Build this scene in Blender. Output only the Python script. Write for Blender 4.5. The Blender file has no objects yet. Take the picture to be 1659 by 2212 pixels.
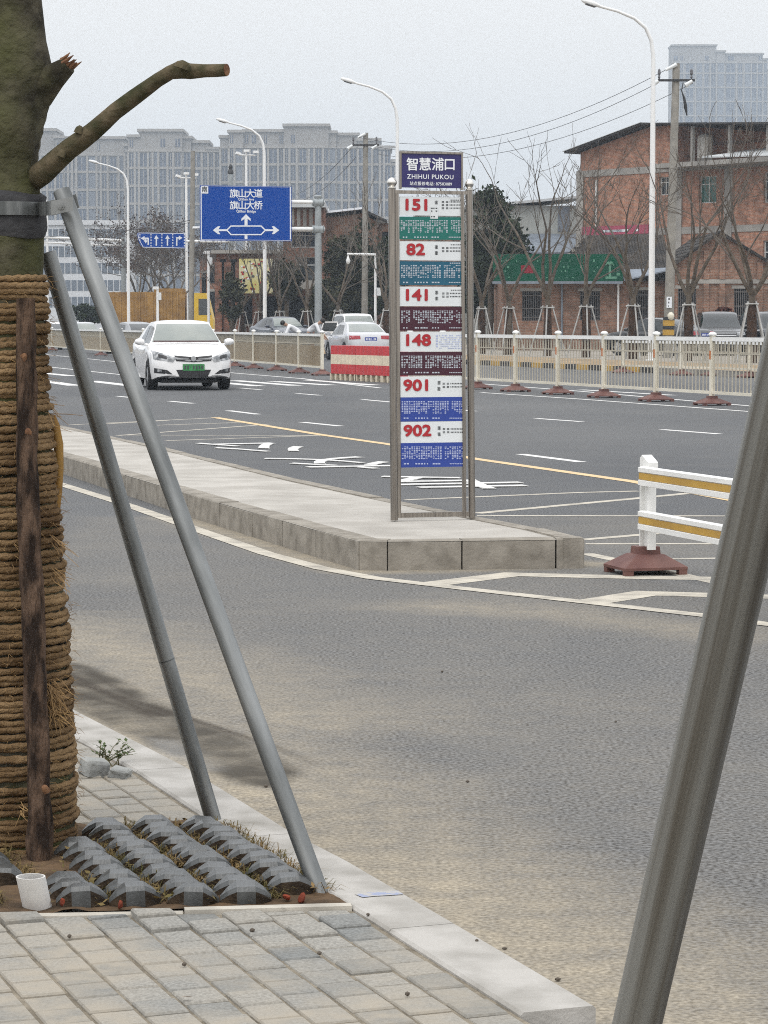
import bpy, bmesh, math, random
import numpy as np
from mathutils import Vector, Matrix, noise
from mathutils.bvhtree import BVHTree
R = math.radians
S = bpy.context.scene
COL = S.collection

# ------------------------------------------------------------------ camera
CAM_H = 1.42
FPX, CX, CY = 5600.0, 829.5, 1106.0            # photograph measured at 1659 x 2212
PITCH = math.atan(408 / FPX)
cam = bpy.data.cameras.new('camera'); camo = bpy.data.objects.new('camera', cam)
COL.objects.link(camo)
cam.sensor_fit = 'HORIZONTAL'; cam.sensor_width = 36.0; cam.lens = 36.0 * FPX / 1659
cam.clip_start = 0.1; cam.clip_end = 6000
camo.location = (0, 0, CAM_H); camo.rotation_euler = (R(90) - PITCH, 0, 0)
S.camera = camo

# ------------------------------------------------------------------ sky, sun, exposure
SUN_EL, SUN_AZ = R(58), R(200)
W = bpy.data.worlds.new('World'); S.world = W; W.use_nodes = True
nt = W.node_tree; nt.nodes.clear()
sky = nt.nodes.new('ShaderNodeTexSky'); sky.sky_type = 'NISHITA'; sky.sun_disc = False
sky.sun_elevation = SUN_EL; sky.sun_rotation = SUN_AZ; sky.air_density = 1.0; sky.dust_density = 4.0
skm = nt.nodes.new('ShaderNodeMix'); skm.data_type = 'RGBA'
geo = nt.nodes.new('ShaderNodeNewGeometry')
sep = nt.nodes.new('ShaderNodeSeparateXYZ')
ramp = nt.nodes.new('ShaderNodeValToRGB')      # overcast cloud layer: brighter overhead than at the horizon
nt.links.new(geo.outputs['Incoming'], sep.inputs[0])
neg = nt.nodes.new('ShaderNodeMath'); neg.operation = 'MULTIPLY'; neg.inputs[1].default_value = -1
nt.links.new(sep.outputs['Z'], neg.inputs[0]); nt.links.new(neg.outputs[0], ramp.inputs[0])
e = ramp.color_ramp.elements
e[0].position = 0.0; e[0].color = (0.61, 0.592, 0.565, 1)
e[1].position = 0.12; e[1].color = (0.582, 0.568, 0.548, 1)
x = e.new(0.9); x.color = (0.95, 0.95, 0.95, 1)
x = e.new(0.35); x.color = (0.66, 0.67, 0.69, 1)
scl = nt.nodes.new('ShaderNodeVectorMath'); scl.operation = 'SCALE'; scl.inputs['Scale'].default_value = 20.0
nt.links.new(ramp.outputs['Color'], scl.inputs[0])
skm.inputs['Factor'].default_value = 0.93
nt.links.new(sky.outputs['Color'], skm.inputs['A']); nt.links.new(scl.outputs['Vector'], skm.inputs['B'])
bg = nt.nodes.new('ShaderNodeBackground'); bg.inputs['Strength'].default_value = 0.10
out = nt.nodes.new('ShaderNodeOutputWorld')
nt.links.new(skm.outputs['Result'], bg.inputs['Color']); nt.links.new(bg.outputs[0], out.inputs['Surface'])
sl = bpy.data.lights.new('sun', 'SUN'); sl.energy = 1.3; sl.angle = R(35); sl.color = (1.0, 0.97, 0.93)
so = bpy.data.objects.new('sun', sl); COL.objects.link(so)
so.rotation_euler = (R(90) - SUN_EL, 0, R(180) - SUN_AZ)
S.view_settings.view_transform = 'Standard'; S.view_settings.look = 'None'
S.view_settings.exposure = 0.0; S.view_settings.gamma = 1.0; S.view_settings.use_curve_mapping = False
S.render.engine = 'CYCLES'
S.cycles.use_denoising = False; S.cycles.filter_width = 1.05
S.cycles.max_bounces = 6; S.cycles.volume_bounces = 0; S.cycles.transparent_max_bounces = 12

# ------------------------------------------------------------------ picture <-> world
_cp, _sp = math.cos(PITCH), math.sin(PITCH)
def ray(x, y):
    u = (x - CX) / FPX; v = (CY - y) / FPX
    return Vector((u, _cp + v * _sp, -_sp + v * _cp))
def G(x, y, z=0.0):                             # where a sight line meets the level z
    d = ray(x, y); t = (z - CAM_H) / d.z
    return Vector((d.x * t, d.y * t, z))
def P(x, y, Y):                                 # where it reaches the depth Y
    d = ray(x, y); t = Y / d.y
    return Vector((d.x * t, Y, CAM_H + d.z * t))
def PX(X, Y, Z):
    dz = Z - CAM_H
    f = Y * _cp - dz * _sp; v = Y * _sp + dz * _cp
    return CX + FPX * X / f, CY - FPX * v / f
PHI = 0.297                                     # the road runs to the left of straight ahead
A = Vector((-math.sin(PHI), math.cos(PHI), 0)); N = Vector((math.cos(PHI), math.sin(PHI), 0))
UP = Vector((0, 0, 1))
class Plane:                                    # an upright plane; at(x, y) gives local (along, height)
    def __init__(s, o, d=Vector((1, 0, 0))):
        s.o = Vector(o); s.d = Vector(d).normalized(); s.n = s.d.cross(UP)
    def at(s, x, y):
        d = ray(x, y); c = Vector((0, 0, CAM_H))
        t = (s.o - c).dot(s.n) / d.dot(s.n); p = c + d * t - s.o
        return p.dot(s.d), p.z
    def rect(s, x0, y0, x1, y1):
        a0, z1 = s.at(x0, y0); a1, z0 = s.at(x1, y1)
        return a0, z0, a1, z1

# ------------------------------------------------------------------ objects
def tag(o, label=None, cat=None, group=None, kind=None):
    if label: o['label'] = label
    if cat: o['category'] = cat
    if group: o['group'] = group
    if kind: o['kind'] = kind
    return o
def thing(name, label, cat, loc=(0, 0, 0), rz=0.0, group=None):
    o = bpy.data.objects.new(name, None); COL.objects.link(o)
    o.empty_display_size = 0.2
    o.location = loc; o.rotation_euler = (0, 0, rz)
    return tag(o, label, cat, group)
def wm(o):
    m = Matrix.LocRotScale(o.location, o.rotation_euler, o.scale)
    return (wm(o.parent) @ m) if o.parent else m
def copy_tree(o, parent=None):
    c = o.copy(); COL.objects.link(c)
    if parent: c.parent = parent
    for ch in list(o.children): copy_tree(ch, c)
    return c
class MB:
    def __init__(s): s.v = []; s.f = []; s.mi = []; s.M = None
    def add(s, vs, fs, mi=0):
        b = len(s.v)
        if s.M is not None: vs = [s.M @ Vector(v) for v in vs]
        s.v += [tuple(v) for v in vs]
        s.f += [tuple(b + i for i in f) for f in fs]; s.mi += [mi] * len(fs)
    def box(s, c, d, mi=0, rot=None):
        h = [x / 2 for x in d]; vs = []
        for z in (-1, 1):
            for y in (-1, 1):
                for x in (-1, 1):
                    p = Vector((x * h[0], y * h[1], z * h[2]))
                    if rot is not None: p = rot @ p
                    vs.append(p + Vector(c))
        s.add(vs, [(0, 2, 3, 1), (4, 5, 7, 6), (0, 1, 5, 4), (2, 6, 7, 3), (0, 4, 6, 2), (1, 3, 7, 5)], mi)
    def bx(s, x0, x1, y0, y1, z0, z1, mi=0):
        s.box(((x0 + x1) / 2, (y0 + y1) / 2, (z0 + z1) / 2), (abs(x1 - x0), abs(y1 - y0), abs(z1 - z0)), mi)
    def bevbox(s, x0, x1, y0, y1, z0, z1, b=0.01, mi=0):  # box with chamfered upright and top edges
        def ring(i, z): return [(x0 + i, y0 + b + (0), z), (x0 + b, y0 + i, z), (x1 - b, y0 + i, z), (x1 - i, y0 + b, z),
                                (x1 - i, y1 - b, z), (x1 - b, y1 - i, z), (x0 + b, y1 - i, z), (x0 + i, y1 - b, z)]
        t = [(x0 + b, y0 + b, z1), (x1 - b, y0 + b, z1), (x1 - b, y1 - b, z1), (x0 + b, y1 - b, z1)]
        vs = ring(0, z0) + ring(0, z1 - b) + t
        fs = [tuple(range(7, -1, -1))] + [(i, (i + 1) % 8, 8 + (i + 1) % 8, 8 + i) for i in range(8)]
        fs += [(16, 17, 18, 19), (8, 9, 16), (9, 10, 17, 16), (10, 11, 17), (11, 12, 18, 17), (12, 13, 18), (13, 14, 19, 18), (14, 15, 19), (15, 8, 16, 19)]
        s.add(vs, fs, mi)
    def prism(s, poly, lo, hi, axis='z', mi=0):  # polygon (a, b) extruded along an axis
        n = len(poly)
        def q(a, b, c): return {'z': (a, b, c), 'y': (a, c, b), 'x': (c, a, b)}[axis]
        vs = [q(a, b, lo) for a, b in poly] + [q(a, b, hi) for a, b in poly]
        s.add(vs, [tuple(range(n - 1, -1, -1)), tuple(range(n, 2 * n))] + [(i, (i + 1) % n, n + (i + 1) % n, n + i) for i in range(n)], mi)
    def tube(s, pts, rs, n=8, mi=0, caps=True, jit=0.0):
        pts = [Vector(p) for p in pts]
        if not hasattr(rs, '__len__'): rs = [rs] * len(pts)
        vs = []; prev = None
        for i, p in enumerate(pts):
            t = (pts[min(i + 1, len(pts) - 1)] - pts[max(i - 1, 0)]).normalized()
            if prev is None:
                a = t.cross(Vector((0, 0, 1)) if abs(t.z) < 0.9 else Vector((1, 0, 0))).normalized()
            else:
                a = (prev - t * prev.dot(t)).normalized()
            prev = a; b = t.cross(a)
            for k in range(n):
                an = 2 * math.pi * k / n
                r = rs[i] * (1 + (jit * noise.noise(p * 9 + Vector((math.cos(an), math.sin(an), 0)) * 2) if jit else 0))
                vs.append(p + (a * math.cos(an) + b * math.sin(an)) * r)
        fs = []
        for i in range(len(pts) - 1):
            for k in range(n):
                fs.append((i * n + k, i * n + (k + 1) % n, (i + 1) * n + (k + 1) % n, (i + 1) * n + k))
        if caps: fs += [tuple(range(n - 1, -1, -1)), tuple((len(pts) - 1) * n + k for k in range(n))]
        s.add(vs, fs, mi)
    def lathe(s, c, prof, n=16, mi=0):           # prof: (radius, z)
        vs = []; fs = []
        for r, z in prof:
            for k in range(n):
                an = 2 * math.pi * k / n
                vs.append((c[0] + r * math.cos(an), c[1] + r * math.sin(an), c[2] + z))
        m = len(prof)
        for i in range(m - 1):
            for k in range(n):
                fs.append((i * n + k, i * n + (k + 1) % n, (i + 1) * n + (k + 1) % n, (i + 1) * n + k))
        fs += [tuple(range(n - 1, -1, -1)), tuple((m - 1) * n + k for k in range(n))]
        s.add(vs, fs, mi)
    def sheet(s, poly, mi=0):
        s.add(poly, [tuple(range(len(poly)))], mi)
    def line(s, pts, w, z, mi=0):                # a flat painted line on the ground
        pts = [Vector((p[0], p[1], 0)) for p in pts]; n = len(pts); L = []; Rr = []
        for i, p in enumerate(pts):
            d1 = (pts[i] - pts[i - 1]).normalized() if i else (pts[1] - pts[0]).normalized()
            d2 = (pts[i + 1] - pts[i]).normalized() if i < n - 1 else d1
            t = (d1 + d2).normalized(); nn = Vector((-t.y, t.x, 0))
            k = w / 2 / max(0.5, nn.dot(Vector((-d1.y, d1.x, 0))))
            L.append((p.x + nn.x * k, p.y + nn.y * k, z)); Rr.append((p.x - nn.x * k, p.y - nn.y * k, z))
        s.add(L + Rr, [(n + i, n + i + 1, i + 1, i) for i in range(n - 1)], mi)
    def text(s, body, M, size, bold=0.0, mi=0, align='CENTER', sx=1.0, space=1.0):
        c = bpy.data.curves.new('t', 'FONT'); c.body = body; c.size = size; c.align_x = align; c.align_y = 'CENTER'
        c.offset = 0.0; c.resolution_u = 3; c.space_character = space; c.fill_mode = 'FRONT'
        o = bpy.data.objects.new('t', c); COL.objects.link(o)
        dg = bpy.context.evaluated_depsgraph_get(); me = bpy.data.meshes.new_from_object(o.evaluated_get(dg))
        k7 = bold * .7; sh = [(0, 0)] if not bold else [(-bold, 0), (bold, 0), (0, bold), (0, -bold), (k7, k7), (-k7, k7), (k7, -k7), (-k7, -k7)]     # heavier strokes: shifted passes
        for q, (dx, dy) in enumerate(sh):
            vs = [M @ Vector((v.co.x * sx + dx, v.co.y + dy, q * size * 0.0012)) for v in me.vertices]
            s.add(vs, [tuple(p.vertices) for p in me.polygons], mi)
        bpy.data.objects.remove(o); bpy.data.curves.remove(c); bpy.data.meshes.remove(me)
    def build(s, name, mats, parent=None, world=True, smooth=None, weld=False):
        me = bpy.data.meshes.new(name)
        vs = s.v
        if parent is not None and world:
            inv = wm(parent).inverted(); vs = [tuple(inv @ Vector(v)) for v in vs]
        me.from_pydata(vs, [], s.f)
        if not isinstance(mats, (list, tuple)): mats = [mats]
        for m in mats: me.materials.append(m)
        if len(mats) > 1: me.polygons.foreach_set('material_index', s.mi)
        me.update()
        if weld:
            bm = bmesh.new(); bm.from_mesh(me); bmesh.ops.remove_doubles(bm, verts=bm.verts, dist=1e-4)
            bmesh.ops.recalc_face_normals(bm, faces=bm.faces); bm.to_mesh(me); bm.free()
        if smooth is not None:
            me.shade_smooth()
            if smooth < 180: me.set_sharp_from_angle(angle=R(smooth))
        o = bpy.data.objects.new(name, me); COL.objects.link(o)
        if parent is not None: o.parent = parent
        return o
def struct(mb, name, mats, smooth=None):
    return tag(mb.build(name, mats, smooth=smooth), kind='structure')
def pm(o, d, nrm=None):                          # matrix for lettering: x along d, y up, on an upright face
    d = Vector(d).normalized(); n = d.cross(UP)
    return Matrix(((d.x, 0, n.x, o[0]), (d.y, 0, n.y, o[1]), (0, 1, n.z, o[2]), (0, 0, 0, 1)))
def lerp(a, b, t): return a + (b - a) * t

# ------------------------------------------------------------------ materials
def lin(r, g, b):
    def f(c):
        c /= 255.0
        return c / 12.92 if c <= 0.04045 else ((c + 0.055) / 1.055) ** 2.4
    return (f(r), f(g), f(b))
def c4(c): return (c[0], c[1], c[2], 1)
def mat(name, col, rough=0.7, col2=None, scale=6.0, bump=0.0, bscale=None, metal=0.0, detail=4.0, lo=0.35, hi=0.65, spec=None, stretch=None, coat=0.0):
    m = bpy.data.materials.new(name); m.use_nodes = True; t = m.node_tree; b = t.nodes['Principled BSDF']
    b.inputs['Base Color'].default_value = c4(col); b.inputs['Roughness'].default_value = rough; b.inputs['Metallic'].default_value = metal
    if spec is None and rough >= 0.7 and not metal: spec = 0.15
    if spec is not None: b.inputs['Specular IOR Level'].default_value = spec
    if coat: b.inputs['Coat Weight'].default_value = coat
    if col2 is not None or bump:
        tc = t.nodes.new('ShaderNodeTexCoord'); vec = tc.outputs['Object']
        if stretch:
            mp = t.nodes.new('ShaderNodeMapping'); mp.inputs['Scale'].default_value = stretch
            t.links.new(vec, mp.inputs[0]); vec = mp.outputs[0]
    if col2 is not None:
        n = t.nodes.new('ShaderNodeTexNoise'); n.inputs['Scale'].default_value = scale; n.inputs['Detail'].default_value = detail
        t.links.new(vec, n.inputs['Vector'])
        r = t.nodes.new('ShaderNodeValToRGB'); r.color_ramp.elements[0].position = lo; r.color_ramp.elements[1].position = hi
        r.color_ramp.elements[0].color = c4(col); r.color_ramp.elements[1].color = c4(col2)
        t.links.new(n.outputs['Fac'], r.inputs[0]); t.links.new(r.outputs[0], b.inputs['Base Color'])
    if bump:
        n2 = t.nodes.new('ShaderNodeTexNoise'); n2.inputs['Scale'].default_value = bscale or scale * 3; n2.inputs['Detail'].default_value = 5
        t.links.new(vec, n2.inputs['Vector'])
        bp = t.nodes.new('ShaderNodeBump'); bp.inputs['Strength'].default_value = bump; bp.inputs['Distance'].default_value = 0.02
        t.links.new(n2.outputs['Fac'], bp.inputs['Height']); t.links.new(bp.outputs[0], b.inputs['Normal'])
    return m
def nodes(m): return m.node_tree, m.node_tree.nodes['Principled BSDF']
def brickmat(name, c1, c2, mortar, bw=0.24, bh=0.07, ms=0.012, dirt=(0.12, 0.10, 0.09), dirtamt=0.6):
    m = mat(name, c1, 0.9); t, b = nodes(m)
    tc = t.nodes.new('ShaderNodeTexCoord'); sx = t.nodes.new('ShaderNodeSeparateXYZ'); t.links.new(tc.outputs['Object'], sx.inputs[0])
    ad = t.nodes.new('ShaderNodeMath'); ad.operation = 'ADD'; t.links.new(sx.outputs['X'], ad.inputs[0]); t.links.new(sx.outputs['Y'], ad.inputs[1])
    cb = t.nodes.new('ShaderNodeCombineXYZ'); t.links.new(ad.outputs[0], cb.inputs['X']); t.links.new(sx.outputs['Z'], cb.inputs['Y'])
    br = t.nodes.new('ShaderNodeTexBrick'); t.links.new(cb.outputs[0], br.inputs['Vector'])
    br.inputs['Color1'].default_value = c4(c1); br.inputs['Color2'].default_value = c4(c2); br.inputs['Mortar'].default_value = c4(mortar)
    br.inputs['Scale'].default_value = 1.0; br.inputs['Brick Width'].default_value = bw; br.inputs['Row Height'].default_value = bh
    br.inputs['Mortar Size'].default_value = ms
    n = t.nodes.new('ShaderNodeTexNoise'); n.inputs['Scale'].default_value = 1.3; n.inputs['Detail'].default_value = 8; t.links.new(tc.outputs['Object'], n.inputs['Vector'])
    r = t.nodes.new('ShaderNodeValToRGB'); r.color_ramp.elements[0].position = 0.45; r.color_ramp.elements[1].position = 0.75
    r.color_ramp.elements[0].color = (0, 0, 0, 1); r.color_ramp.elements[1].color = (dirtamt,) * 3 + (1,)
    t.links.new(n.outputs['Fac'], r.inputs[0])
    mx = t.nodes.new('ShaderNodeMix'); mx.data_type = 'RGBA'; t.links.new(r.outputs[0], mx.inputs['Factor'])
    n3 = t.nodes.new('ShaderNodeTexNoise'); n3.inputs['Scale'].default_value = 3.2; n3.inputs['Detail'].default_value = 12; n3.inputs['Roughness'].default_value = .75; t.links.new(tc.outputs['Object'], n3.inputs['Vector'])
    r3 = t.nodes.new('ShaderNodeValToRGB'); r3.color_ramp.elements[0].position = .32; r3.color_ramp.elements[1].position = .68; r3.color_ramp.elements[0].color = (.45, .42, .40, 1); r3.color_ramp.elements[1].color = (1.45, 1.45, 1.45, 1); t.links.new(n3.outputs['Fac'], r3.inputs[0])
    mm3 = t.nodes.new('ShaderNodeMix'); mm3.data_type = 'RGBA'; mm3.blend_type = 'MULTIPLY'; mm3.inputs['Factor'].default_value = 1; t.links.new(br.outputs['Color'], mm3.inputs['A']); t.links.new(r3.outputs[0], mm3.inputs['B'])
    t.links.new(mm3.outputs['Result'], mx.inputs['A']); mx.inputs['B'].default_value = c4(dirt); t.links.new(mx.outputs['Result'], b.inputs['Base Color'])
    return m
M = {}
M['white'] = mat('white_paint', (0.80, 0.80, 0.78), 0.45, (0.72, 0.72, 0.70), 3)
M['cream'] = mat('cream_paint', (0.72, 0.68, 0.57), 0.5, (0.60, 0.56, 0.46), 2.5)
M['steel'] = mat('stainless_steel', (0.36, 0.33, 0.295), 0.28, (0.21, 0.19, 0.17), 9, metal=0.9, stretch=(9, 9, 0.25))  # darker upright streaks in the colour stand in for reflections
M['chrome'] = mat('polished_steel', (0.7, 0.68, 0.64), 0.18, metal=1.0)
M['galv'] = mat('galvanised_steel', (0.275, 0.284, 0.282), 0.40, (0.105, 0.112, 0.112), 20, metal=0.75, bump=0.08, stretch=(1, 1, 0.16), detail=14, lo=.34, hi=.66)
M['black'] = mat('black_plastic', (0.02, 0.02, 0.022), 0.55)
M['rubber'] = mat('tyre_rubber', (0.025, 0.025, 0.026), 0.8)
M['brownbase'] = mat('brown_rubber', (0.105, 0.042, 0.036), 0.65, (0.16, 0.075, 0.06), 6, bump=0.1)
M['glass'] = mat('dark_glass', (0.02, 0.025, 0.028), 0.08, spec=0.7)
M['concrete'] = mat('concrete', (0.36, 0.345, 0.32), 0.9, (0.26, 0.25, 0.235), 1.5, bump=0.1)
M['bark'] = mat('tree_bark', (0.105, 0.082, 0.06), 0.95, (0.05, 0.04, 0.032), 8, bump=0.3)
M['soil'] = mat('soil', (0.13, 0.085, 0.05), 1.0, (0.06, 0.042, 0.028), 14, bump=0.6)
M['yellow'] = mat('yellow_paint', (0.50, 0.30, 0.045), 0.6, (0.40, 0.235, 0.04), 5)
M['red'] = mat('red_lettering', (0.38, 0.012, 0.02), 0.5)
M['ink'] = mat('dark_ink', (0.05, 0.055, 0.06), 0.6)
# ================================================================== GROUND, ROAD, PAVEMENT
rnd = random.Random(7)
# --- asphalt with dust, damp and tyre tracks where they lie on this road
m = mat('asphalt', (0.1, 0.1, 0.1), 0.85); t, b = nodes(m)
tc = t.nodes.new('ShaderNodeTexCoord')
def nz(scale, detail=4, stretch=None):
    n = t.nodes.new('ShaderNodeTexNoise'); n.inputs['Scale'].default_value = scale; n.inputs['Detail'].default_value = detail
    if stretch:
        mp = t.nodes.new('ShaderNodeMapping'); mp.inputs['Rotation'].default_value = (0, 0, -PHI); mp.inputs['Scale'].default_value = stretch
        t.links.new(tc.outputs['Object'], mp.inputs[0]); t.links.new(mp.outputs[0], n.inputs['Vector'])
    else: t.links.new(tc.outputs['Object'], n.inputs['Vector'])
    return n.outputs['Fac']
def rampn(src, p0, c0, p1, c1):
    r = t.nodes.new('ShaderNodeValToRGB'); r.color_ramp.elements[0].position = p0; r.color_ramp.elements[1].position = p1
    r.color_ramp.elements[0].color = c4(c0); r.color_ramp.elements[1].color = c4(c1); t.links.new(src, r.inputs[0]); return r.outputs[0]
def mixc(f, a, bb, mode='MIX'):
    x = t.nodes.new('ShaderNodeMix'); x.data_type = 'RGBA'; x.blend_type = mode
    for k, v in (('Factor', f), ('A', a), ('B', bb)):
        if hasattr(v, 'is_linked'): t.links.new(v, x.inputs[k])
        else: x.inputs[k].default_value = v if k == 'Factor' else c4(v)
    return x.outputs['Result']
def mth(op, a, bb):
    x = t.nodes.new('ShaderNodeMath'); x.operation = op; x.use_clamp = True
    for i, v in enumerate((a, bb)):
        if hasattr(v, 'is_linked'): t.links.new(v, x.inputs[i])
        else: x.inputs[i].default_value = v
    return x.outputs[0]
def att(n):
    a = t.nodes.new('ShaderNodeAttribute'); a.attribute_name = n; return a.outputs['Fac']
base = rampn(nz(0.22, 6, (1.0, 0.35, 1)), 0.35, (0.087, 0.091, 0.097), 0.68, (0.121, 0.124, 0.127))
grain = rampn(nz(72, 2), 0.34, (0.30, 0.30, 0.31), 0.66, (1.75, 1.73, 1.70))
base = mixc(1.0, base, grain, 'MULTIPLY')
patch = rampn(nz(1.6, 7), 0.5, (0, 0, 0), 0.78, (0.40, 0.40, 0.40))
base = mixc(patch, base, (0.142, 0.140, 0.134))
base = mixc(rampn(nz(300, 2), 0.66, (0, 0, 0), 0.70, (0.8, 0.8, 0.8)), base, (0.36, 0.35, 0.33))
dn = rampn(nz(9, 8), 0.25, (0.45, 0.45, 0.45), 0.75, (1, 1, 1))
sandg = mixc(1.0, rampn(nz(80, 3), 0.32, (0.215, 0.185, 0.138), 0.68, (0.45, 0.395, 0.305)), rampn(nz(1.2, 5), 0.3, (0.88, 0.88, 0.88), 0.7, (1.05, 1.04, 1.02)), 'MULTIPLY')
dustf = mth('MULTIPLY', att('dust'), dn)
colr = mixc(dustf, base, sandg)
colr = mixc(mth('MULTIPLY', mth('MULTIPLY', att('damp'), 0.92), rampn(nz(4, 9), 0.30, (0.35, 0.35, 0.35), 0.60, (1, 1, 1))), colr, (0.050, 0.044, 0.035))
colr = mixc(mth('MULTIPLY', att('track'), rampn(nz(60, 3), 0.3, (0.45, 0.45, 0.45), 0.55, (0.95, 0.95, 0.95))), colr, (0.04, 0.032, 0.024))
t.links.new(colr, b.inputs['Base Color'])
rr = t.nodes.new('ShaderNodeMapRange'); rr.inputs['To Min'].default_value = 0.85; rr.inputs['To Max'].default_value = 0.32
t.links.new(att('puddle'), rr.inputs['Value']); t.links.new(rr.outputs[0], b.inputs['Roughness'])
bp = t.nodes.new('ShaderNodeBump'); bp.inputs['Strength'].default_value = 0.25; bp.inputs['Distance'].default_value = 0.005
t.links.new(nz(110, 3), bp.inputs['Height']); t.links.new(bp.outputs[0], b.inputs['Normal'])
M['asphalt'] = m
M['paint'] = mat('road_paint', (0.68, 0.675, 0.655), 0.7, (0.36, 0.36, 0.355), 9, detail=12, lo=0.46, hi=0.74, bump=0.1)
M['paint_worn'] = mat('worn_road_paint', (0.50, 0.465, 0.395), 0.8, (0.28, 0.262, 0.23), 7, detail=9, lo=0.4, hi=0.75, bump=0.1)
M['ypaint'] = mat('yellow_road_paint', (0.66, 0.49, 0.27), 0.7, (0.55, 0.42, 0.26), 4, detail=8)

def pl_dist(px, py, pts):                       # distance to a polyline
    d = np.full(px.shape, 1e9)
    for (x0, y0), (x1, y1) in zip(pts[:-1], pts[1:]):
        dx, dy = x1 - x0, y1 - y0; tt = np.clip(((px - x0) * dx + (py - y0) * dy) / (dx * dx + dy * dy), 0, 1)
        d = np.minimum(d, np.hypot(px - x0 - tt * dx, py - y0 - tt * dy))
    return d
def g2(p): v = G(*p); return (v.x, v.y)
nx_, ny_ = 400, 520
X0, X1, Y0, Y1 = -2.4, 4.0, 4.2, 19.2
gx = np.linspace(X0, X1, nx_); gy = Y0 + (Y1 - Y0) * np.linspace(0, 1, ny_) ** 1.35
XX, YY = np.meshgrid(gx, gy)
outer = [(60, 1480), (178, 1545), (405, 1661), (638, 1805), (752, 1864), (985, 2000), (1288, 2179), (1420, 2260)]
kw = [g2(p) for p in outer]
dk = pl_dist(XX, YY, kw)
wob = np.vectorize(lambda a, c: noise.fractal(Vector((a * 0.8, c * 0.8, 3.1)), 0.8, 2.1, 5))(XX, YY)
dust = np.clip(1.10 - dk / (0.86 + 0.22 * wob), 0, 1) ** 0.9
dust = np.maximum(dust, np.clip(1 - pl_dist(XX, YY, [g2(p) for p in [(40, 1340), (200, 1390), (420, 1470), (650, 1560)]]) / (0.9 + 0.6 * wob), 0, 1) * 0.75)
isl = [g2(p) for p in [(139, 1042), (410, 1122), (680, 1207), (778, 1234), (1000, 1228), (1262, 1218)]]
di = pl_dist(XX, YY, isl)
dust = np.maximum(dust, np.clip(1.15 - di / (0.30 + 0.12 * wob), 0, 1))
dust = np.maximum(dust, np.clip(1 - pl_dist(XX, YY, [g2(p) for p in [(950, 1310), (1250, 1330), (1560, 1370)]]) / (0.55 + 0.5 * wob), 0, 1) * 0.6)
def poly_soft(pts, soft):
    pts = [g2(p) for p in pts]; ins = np.zeros(XX.shape, bool)
    for (x0, y0), (x1, y1) in zip(pts, pts[1:] + pts[:1]):
        c = (y0 > YY) != (y1 > YY)
        with np.errstate(divide='ignore', invalid='ignore'): ins ^= c & (XX < (x1 - x0) * (YY - y0) / (y1 - y0) + x0)
    d = pl_dist(XX, YY, pts + pts[:1]); d = np.where(ins, d, -d)
    return np.clip((d + soft * wob * 0.8) / soft + 0.35, 0, 1)
damp = poly_soft([(60, 1430), (165, 1432), (300, 1488), (420, 1552), (540, 1598), (620, 1640), (650, 1678), (600, 1705), (520, 1700), (430, 1660), (180, 1545), (60, 1500)], 0.055)
pud = poly_soft([(290, 1585), (400, 1600), (470, 1640), (490, 1668), (440, 1668), (330, 1632)], 0.10)
trk = np.zeros(XX.shape)
for pts, wd in (([(60, 1440), (170, 1478), (250, 1502), (370, 1540), (470, 1572), (590, 1612), (680, 1650)], .026),
                ([(150, 1455), (200, 1483), (300, 1530), (350, 1545)], .030), ([(200, 1455), (260, 1490), (300, 1510)], .02), ([(170, 1500), (260, 1525), (330, 1548)], .02)):
    trk = np.maximum(trk, np.clip(1.25 - pl_dist(XX, YY, [g2(p) for p in pts]) / wd, 0, 1) * (1.0 if wd > .025 else .7))
trk = trk * np.clip(1 - (XX - g2((480, 1580))[0]) / 0.45, 0.0, 1)
dust = np.maximum(dust, np.clip(0.17 + .10 * wob, 0, 1))
edge = np.minimum(np.minimum(XX - X0, X1 - XX), np.minimum(YY - Y0, Y1 - YY)); fade = np.clip(edge / 0.4, 0, 1)
mb = MB(); mb.v = [(float(a), float(c), 0.0) for a, c in zip(XX.ravel(), YY.ravel())]
mb.f = [(j * nx_ + i, j * nx_ + i + 1, (j + 1) * nx_ + i + 1, (j + 1) * nx_ + i) for j in range(ny_ - 1) for i in range(nx_ - 1)]
mb.mi = [0] * len(mb.f)
n0 = len(mb.v)
# the rest of the one road sheet, butted round the finer middle
fx = [-60, X0, X1, 60]; fy = [-6, Y0, Y1, 160]
for i in range(3):
    for j in range(3):
        if i == 1 and j == 1: continue
        mb.sheet([(fx[i], fy[j], 0), (fx[i + 1], fy[j], 0), (fx[i + 1], fy[j + 1], 0), (fx[i], fy[j + 1], 0)])
road = struct(mb, 'road', M['asphalt'])
for nm, arr in (('dust', dust), ('damp', damp), ('puddle', pud), ('track', trk)):
    a = road.data.attributes.new(nm, 'FLOAT', 'POINT')
    vals = np.zeros(len(mb.v), np.float32); vals[:n0] = (arr * fade).ravel(); a.data.foreach_set('value', vals)
# the land round the road, out to the horizon
M['land'] = mat('bare_land', (0.20, 0.17, 0.13), 1.0, (0.11, 0.10, 0.075), 0.15, detail=8)
mb = MB()
mb.sheet([(-1500, -40, -0.06), (1500, -40, -0.06), (1500, 2600, -0.06), (-1500, 2600, -0.06)])
struct(mb, 'ground', M['land'])

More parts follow.
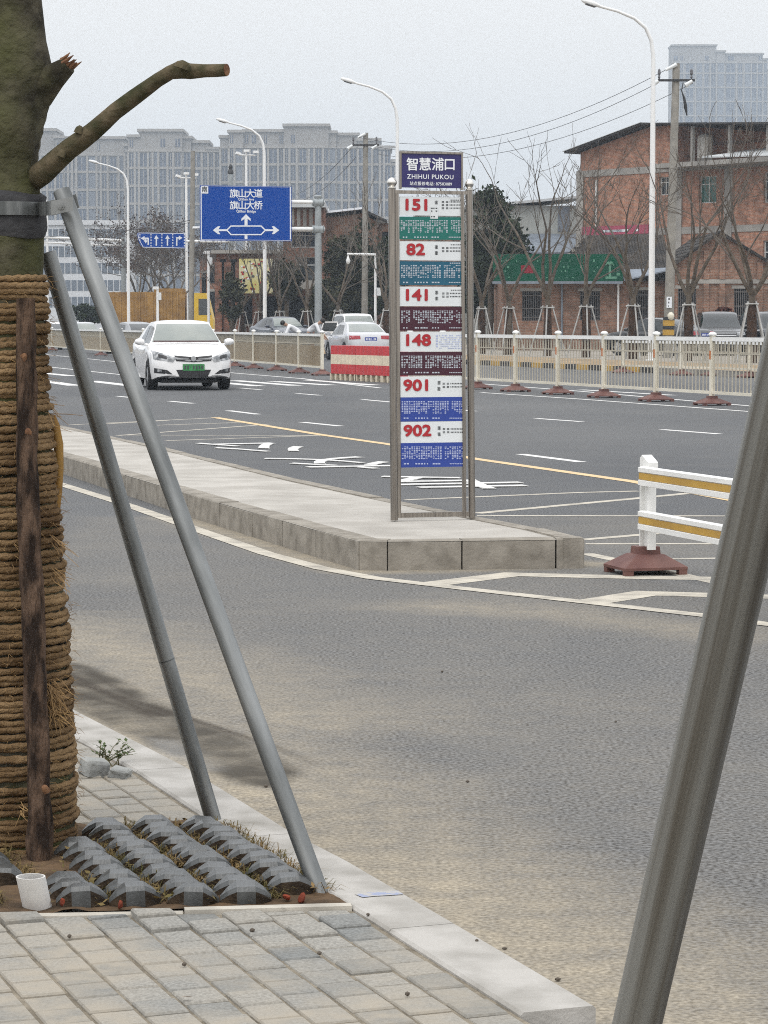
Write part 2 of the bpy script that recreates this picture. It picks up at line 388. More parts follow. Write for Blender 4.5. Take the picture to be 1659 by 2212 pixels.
# --- painted markings
mk = MB(); wk = MB(); yk = MB()
Z1, Z2 = 0.0012, 0.0030
class Layers(MB):                               # every stripe lies a hair above the one painted before it
    k = 0
    def line(s, pts, w, z, mi=0): s.k += 1; MB.line(s, pts, w, z + 4e-5 * s.k, mi)
mk, wk, yk = Layers(), Layers(), Layers()
for a, c in (((366, 866.5), (417, 871.5)), ((255, 856), (300, 860.5)), ((493, 887), (558, 895)), ((652, 912), (736, 920.5)), ((868, 940.5), (976, 955)), ((1124, 981), (1256, 998)),
             ((517, 838), (564, 842)), ((641, 850), (692, 854)), ((783, 863), (850, 869)), ((950, 881), (1027, 888.5)), ((1158, 904), (1257, 911)), ((1430, 928), (1553, 937.5))):
    mk.line([G(*a), G(*c)], 0.13, Z1)
for a, c in (((507, 822), (640, 833)), ((590, 824), (715, 832)), ((666, 821), (809, 832)), ((430, 822), (559, 834)), ((84, 805), (154, 812)), ((196, 823), (290, 834)), ((90, 822), (162, 833))):
    mk.line([G(*a), G(*c)], 0.36, Z1)
for pts in ([(90, 765), (248, 781), (507, 806), (653, 818), (820, 838)], [(80, 790), (258, 809), (330, 816)], [(1023, 828), (1250, 845), (1631, 878), (1720, 886), (2100, 918)], [(1039, 848), (1250, 862), (1631, 890), (1720, 897), (2100, 928)]):
    mk.line([G(*p) for p in pts], 0.13, Z1)
mk.line([G(1254, 842), G(1456, 854)], 0.2, Z1)
for pts, w_ in (([(150, 918), (467, 902.5)], .09), ([(228, 916), (363, 908)], .09), ([(300, 920), (540, 912)], .09), ([(254, 941), (577, 917)], .09), ([(259, 940), (691, 941)], .09), ([(358, 952), (691, 941)], .09)):
    wk.line([G(*p) for p in pts], w_, Z1)
for pts, w_ in (([(1030, 1109), (1373, 1077), (1505, 1064)], .11), ([(876, 1080), (1255, 1064), (1380, 1061)], .09), ([(1030, 1114), (1600, 1115)], .09), ([(1260, 1166), (1450, 1150)], .10),
                ([(1265, 1175), (1580, 1175)], .09), ([(1265, 1196), (1345, 1213), (1580, 1266)], .10), ([(1330, 1209), (1580, 1206)], .08)):
    wk.line([G(*p) for p in pts], w_, Z1)
wk.line([G(*p) for p in [(20, 1012), (139, 1049), (280, 1093), (426, 1145), (577, 1197), (697, 1229), (810, 1250), (1025, 1275), (1250, 1300), (1526, 1331), (1654, 1349), (1760, 1362), (2200, 1420)]], 0.115, Z2)
wk.line([G(*p) for p in [(935, 1262), (1105, 1241), (1300, 1246), (1640, 1252)]], 0.20, Z1)
wk.line([G(*p) for p in [(1270, 1302), (1395, 1282), (1720, 1291)]], 0.21, Z1)
yk.line([G(*p) for p in [(464, 902), (691, 939), (840, 960), (1030, 992), (1370, 1041), (1595, 1083), (1760, 1110), (2200, 1181)]], 0.14, Z2)
Rt = Vector((-N.x, -N.y, 0)); Upv = -A          # lettering is laid for drivers who come towards the camera
for ch, (x, y), L, Wd in (('公', (546, 965), 2.5, 1.15), ('交', (722, 999), 2.4, 1.2), ('专', (952, 1040), 2.2, 1.35)):
    c = G(x, y); MM = Matrix(((Rt.x * Wd, Upv.x * L, 0, c.x), (Rt.y * Wd, Upv.y * L, 0, c.y), (0, 0, 1, Z1), (0, 0, 0, 1)))
    mk.text(ch, MM, 1.0, bold=0.006)
for nm, q, mm in (('white_road_markings', mk, 'paint'), ('worn_road_markings', wk, 'paint_worn'), ('yellow_road_line', yk, 'ypaint')):
    struct(q, nm, M[mm])

# --- traffic island with granite kerb stones
HI = 0.17
M['granite'] = mat('granite', (0.325, 0.30, 0.26), 0.9, (0.17, 0.154, 0.13), 9, bump=0.2, bscale=60, detail=10, lo=0.3, hi=0.75)
M['slab'] = mat('island_slabs', (0.435, 0.415, 0.38), 0.9, (0.33, 0.312, 0.282), 2.6, bump=0.15, bscale=50, detail=9)
top_near = [(-140, 905), (139, 986), (270, 1025), (410, 1067), (545, 1105), (681, 1143), (775, 1168)]
top_end = [(837, 1169), (998, 1167), (1201, 1164.5), (1262, 1164)]
top_far = [(1262, 1164), (1175, 1143), (1066, 1122), (950, 1099), (832, 1075), (655, 1038), (504, 1002), (363, 968), (250, 944), (134, 919), (-140, 858)]
ring = [G(x, y, HI) for x, y in top_near + top_end[:-1] + top_far]
mb = MB(); mb.sheet([(p.x, p.y, HI - 0.004) for p in ring]); mb.sheet([(p.x, p.y, 0.0) for p in ring[::-1]])
struct(mb, 'traffic_island', M['slab'])
def stones(mb, pts, inward, wd, h0, h1, gap=0.006, bev=0.012, length=None):
    for p, q in zip(pts[:-1], pts[1:]):
        d = (q - p); Ls = d.length; k = max(1, round(Ls / length)) if length else 1; d.normalize()
        nn = Vector((-d.y, d.x, 0)) * inward
        for i in range(k):
            a = p + d * (Ls * i / k + gap / 2); c = p + d * (Ls * (i + 1) / k - gap / 2)
            jz = rnd.uniform(-.004, .004); jo = rnd.uniform(-.003, .003)
            pr = [(0 + jo, h0), (0 + jo, h1 - bev + jz), (bev + jo, h1 + jz), (wd, h1 + jz), (wd, h0)]
            vs = [a + nn * o + UP * z for o, z in pr] + [c + nn * o + UP * z for o, z in pr]
            fs = [(0, 1, 2, 3, 4), (9, 8, 7, 6, 5)] + [(i2, 5 + i2, 5 + (i2 + 1) % 5, (i2 + 1) % 5) for i2 in range(5)]
            mb.add(vs, fs)
mb = MB()
tn = [G(x, y, 0) * 0 + Vector((G(x, y, HI).x, G(x, y, HI).y, 0)) for x, y in top_near]
te = [Vector((G(x, y, HI).x, G(x, y, HI).y, 0)) for x, y in [(775, 1168)] + top_end]
tf = [Vector((G(x, y, HI).x, G(x, y, HI).y, 0)) for x, y in top_far]
stones(mb, tn, 1, 0.14, 0.0, HI + 0.003, gap=.012, length=1.0)
stones(mb, te, 1, 0.12, 0.0, HI + 0.003, gap=.009)
stones(mb, tf, 1, 0.12, 0.0, HI + 0.003, length=1.0)
struct(mb, 'island_kerb', M['granite'])
# slab joints on the island
jm = MB()
for k in range(9):
    o = G(925, 1140, HI) + A * (0.15 + k * 0.62)
    jm.line([o - N * 0.9 + A * 0, o + N * 0.28], 0.012, HI + 0.001)
# --- near kerb, pavement
HP = 0.12
def GP(x, y, z=HP): return G(x, y, z)
inner = [(100, 1560), (255, 1648), (428, 1755), (590, 1858), (739, 1954), (930, 2072), (1123, 2192)]
outr = [(40, 1472), (178, 1545), (405, 1661), (638, 1805), (752, 1864), (985, 2000), (1288, 2179)]
M['kerb'] = mat('pale_granite', (0.41, 0.395, 0.37), 0.9, (0.25, 0.238, 0.215), 7.0, bump=0.2, bscale=90, detail=14, lo=0.4, hi=0.75)
op = [Vector((GP(*p).x, GP(*p).y, 0)) for p in outr]
KW = 0.155
def offs(poly, w):
    o = []
    for i, p in enumerate(poly):
        d1 = (poly[i] - poly[i - 1]).normalized() if i else (poly[1] - poly[0]).normalized(); d2 = (poly[i + 1] - poly[i]).normalized() if i < len(poly) - 1 else d1
        t_ = (d1 + d2).normalized(); o.append(p + Vector((t_.y, -t_.x, 0)) * w)
    return o
ip = offs(op, KW)
jn = [op[0], op[1], op[2], op[3], op[5], op[6]]; mb = MB()
jm2 = offs(jn, KW)
for i in range(len(jn) - 1):
    p, q_ = jn[i], jn[i + 1]; d_ = (q_ - p).normalized(); g = .0022; mid = [op[4]] if i == 3 else []
    oo = [p + d_ * g] + mid + [q_ - d_ * g]; ii = [jm2[i] + d_ * g] + [m_ + (jm2[i] - p) for m_ in mid] + [jm2[i + 1] - d_ * g]
    jz = 0.0; z1 = HP + 0.006 + jz; bev = .006; vs = []; k = len(oo)
    for a, c in zip(ii, oo):
        d = (c - a).normalized(); vs += [(a.x, a.y, 0), (a.x, a.y, z1 - bev), tuple(a + d * bev + UP * z1), tuple(c - d * bev + UP * z1), (c.x, c.y, z1 - bev), (c.x, c.y, 0)]
    fs = [(j * 6 + q, j * 6 + q + 1, (j + 1) * 6 + q + 1, (j + 1) * 6 + q) for j in range(k - 1) for q in range(5)] + [(5, 4, 3, 2, 1, 0), tuple((k - 1) * 6 + q for q in range(6))]
    mb.add(vs, fs)
# dropped kerb stone that carries on towards the camera
a, c = ip[-1], op[-1]; dd = (op[-1] - op[-2]).normalized()
mb.add([tuple(v) for v in (a + dd * .015, c + dd * .015, c + dd * 1.4, a + dd * 1.4)] + [tuple(v + UP * (HP - .035)) for v in (a + dd * .015, c + dd * .015)] + [tuple(v + UP * .03) for v in (c + dd * 1.4, a + dd * 1.4)],
       [(4, 5, 6, 7), (0, 1, 5, 4), (1, 2, 6, 5), (3, 0, 4, 7), (2, 3, 7, 6)])
struct(mb, 'kerb', M['kerb'])
mb = MB(); u = G(805, 1942, HP); v_ = G(880, 1936, HP)           # blue paint mark sprayed on the kerb
mb.line([G(775, 1942, HP), G(800, 1939, HP), G(836, 1937, HP), G(866, 1935, HP)], 0.04, HP + 0.0078)
M['bluemark'] = mat('faded_blue_paint', (0.27, 0.30, 0.41), 0.85, (0.385, 0.375, 0.36), 45, detail=8, lo=0.44, hi=0.54)
struct(mb, 'kerb_paint_mark', M['bluemark'])
M['jointsand'] = mat('joint_sand', (0.29, 0.255, 0.20), 1.0, (0.17, 0.148, 0.115), 22, bump=0.5, bscale=200)
mb = MB(); bedz = HP - 0.0045
far_i = Vector((GP(100, 1560).x, GP(100, 1560).y, 0)); near_i = ip[-1]
bed = [tuple(p + UP * bedz) for p in ip] + [(near_i.x + .5, near_i.y - 1.2, bedz), (-4, near_i.y - 1.5, bedz), (-4, far_i.y + 1, bedz)]
mb.sheet(bed); struct(mb, 'pavement_bed', M['jointsand'])
# paving blocks, one mesh: running bond along the kerb
m = mat('paving_blocks', (0.3, 0.3, 0.3), 0.9); t, b = nodes(m); tc = t.nodes.new('ShaderNodeTexCoord'); gi = t.nodes.new('ShaderNodeNewGeometry')
blk = t.nodes.new('ShaderNodeValToRGB'); blk.color_ramp.interpolation = 'LINEAR'
el = blk.color_ramp.elements; el[0].position = 0; el[0].color = (0.165, 0.172, 0.17, 1); el[1].position = 1; el[1].color = (0.275, 0.265, 0.24, 1)
q = el.new(0.3); q.color = (0.225, 0.225, 0.214, 1); q = el.new(0.65); q.color = (0.26, 0.253, 0.232, 1)
t.links.new(gi.outputs['Random Per Island'], blk.inputs[0])
grain = rampn(nz(140, 3), 0.3, (0.72, 0.72, 0.72), 0.7, (1.25, 1.25, 1.25))
cc_ = mixc(1.0, blk.outputs[0], grain, 'MULTIPLY')
sandm = mth('MULTIPLY', rampn(nz(2.6, 8), 0.36, (0, 0, 0), 0.62, (1, 1, 1)), rampn(nz(16, 6), 0.25, (0.3, 0.3, 0.3), 0.6, (1, 1, 1)))
cc_ = mixc(mth('MULTIPLY', sandm, 0.85), cc_, (0.33, 0.295, 0.24))
t.links.new(cc_, b.inputs['Base Color'])
bp = t.nodes.new('ShaderNodeBump'); bp.inputs['Strength'].default_value = 0.35; bp.inputs['Distance'].default_value = 0.004
t.links.new(nz(120, 4), bp.inputs['Height']); t.links.new(bp.outputs[0], b.inputs['Normal'])
M['pavers'] = m
def clip(poly, p, n_):                           # keep the side where (q - p) . n_ <= 0
    o = []
    for i in range(len(poly)):
        a, c = poly[i], poly[(i + 1) % len(poly)]; da, dc = (a - p).dot(n_), (c - p).dot(n_)
        if da <= 0: o.append(a)
        if (da < 0) != (dc < 0): o.append(a + (c - a) * (da / (da - dc)))
    return o
KD = (GP(428, 1755) - GP(1123, 2192)); KD.z = 0; KD.normalize(); KN = Vector((KD.y, -KD.x, 0))   # KD along kerb away from the camera, KN towards road
KO = Vector((GP(739, 1954).x, GP(739, 1954).y, 0))
pit_front = [GP(-260, 1980), GP(762, 1957.5)]; pit_back = [GP(-260, 1788), GP(470, 1776)]
for l in (pit_front, pit_back):
    for p in l: p.z = 0
PFD = (pit_front[1] - pit_front[0]).normalized(); PFN = Vector((PFD.y, -PFD.x, 0))   # towards camera
tw, tl = 0.094, 0.108
mb = MB()
def tile(poly, zt):
    if len(poly) < 3: return
    ar = sum(poly[i].x * poly[(i + 1) % len(poly)].y - poly[(i + 1) % len(poly)].x * poly[i].y for i in range(len(poly))) / 2
    if abs(ar) < 4e-4: return
    if ar < 0: poly = poly[::-1]
    c = sum(poly, Vector()) / len(poly); n = len(poly)
    tx, ty = rnd.uniform(-.012, .012), rnd.uniform(-.012, .012)
    def zz(p, o): return zt + o + (p.x - c.x) * tx + (p.y - c.y) * ty
    lo_ = [(p.x, p.y, bedz - .03) for p in poly]; md = [(p.x, p.y, zz(p, -.004)) for p in poly]
    tp = [(c + (p - c) * (1 - .004 / max(.02, (p - c).length))) for p in poly]; tp = [(p.x, p.y, zz(p, 0)) for p in tp]
    mb.add(lo_ + md + tp, [tuple(range(2 * n, 3 * n))] + [(i, (i + 1) % n, n + (i + 1) % n, n + i) for i in range(n)] + [(n + i, n + (i + 1) % n, 2 * n + (i + 1) % n, 2 * n + i) for i in range(n)])
for i in range(0, 46):
    for j in range(-46, 58):
        g = .004
        s0 = j * tl + (i % 2) * tl / 2; w0 = -(i + 1) * tw - .004
        crn = [KO + KN * (w0 + g) + KD * (s0 + g), KO + KN * (w0 + tw - g) + KD * (s0 + g), KO + KN * (w0 + tw - g) + KD * (s0 + tl - g), KO + KN * (w0 + g) + KD * (s0 + tl - g)]
        # every block stays inside the kerb line
        for p, q_ in zip(ip[:-1], ip[1:]):
            d_ = (q_ - p).normalized(); n_ = Vector((-d_.y, d_.x, 0))
            mid = sum(crn, Vector()) / max(1, len(crn)) if crn else None
            if crn and -0.15 < (mid - p).dot(d_) < (q_ - p).length + .15: crn = clip(crn, p + n_ * -.010, n_)
        if len(crn) < 3: continue
        c = sum(crn, Vector()) / len(crn)
        rows_raised = 0
        fr = (c - pit_front[0]).dot(PFN)
        if fr > 0:
            crn = clip(crn, pit_front[0] + PFN * .036, -PFN)
            zt = HP + rnd.uniform(-.0025, .003)
            if fr < .24: zt += (.013 if rnd.random() < .55 else .0) * (1 - fr / .3)
            if crn: tile(crn, zt)
        else:
            bk = (c - pit_back[0]).dot(PFN)
            if bk < 0 or True:
                if bk < .02:
                    crn = clip(crn, pit_back[0] - PFN * .004, PFN)
                    if crn: tile(crn, HP + rnd.uniform(-.003, .003))
struct(mb, 'pavement', M['pavers'])
# pale edging strip in front of the tree pit
M['edging'] = mat('pale_edging', (0.47, 0.44, 0.385), 0.85, (0.33, 0.31, 0.27), 10, bump=0.1, bscale=120)
mb = MB()
for p, q_, dz in ((GP(-260, 1980), GP(395, 1969), 0.002), (GP(398, 1967), GP(757, 1957.5), .008)):
    p.z = q_.z = 0; d_ = (q_ - p).normalized(); n_ = Vector((d_.y, -d_.x, 0))
    vs = [p, q_, q_ + n_ * .032, p + n_ * .032]
    mb.add([tuple(v + UP * .02) for v in vs] + [tuple(v + UP * (HP + dz)) for v in vs], [(4, 7, 6, 5)[::-1], (0, 1, 5, 4), (1, 2, 6, 5), (2, 3, 7, 6), (3, 0, 4, 7)])
struct(mb, 'pit_edging', M['edging'])
# soil in the tree pit
mb = MB(); nx2, ny2 = 40, 26; PX0, PX1 = -1.6, 0.10
lo_c = (pit_front[0], pit_front[1]); hi_c = (pit_back[0], pit_back[1])
vs = []
for j in range(ny2):
    for i in range(nx2):
        u_, v2 = i / (nx2 - 1), j / (ny2 - 1)
        p = lerp(lerp(lo_c[0], lo_c[1], u_), lerp(hi_c[0], hi_c[1], u_), v2)
        vs.append((p.x, p.y, HP + .003 + .010 * noise.fractal(Vector((p.x * 14, p.y * 14, 0)), 1, 2, 4)))
mb.add(vs, [(j * nx2 + i, j * nx2 + i + 1, (j + 1) * nx2 + i + 1, (j + 1) * nx2 + i) for j in range(ny2 - 1) for i in range(nx2 - 1)])
struct(mb, 'soil', M['soil'], smooth=180)

# --- far side: kerb painted yellow and black, earth verge, pavement
kf = [Vector((*g2((x, y)), 0)) for x, y in ((1039, 790), (1220, 797), (1409, 805.5))]
k0 = kf[1]; kerb_a = k0 + A * 120; kerb_b = k0 - A * 60
M['earth'] = mat('verge_earth', (0.36, 0.27, 0.17), 1.0, (0.22, 0.16, 0.10), 1.2, bump=0.3, detail=9)
M['path'] = mat('dusty_concrete', (0.33, 0.30, 0.26), 0.95, (0.25, 0.23, 0.20), 0.8, detail=8)
mb = MB(); VZ = 0.15
mb.sheet([tuple(kerb_b + N * .2 + UP * VZ), tuple(kerb_b + N * 5 + UP * VZ), tuple(kerb_a + N * 5 + UP * VZ), tuple(kerb_a + N * .2 + UP * VZ)])
struct(mb, 'verge', M['earth'])
mb = MB()
mb.sheet([tuple(kerb_b + N * 5 + UP * VZ), tuple(kerb_b + N * 60 + UP * VZ), tuple(kerb_a + N * 60 + UP * VZ), tuple(kerb_a + N * 5 + UP * VZ)])
struct(mb, 'far_pavement', M['path'])
kbk = MB()
L = (kerb_a - kerb_b).length
for i in range(int(L / 1.0)):
    p = kerb_b + A * (i * 1.0); q_ = p + A * 0.992
    vs = [p, q_, q_ + N * .2, p + N * .2]
    kbk.add([tuple(v) for v in vs] + [tuple(v + UP * (VZ + .01)) for v in vs], [(4, 5, 6, 7), (0, 1, 5, 4), (3, 0, 4, 7), (1, 2, 6, 5), (2, 3, 7, 6)], i % 2 if 52 < i < 100 else 2)
struct(kbk, 'far_kerb', [M['yellow'], M['black'], M['concrete']])
# ================================================================== FOREGROUND TREE AND ITS BRACING
TY = 6.45
M['moss'] = mat('smooth_mossy_bark', (0.098, 0.088, 0.062), 0.95, (0.029, 0.026, 0.019), 11, bump=0.7, bscale=38, detail=10, lo=.38, hi=.62)
t, b = nodes(M['moss'])
tcm = t.nodes.new('ShaderNodeTexCoord'); nm_ = t.nodes.new('ShaderNodeTexNoise'); nm_.inputs['Scale'].default_value = 3.0; nm_.inputs['Detail'].default_value = 8
t.links.new(tcm.outputs['Object'], nm_.inputs['Vector'])
rm = t.nodes.new('ShaderNodeValToRGB'); rm.color_ramp.elements[0].position = 0.45; rm.color_ramp.elements[1].position = 0.62
rm.color_ramp.elements[1].color = (0.85, 0.85, 0.85, 1)
rm.color_ramp.elements[0].color = (0, 0, 0, 1); t.links.new(nm_.outputs['Fac'], rm.inputs[0])
old = b.inputs['Base Color'].links[0].from_socket
mx = t.nodes.new('ShaderNodeMix'); mx.data_type = 'RGBA'; t.links.new(rm.outputs[0], mx.inputs['Factor']); t.links.new(old, mx.inputs['A'])
mx.inputs['B'].default_value = (0.072, 0.077, 0.028, 1); t.links.new(mx.outputs['Result'], b.inputs['Base Color'])
M['limb'] = mat('limb_bark', (0.125, 0.10, 0.064), 0.9, (0.04, 0.041, 0.02), 20, bump=0.5, bscale=50, detail=9)
M['cutwood'] = mat('cut_wood', (0.24, 0.13, 0.07), 0.9, (0.11, 0.055, 0.035), 40, bump=0.4, bscale=90)
M['rope'] = mat('coir_rope', (0.285, 0.19, 0.10), 1.0, (0.10, 0.06, 0.029), 7, bump=0.7, bscale=140, detail=14, lo=0.34, hi=0.66)
M['straw'] = mat('coir_fibre', (0.34, 0.22, 0.10), 1.0, (0.22, 0.14, 0.07), 20)
M['stake'] = mat('rough_bark_stake', (0.115, 0.075, 0.052), 1.0, (0.026, 0.018, 0.014), 34, bump=1.0, bscale=90, detail=10, stretch=(1, 1, 0.28), lo=.4, hi=.6)
tree = thing('street_tree', 'thick pollarded tree trunk wrapped in coir rope with one sawn limb, nearest the camera', 'tree', (P(25, 1845, TY).x, TY, HP))
pxm = lambda Y: Y / FPX
prof = [(1850, 30, 142), (1780, 26, 138), (1600, 22, 136), (1500, 18, 132), (1300, 12, 128), (1100, 10, 112), (1000, 10, 105), (850, 8, 94), (600, 8, 90), (590, 10, 82), (500, 14, 80), (420, 14, 72), (360, 14, 64), (310, 16, 70), (230, 22, 82), (140, 26, 84), (90, 22, 78), (40, 20, 74), (0, 18, 72), (-150, 10, 66), (-400, 0, 60)]
def trunk_at(y):
    for (y0, x0, r0), (y1, x1, r1) in zip(prof[:-1], prof[1:]):
        if y0 >= y >= y1:
            k = (y0 - y) / (y0 - y1); return lerp(x0, x1, k), lerp(r0, r1, k)
    return (prof[0][1], prof[0][2]) if y > prof[0][0] else (prof[-1][1], prof[-1][2])
mb = MB(); ys = [1870] + list(range(1840, -400, -14)); n = 40; vs = []
for y in ys:
    cx, r = trunk_at(min(1850, y)); c = P(cx, y, TY); rr = r * pxm(TY) * (0.965 if y > 592 else 1.0)
    for k in range(n):
        an = 2 * math.pi * k / n; dv = Vector((math.cos(an), math.sin(an), 0))
        w_ = noise.fractal(Vector((c.z * 3.2, math.cos(an) * 1.1, math.sin(an) * 1.1)), 1, 2, 4)
        knot = 0
        for ky, ka, kr, kd in ((273, -1.45, .055, .020), (300, -0.9, .03, .006), (330, -0.65, .02, .005), (560, -0.5, .03, .006)):
            kz = P(0, ky, TY).z; q2 = ((c.z - kz) / kr) ** 2 + ((((an - ka + math.pi) % (2 * math.pi)) - math.pi) * rr / kr) ** 2
            knot += kd * math.exp(-q2)
        fold = .0022 * math.sin(c.z * 190 + 2 * math.sin(an * 2)) * max(0, 1 - abs(y - 330) / 130) if y < 480 else 0
        vs.append(c + dv * (rr * (1 + .05 * w_) + knot + fold))
fs = [(i * n + k, i * n + (k + 1) % n, (i + 1) * n + (k + 1) % n, (i + 1) * n + k) for i in range(len(ys) - 1) for k in range(n)]
mb.add(vs, fs + [tuple((len(ys) - 1) * n + k for k in range(n))])
mb.build('trunk', M['moss'], tree, smooth=180)
# sawn limb
pts = [(28, 402), (66, 390), (96, 370), (150, 321), (200, 284), (250, 240), (300, 203), (340, 173), (368, 156), (392, 150), (410, 154), (440, 153), (470, 152), (489, 151)]
rad = [20, 25, 25, 22, 20, 18, 16.5, 15, 15, 19, 16, 13.5, 13, 12.6]
def smooth_path(pts, rad, k):
    o, r_ = [], []
    for i in range(len(pts) - 1):
        for j in range(k): o.append(lerp(Vector(pts[i]), Vector(pts[i + 1]), j / k)); r_.append(lerp(rad[i], rad[i + 1], j / k))
    return o + [Vector(pts[-1])], r_ + [rad[-1]]
pw = [P(x, y, TY + .035 - .10 * min(1, max(0, x - 40) / 70) - .20 * max(0, (x - 110)) / 380) for x, y in pts]
pw2, rd2 = smooth_path(pw, [r * pxm(TY) for r in rad], 5)
mb = MB(); mb.tube(pw2, rd2, 16, jit=.12)
limb = mb.build('limb', M['limb'], tree, smooth=50)
mb = MB(); e0, e1 = pw[-1], (pw[-1] - pw[-2]).normalized()
mb.tube([e0 + e1 * .0005, e0 + e1 * .002], [rad[-1] * pxm(TY) * .97] * 2, 16); mb.build('cut_face', M['cutwood'], limb)
mb = MB()
for (x, y, r) in ((398, 138, 11), (172, 277, 6), (135, 328, 6)):
    c = P(x, y, TY - .06 - .25 * (x - 60) / 430); mb.tube([c + Vector((-.004, 0, -.012)), c, c + Vector((.003, 0, .006))], [r * 1.5 * pxm(TY), r * 1.25 * pxm(TY), r * .5 * pxm(TY)], 10, jit=.5)
mb.build('limb_knob', M['limb'], limb, smooth=60)
# broken stub
mb = MB(); pp = [P(42, 222, TY), P(82, 192, TY - .01), P(118, 164, TY - .03), P(148, 141, TY - .04)]
mb.tube(*smooth_path(pp, [56 * pxm(TY), 44 * pxm(TY), 29 * pxm(TY), 19 * pxm(TY)], 5), 16, jit=.1)
stub = mb.build('broken_stub', M['moss'], tree, smooth=60)
mb = MB(); d_ = (pp[-1] - pp[-2]).normalized(); a_ = d_.cross(Vector((0, 1, 0))).normalized(); b_ = d_.cross(a_)
rs = random.Random(3)
for k in range(26):
    an = rs.uniform(0, 6.28); rr = rs.uniform(0, 19) * pxm(TY); o = pp[-1] + (a_ * math.cos(an) + b_ * math.sin(an)) * rr - d_ * .006
    mb.tube([o, o + d_ * rs.uniform(.008, .03) + Vector((rs.uniform(-.003, .006), 0, .003))], [rs.uniform(.004, .008), .001], 5)
mb.build('splintered_wood', M['cutwood'], stub)
# rope: one long two-strand helix
mb = MB(); npt = 96; turns = 0; path = []
z = P(0, 1846, TY).z; zt = P(0, 596, TY).z; rr = random.Random(5)
rope_r = 0.0081; pts_r = []; ang = -2.0
gap = 1.0
while z < zt:
    turn_rise = rope_r * 2 * rr.uniform(0.90, 1.06)
    off = rr.uniform(-.006, .005); tl_ = rr.uniform(-.016, .016); tw0 = rr.uniform(0, 6); ph = rr.uniform(0, 6.28)
    for k in range(npt):
        y_here = CY  # local
        an = ang + 2 * math.pi * k / npt
        zz = z + turn_rise * k / npt + tl_ * math.sin(an + ph) * .5
        # the pixel height of this z gives the trunk's girth there
        yp = PX(0, TY, zz)[1]; cx, r = trunk_at(min(1850, yp)); c = P(cx, yp, TY)
        pts_r.append((c.x + math.cos(an) * (r * pxm(TY) + off), c.y + math.sin(an) * (r * pxm(TY) + off), zz))
    z += turn_rise; turns += 1
n = 8; vs = []; L_ = len(pts_r)
for i in range(L_):
    p = Vector(pts_r[i]); q_ = Vector(pts_r[min(i + 1, L_ - 1)]); o_ = Vector(pts_r[max(i - 1, 0)]); tg = (q_ - o_).normalized()
    nu = UP; nb = tg.cross(nu).normalized(); nu = nb.cross(tg)
    s_ = i * 0.0105; ph_ = 3.0 * noise.noise(Vector((i * .004, 7, 1)))
    for k in range(n):
        f_ = 2 * math.pi * k / n
        r_ = rope_r * (1.04 + .12 * noise.noise(Vector((i * .017, 3, 5))) + .17 * math.cos(2 * f_ - s_ * 147.3 + ph_) + .16 * noise.noise(Vector((i * .13, k * .9, 0))))
        vs.append(p + (nb * math.cos(f_) + nu * math.sin(f_)) * r_)
mb.add(vs, [(i * n + k, i * n + (k + 1) % n, (i + 1) * n + (k + 1) % n, (i + 1) * n + k) for i in range(L_ - 1) for k in range(n)])
wrap = mb.build('rope_wrap', M['rope'], tree, smooth=180)
mb = MB(); rs = random.Random(11)
def fibre(mb, p, d, L, r=.0009):
    q_ = p + d * L * .5 + Vector((rs.uniform(-1, 1), rs.uniform(-1, 1), rs.uniform(-1, .4))) * L * .18
    mb.tube([p, q_, p + d * L + Vector((rs.uniform(-1, 1), rs.uniform(-1, 1), rs.uniform(-1.4, .3))) * L * .35], [r, r, r * .5], 3, caps=False)
for k in range(1100):
    yp = rs.uniform(600, 1845); an = rs.uniform(-3.3, .35); cx, r = trunk_at(yp); c = P(cx, yp, TY); dv = Vector((math.cos(an), math.sin(an), 0))
    d_ = (dv * rs.uniform(.3, 1) + Vector((-dv.y, dv.x, 0)) * rs.uniform(-1, 1) + UP * rs.uniform(-.5, .5)).normalized()
    fibre(mb, c + dv * (r * pxm(TY) + .009), d_, rs.uniform(.010, .03), .0006)
for yp0, an0, kk in ((1470, -.75, 60), (1515, -.7, 45), (1160, -.5, 10), (1290, -1.75, 22), (880, -.2, 5), (1230, -.5, 10), (1720, -1.2, 15)):
    for k in range(kk):
        yp = yp0 + rs.uniform(-14, 14); an = an0 + rs.uniform(-.12, .12); cx, r = trunk_at(yp); c = P(cx, yp, TY); dv = Vector((math.cos(an), math.sin(an), 0))
        fibre(mb, c + dv * (r * pxm(TY) + .008), (dv * .5 + Vector((rs.uniform(-.2, .8), -.2, rs.uniform(-1, .15)))).normalized(), rs.uniform(.03, .075), .0011)
mb.build('frayed_fibre', M['straw'], wrap)

# rough wooden stake standing against the wrapped trunk
stk = thing('wooden_stake', 'rough bark covered wooden stake leaning on the front of the rope-wrapped trunk', 'stake', tuple(P(84, 1848, 6.18)))
mb = MB(); sp = [(84, 1860), (88, 1780), (84, 1650), (78, 1520), (74, 1404), (68, 1250), (61, 1080), (58, 925), (57, 771), (55, 645)]
yo = [6.22, 6.235, 6.235, 6.24, 6.25, 6.265, 6.285, 6.30, 6.305, 6.31]
mb.tube(*smooth_path([P(x, y, d_) for (x, y), d_ in zip(sp, yo)], [.0265, .030, .0285, .027, .0275, .026, .0255, .0245, .0235, .021], 14), 22, jit=.38)
mb.build('stake_pole', M['stake'], stk, smooth=60)
mb = MB()
for x, y, dy_ in ((52, 768, .028), (60, 930, .03), (96, 1700, .03)):
    i = min(range(len(sp)), key=lambda q: abs(sp[q][1] - y)); c = P(x, y, yo[i] - .024)
    mb.tube([c + Vector((0, .012, -.01)), c, c + Vector((0.002, -.004, .004))], [.012, .008, .003], 8, jit=.4)
mb.build('branch_knot', M['cutwood'], stk, smooth=60)

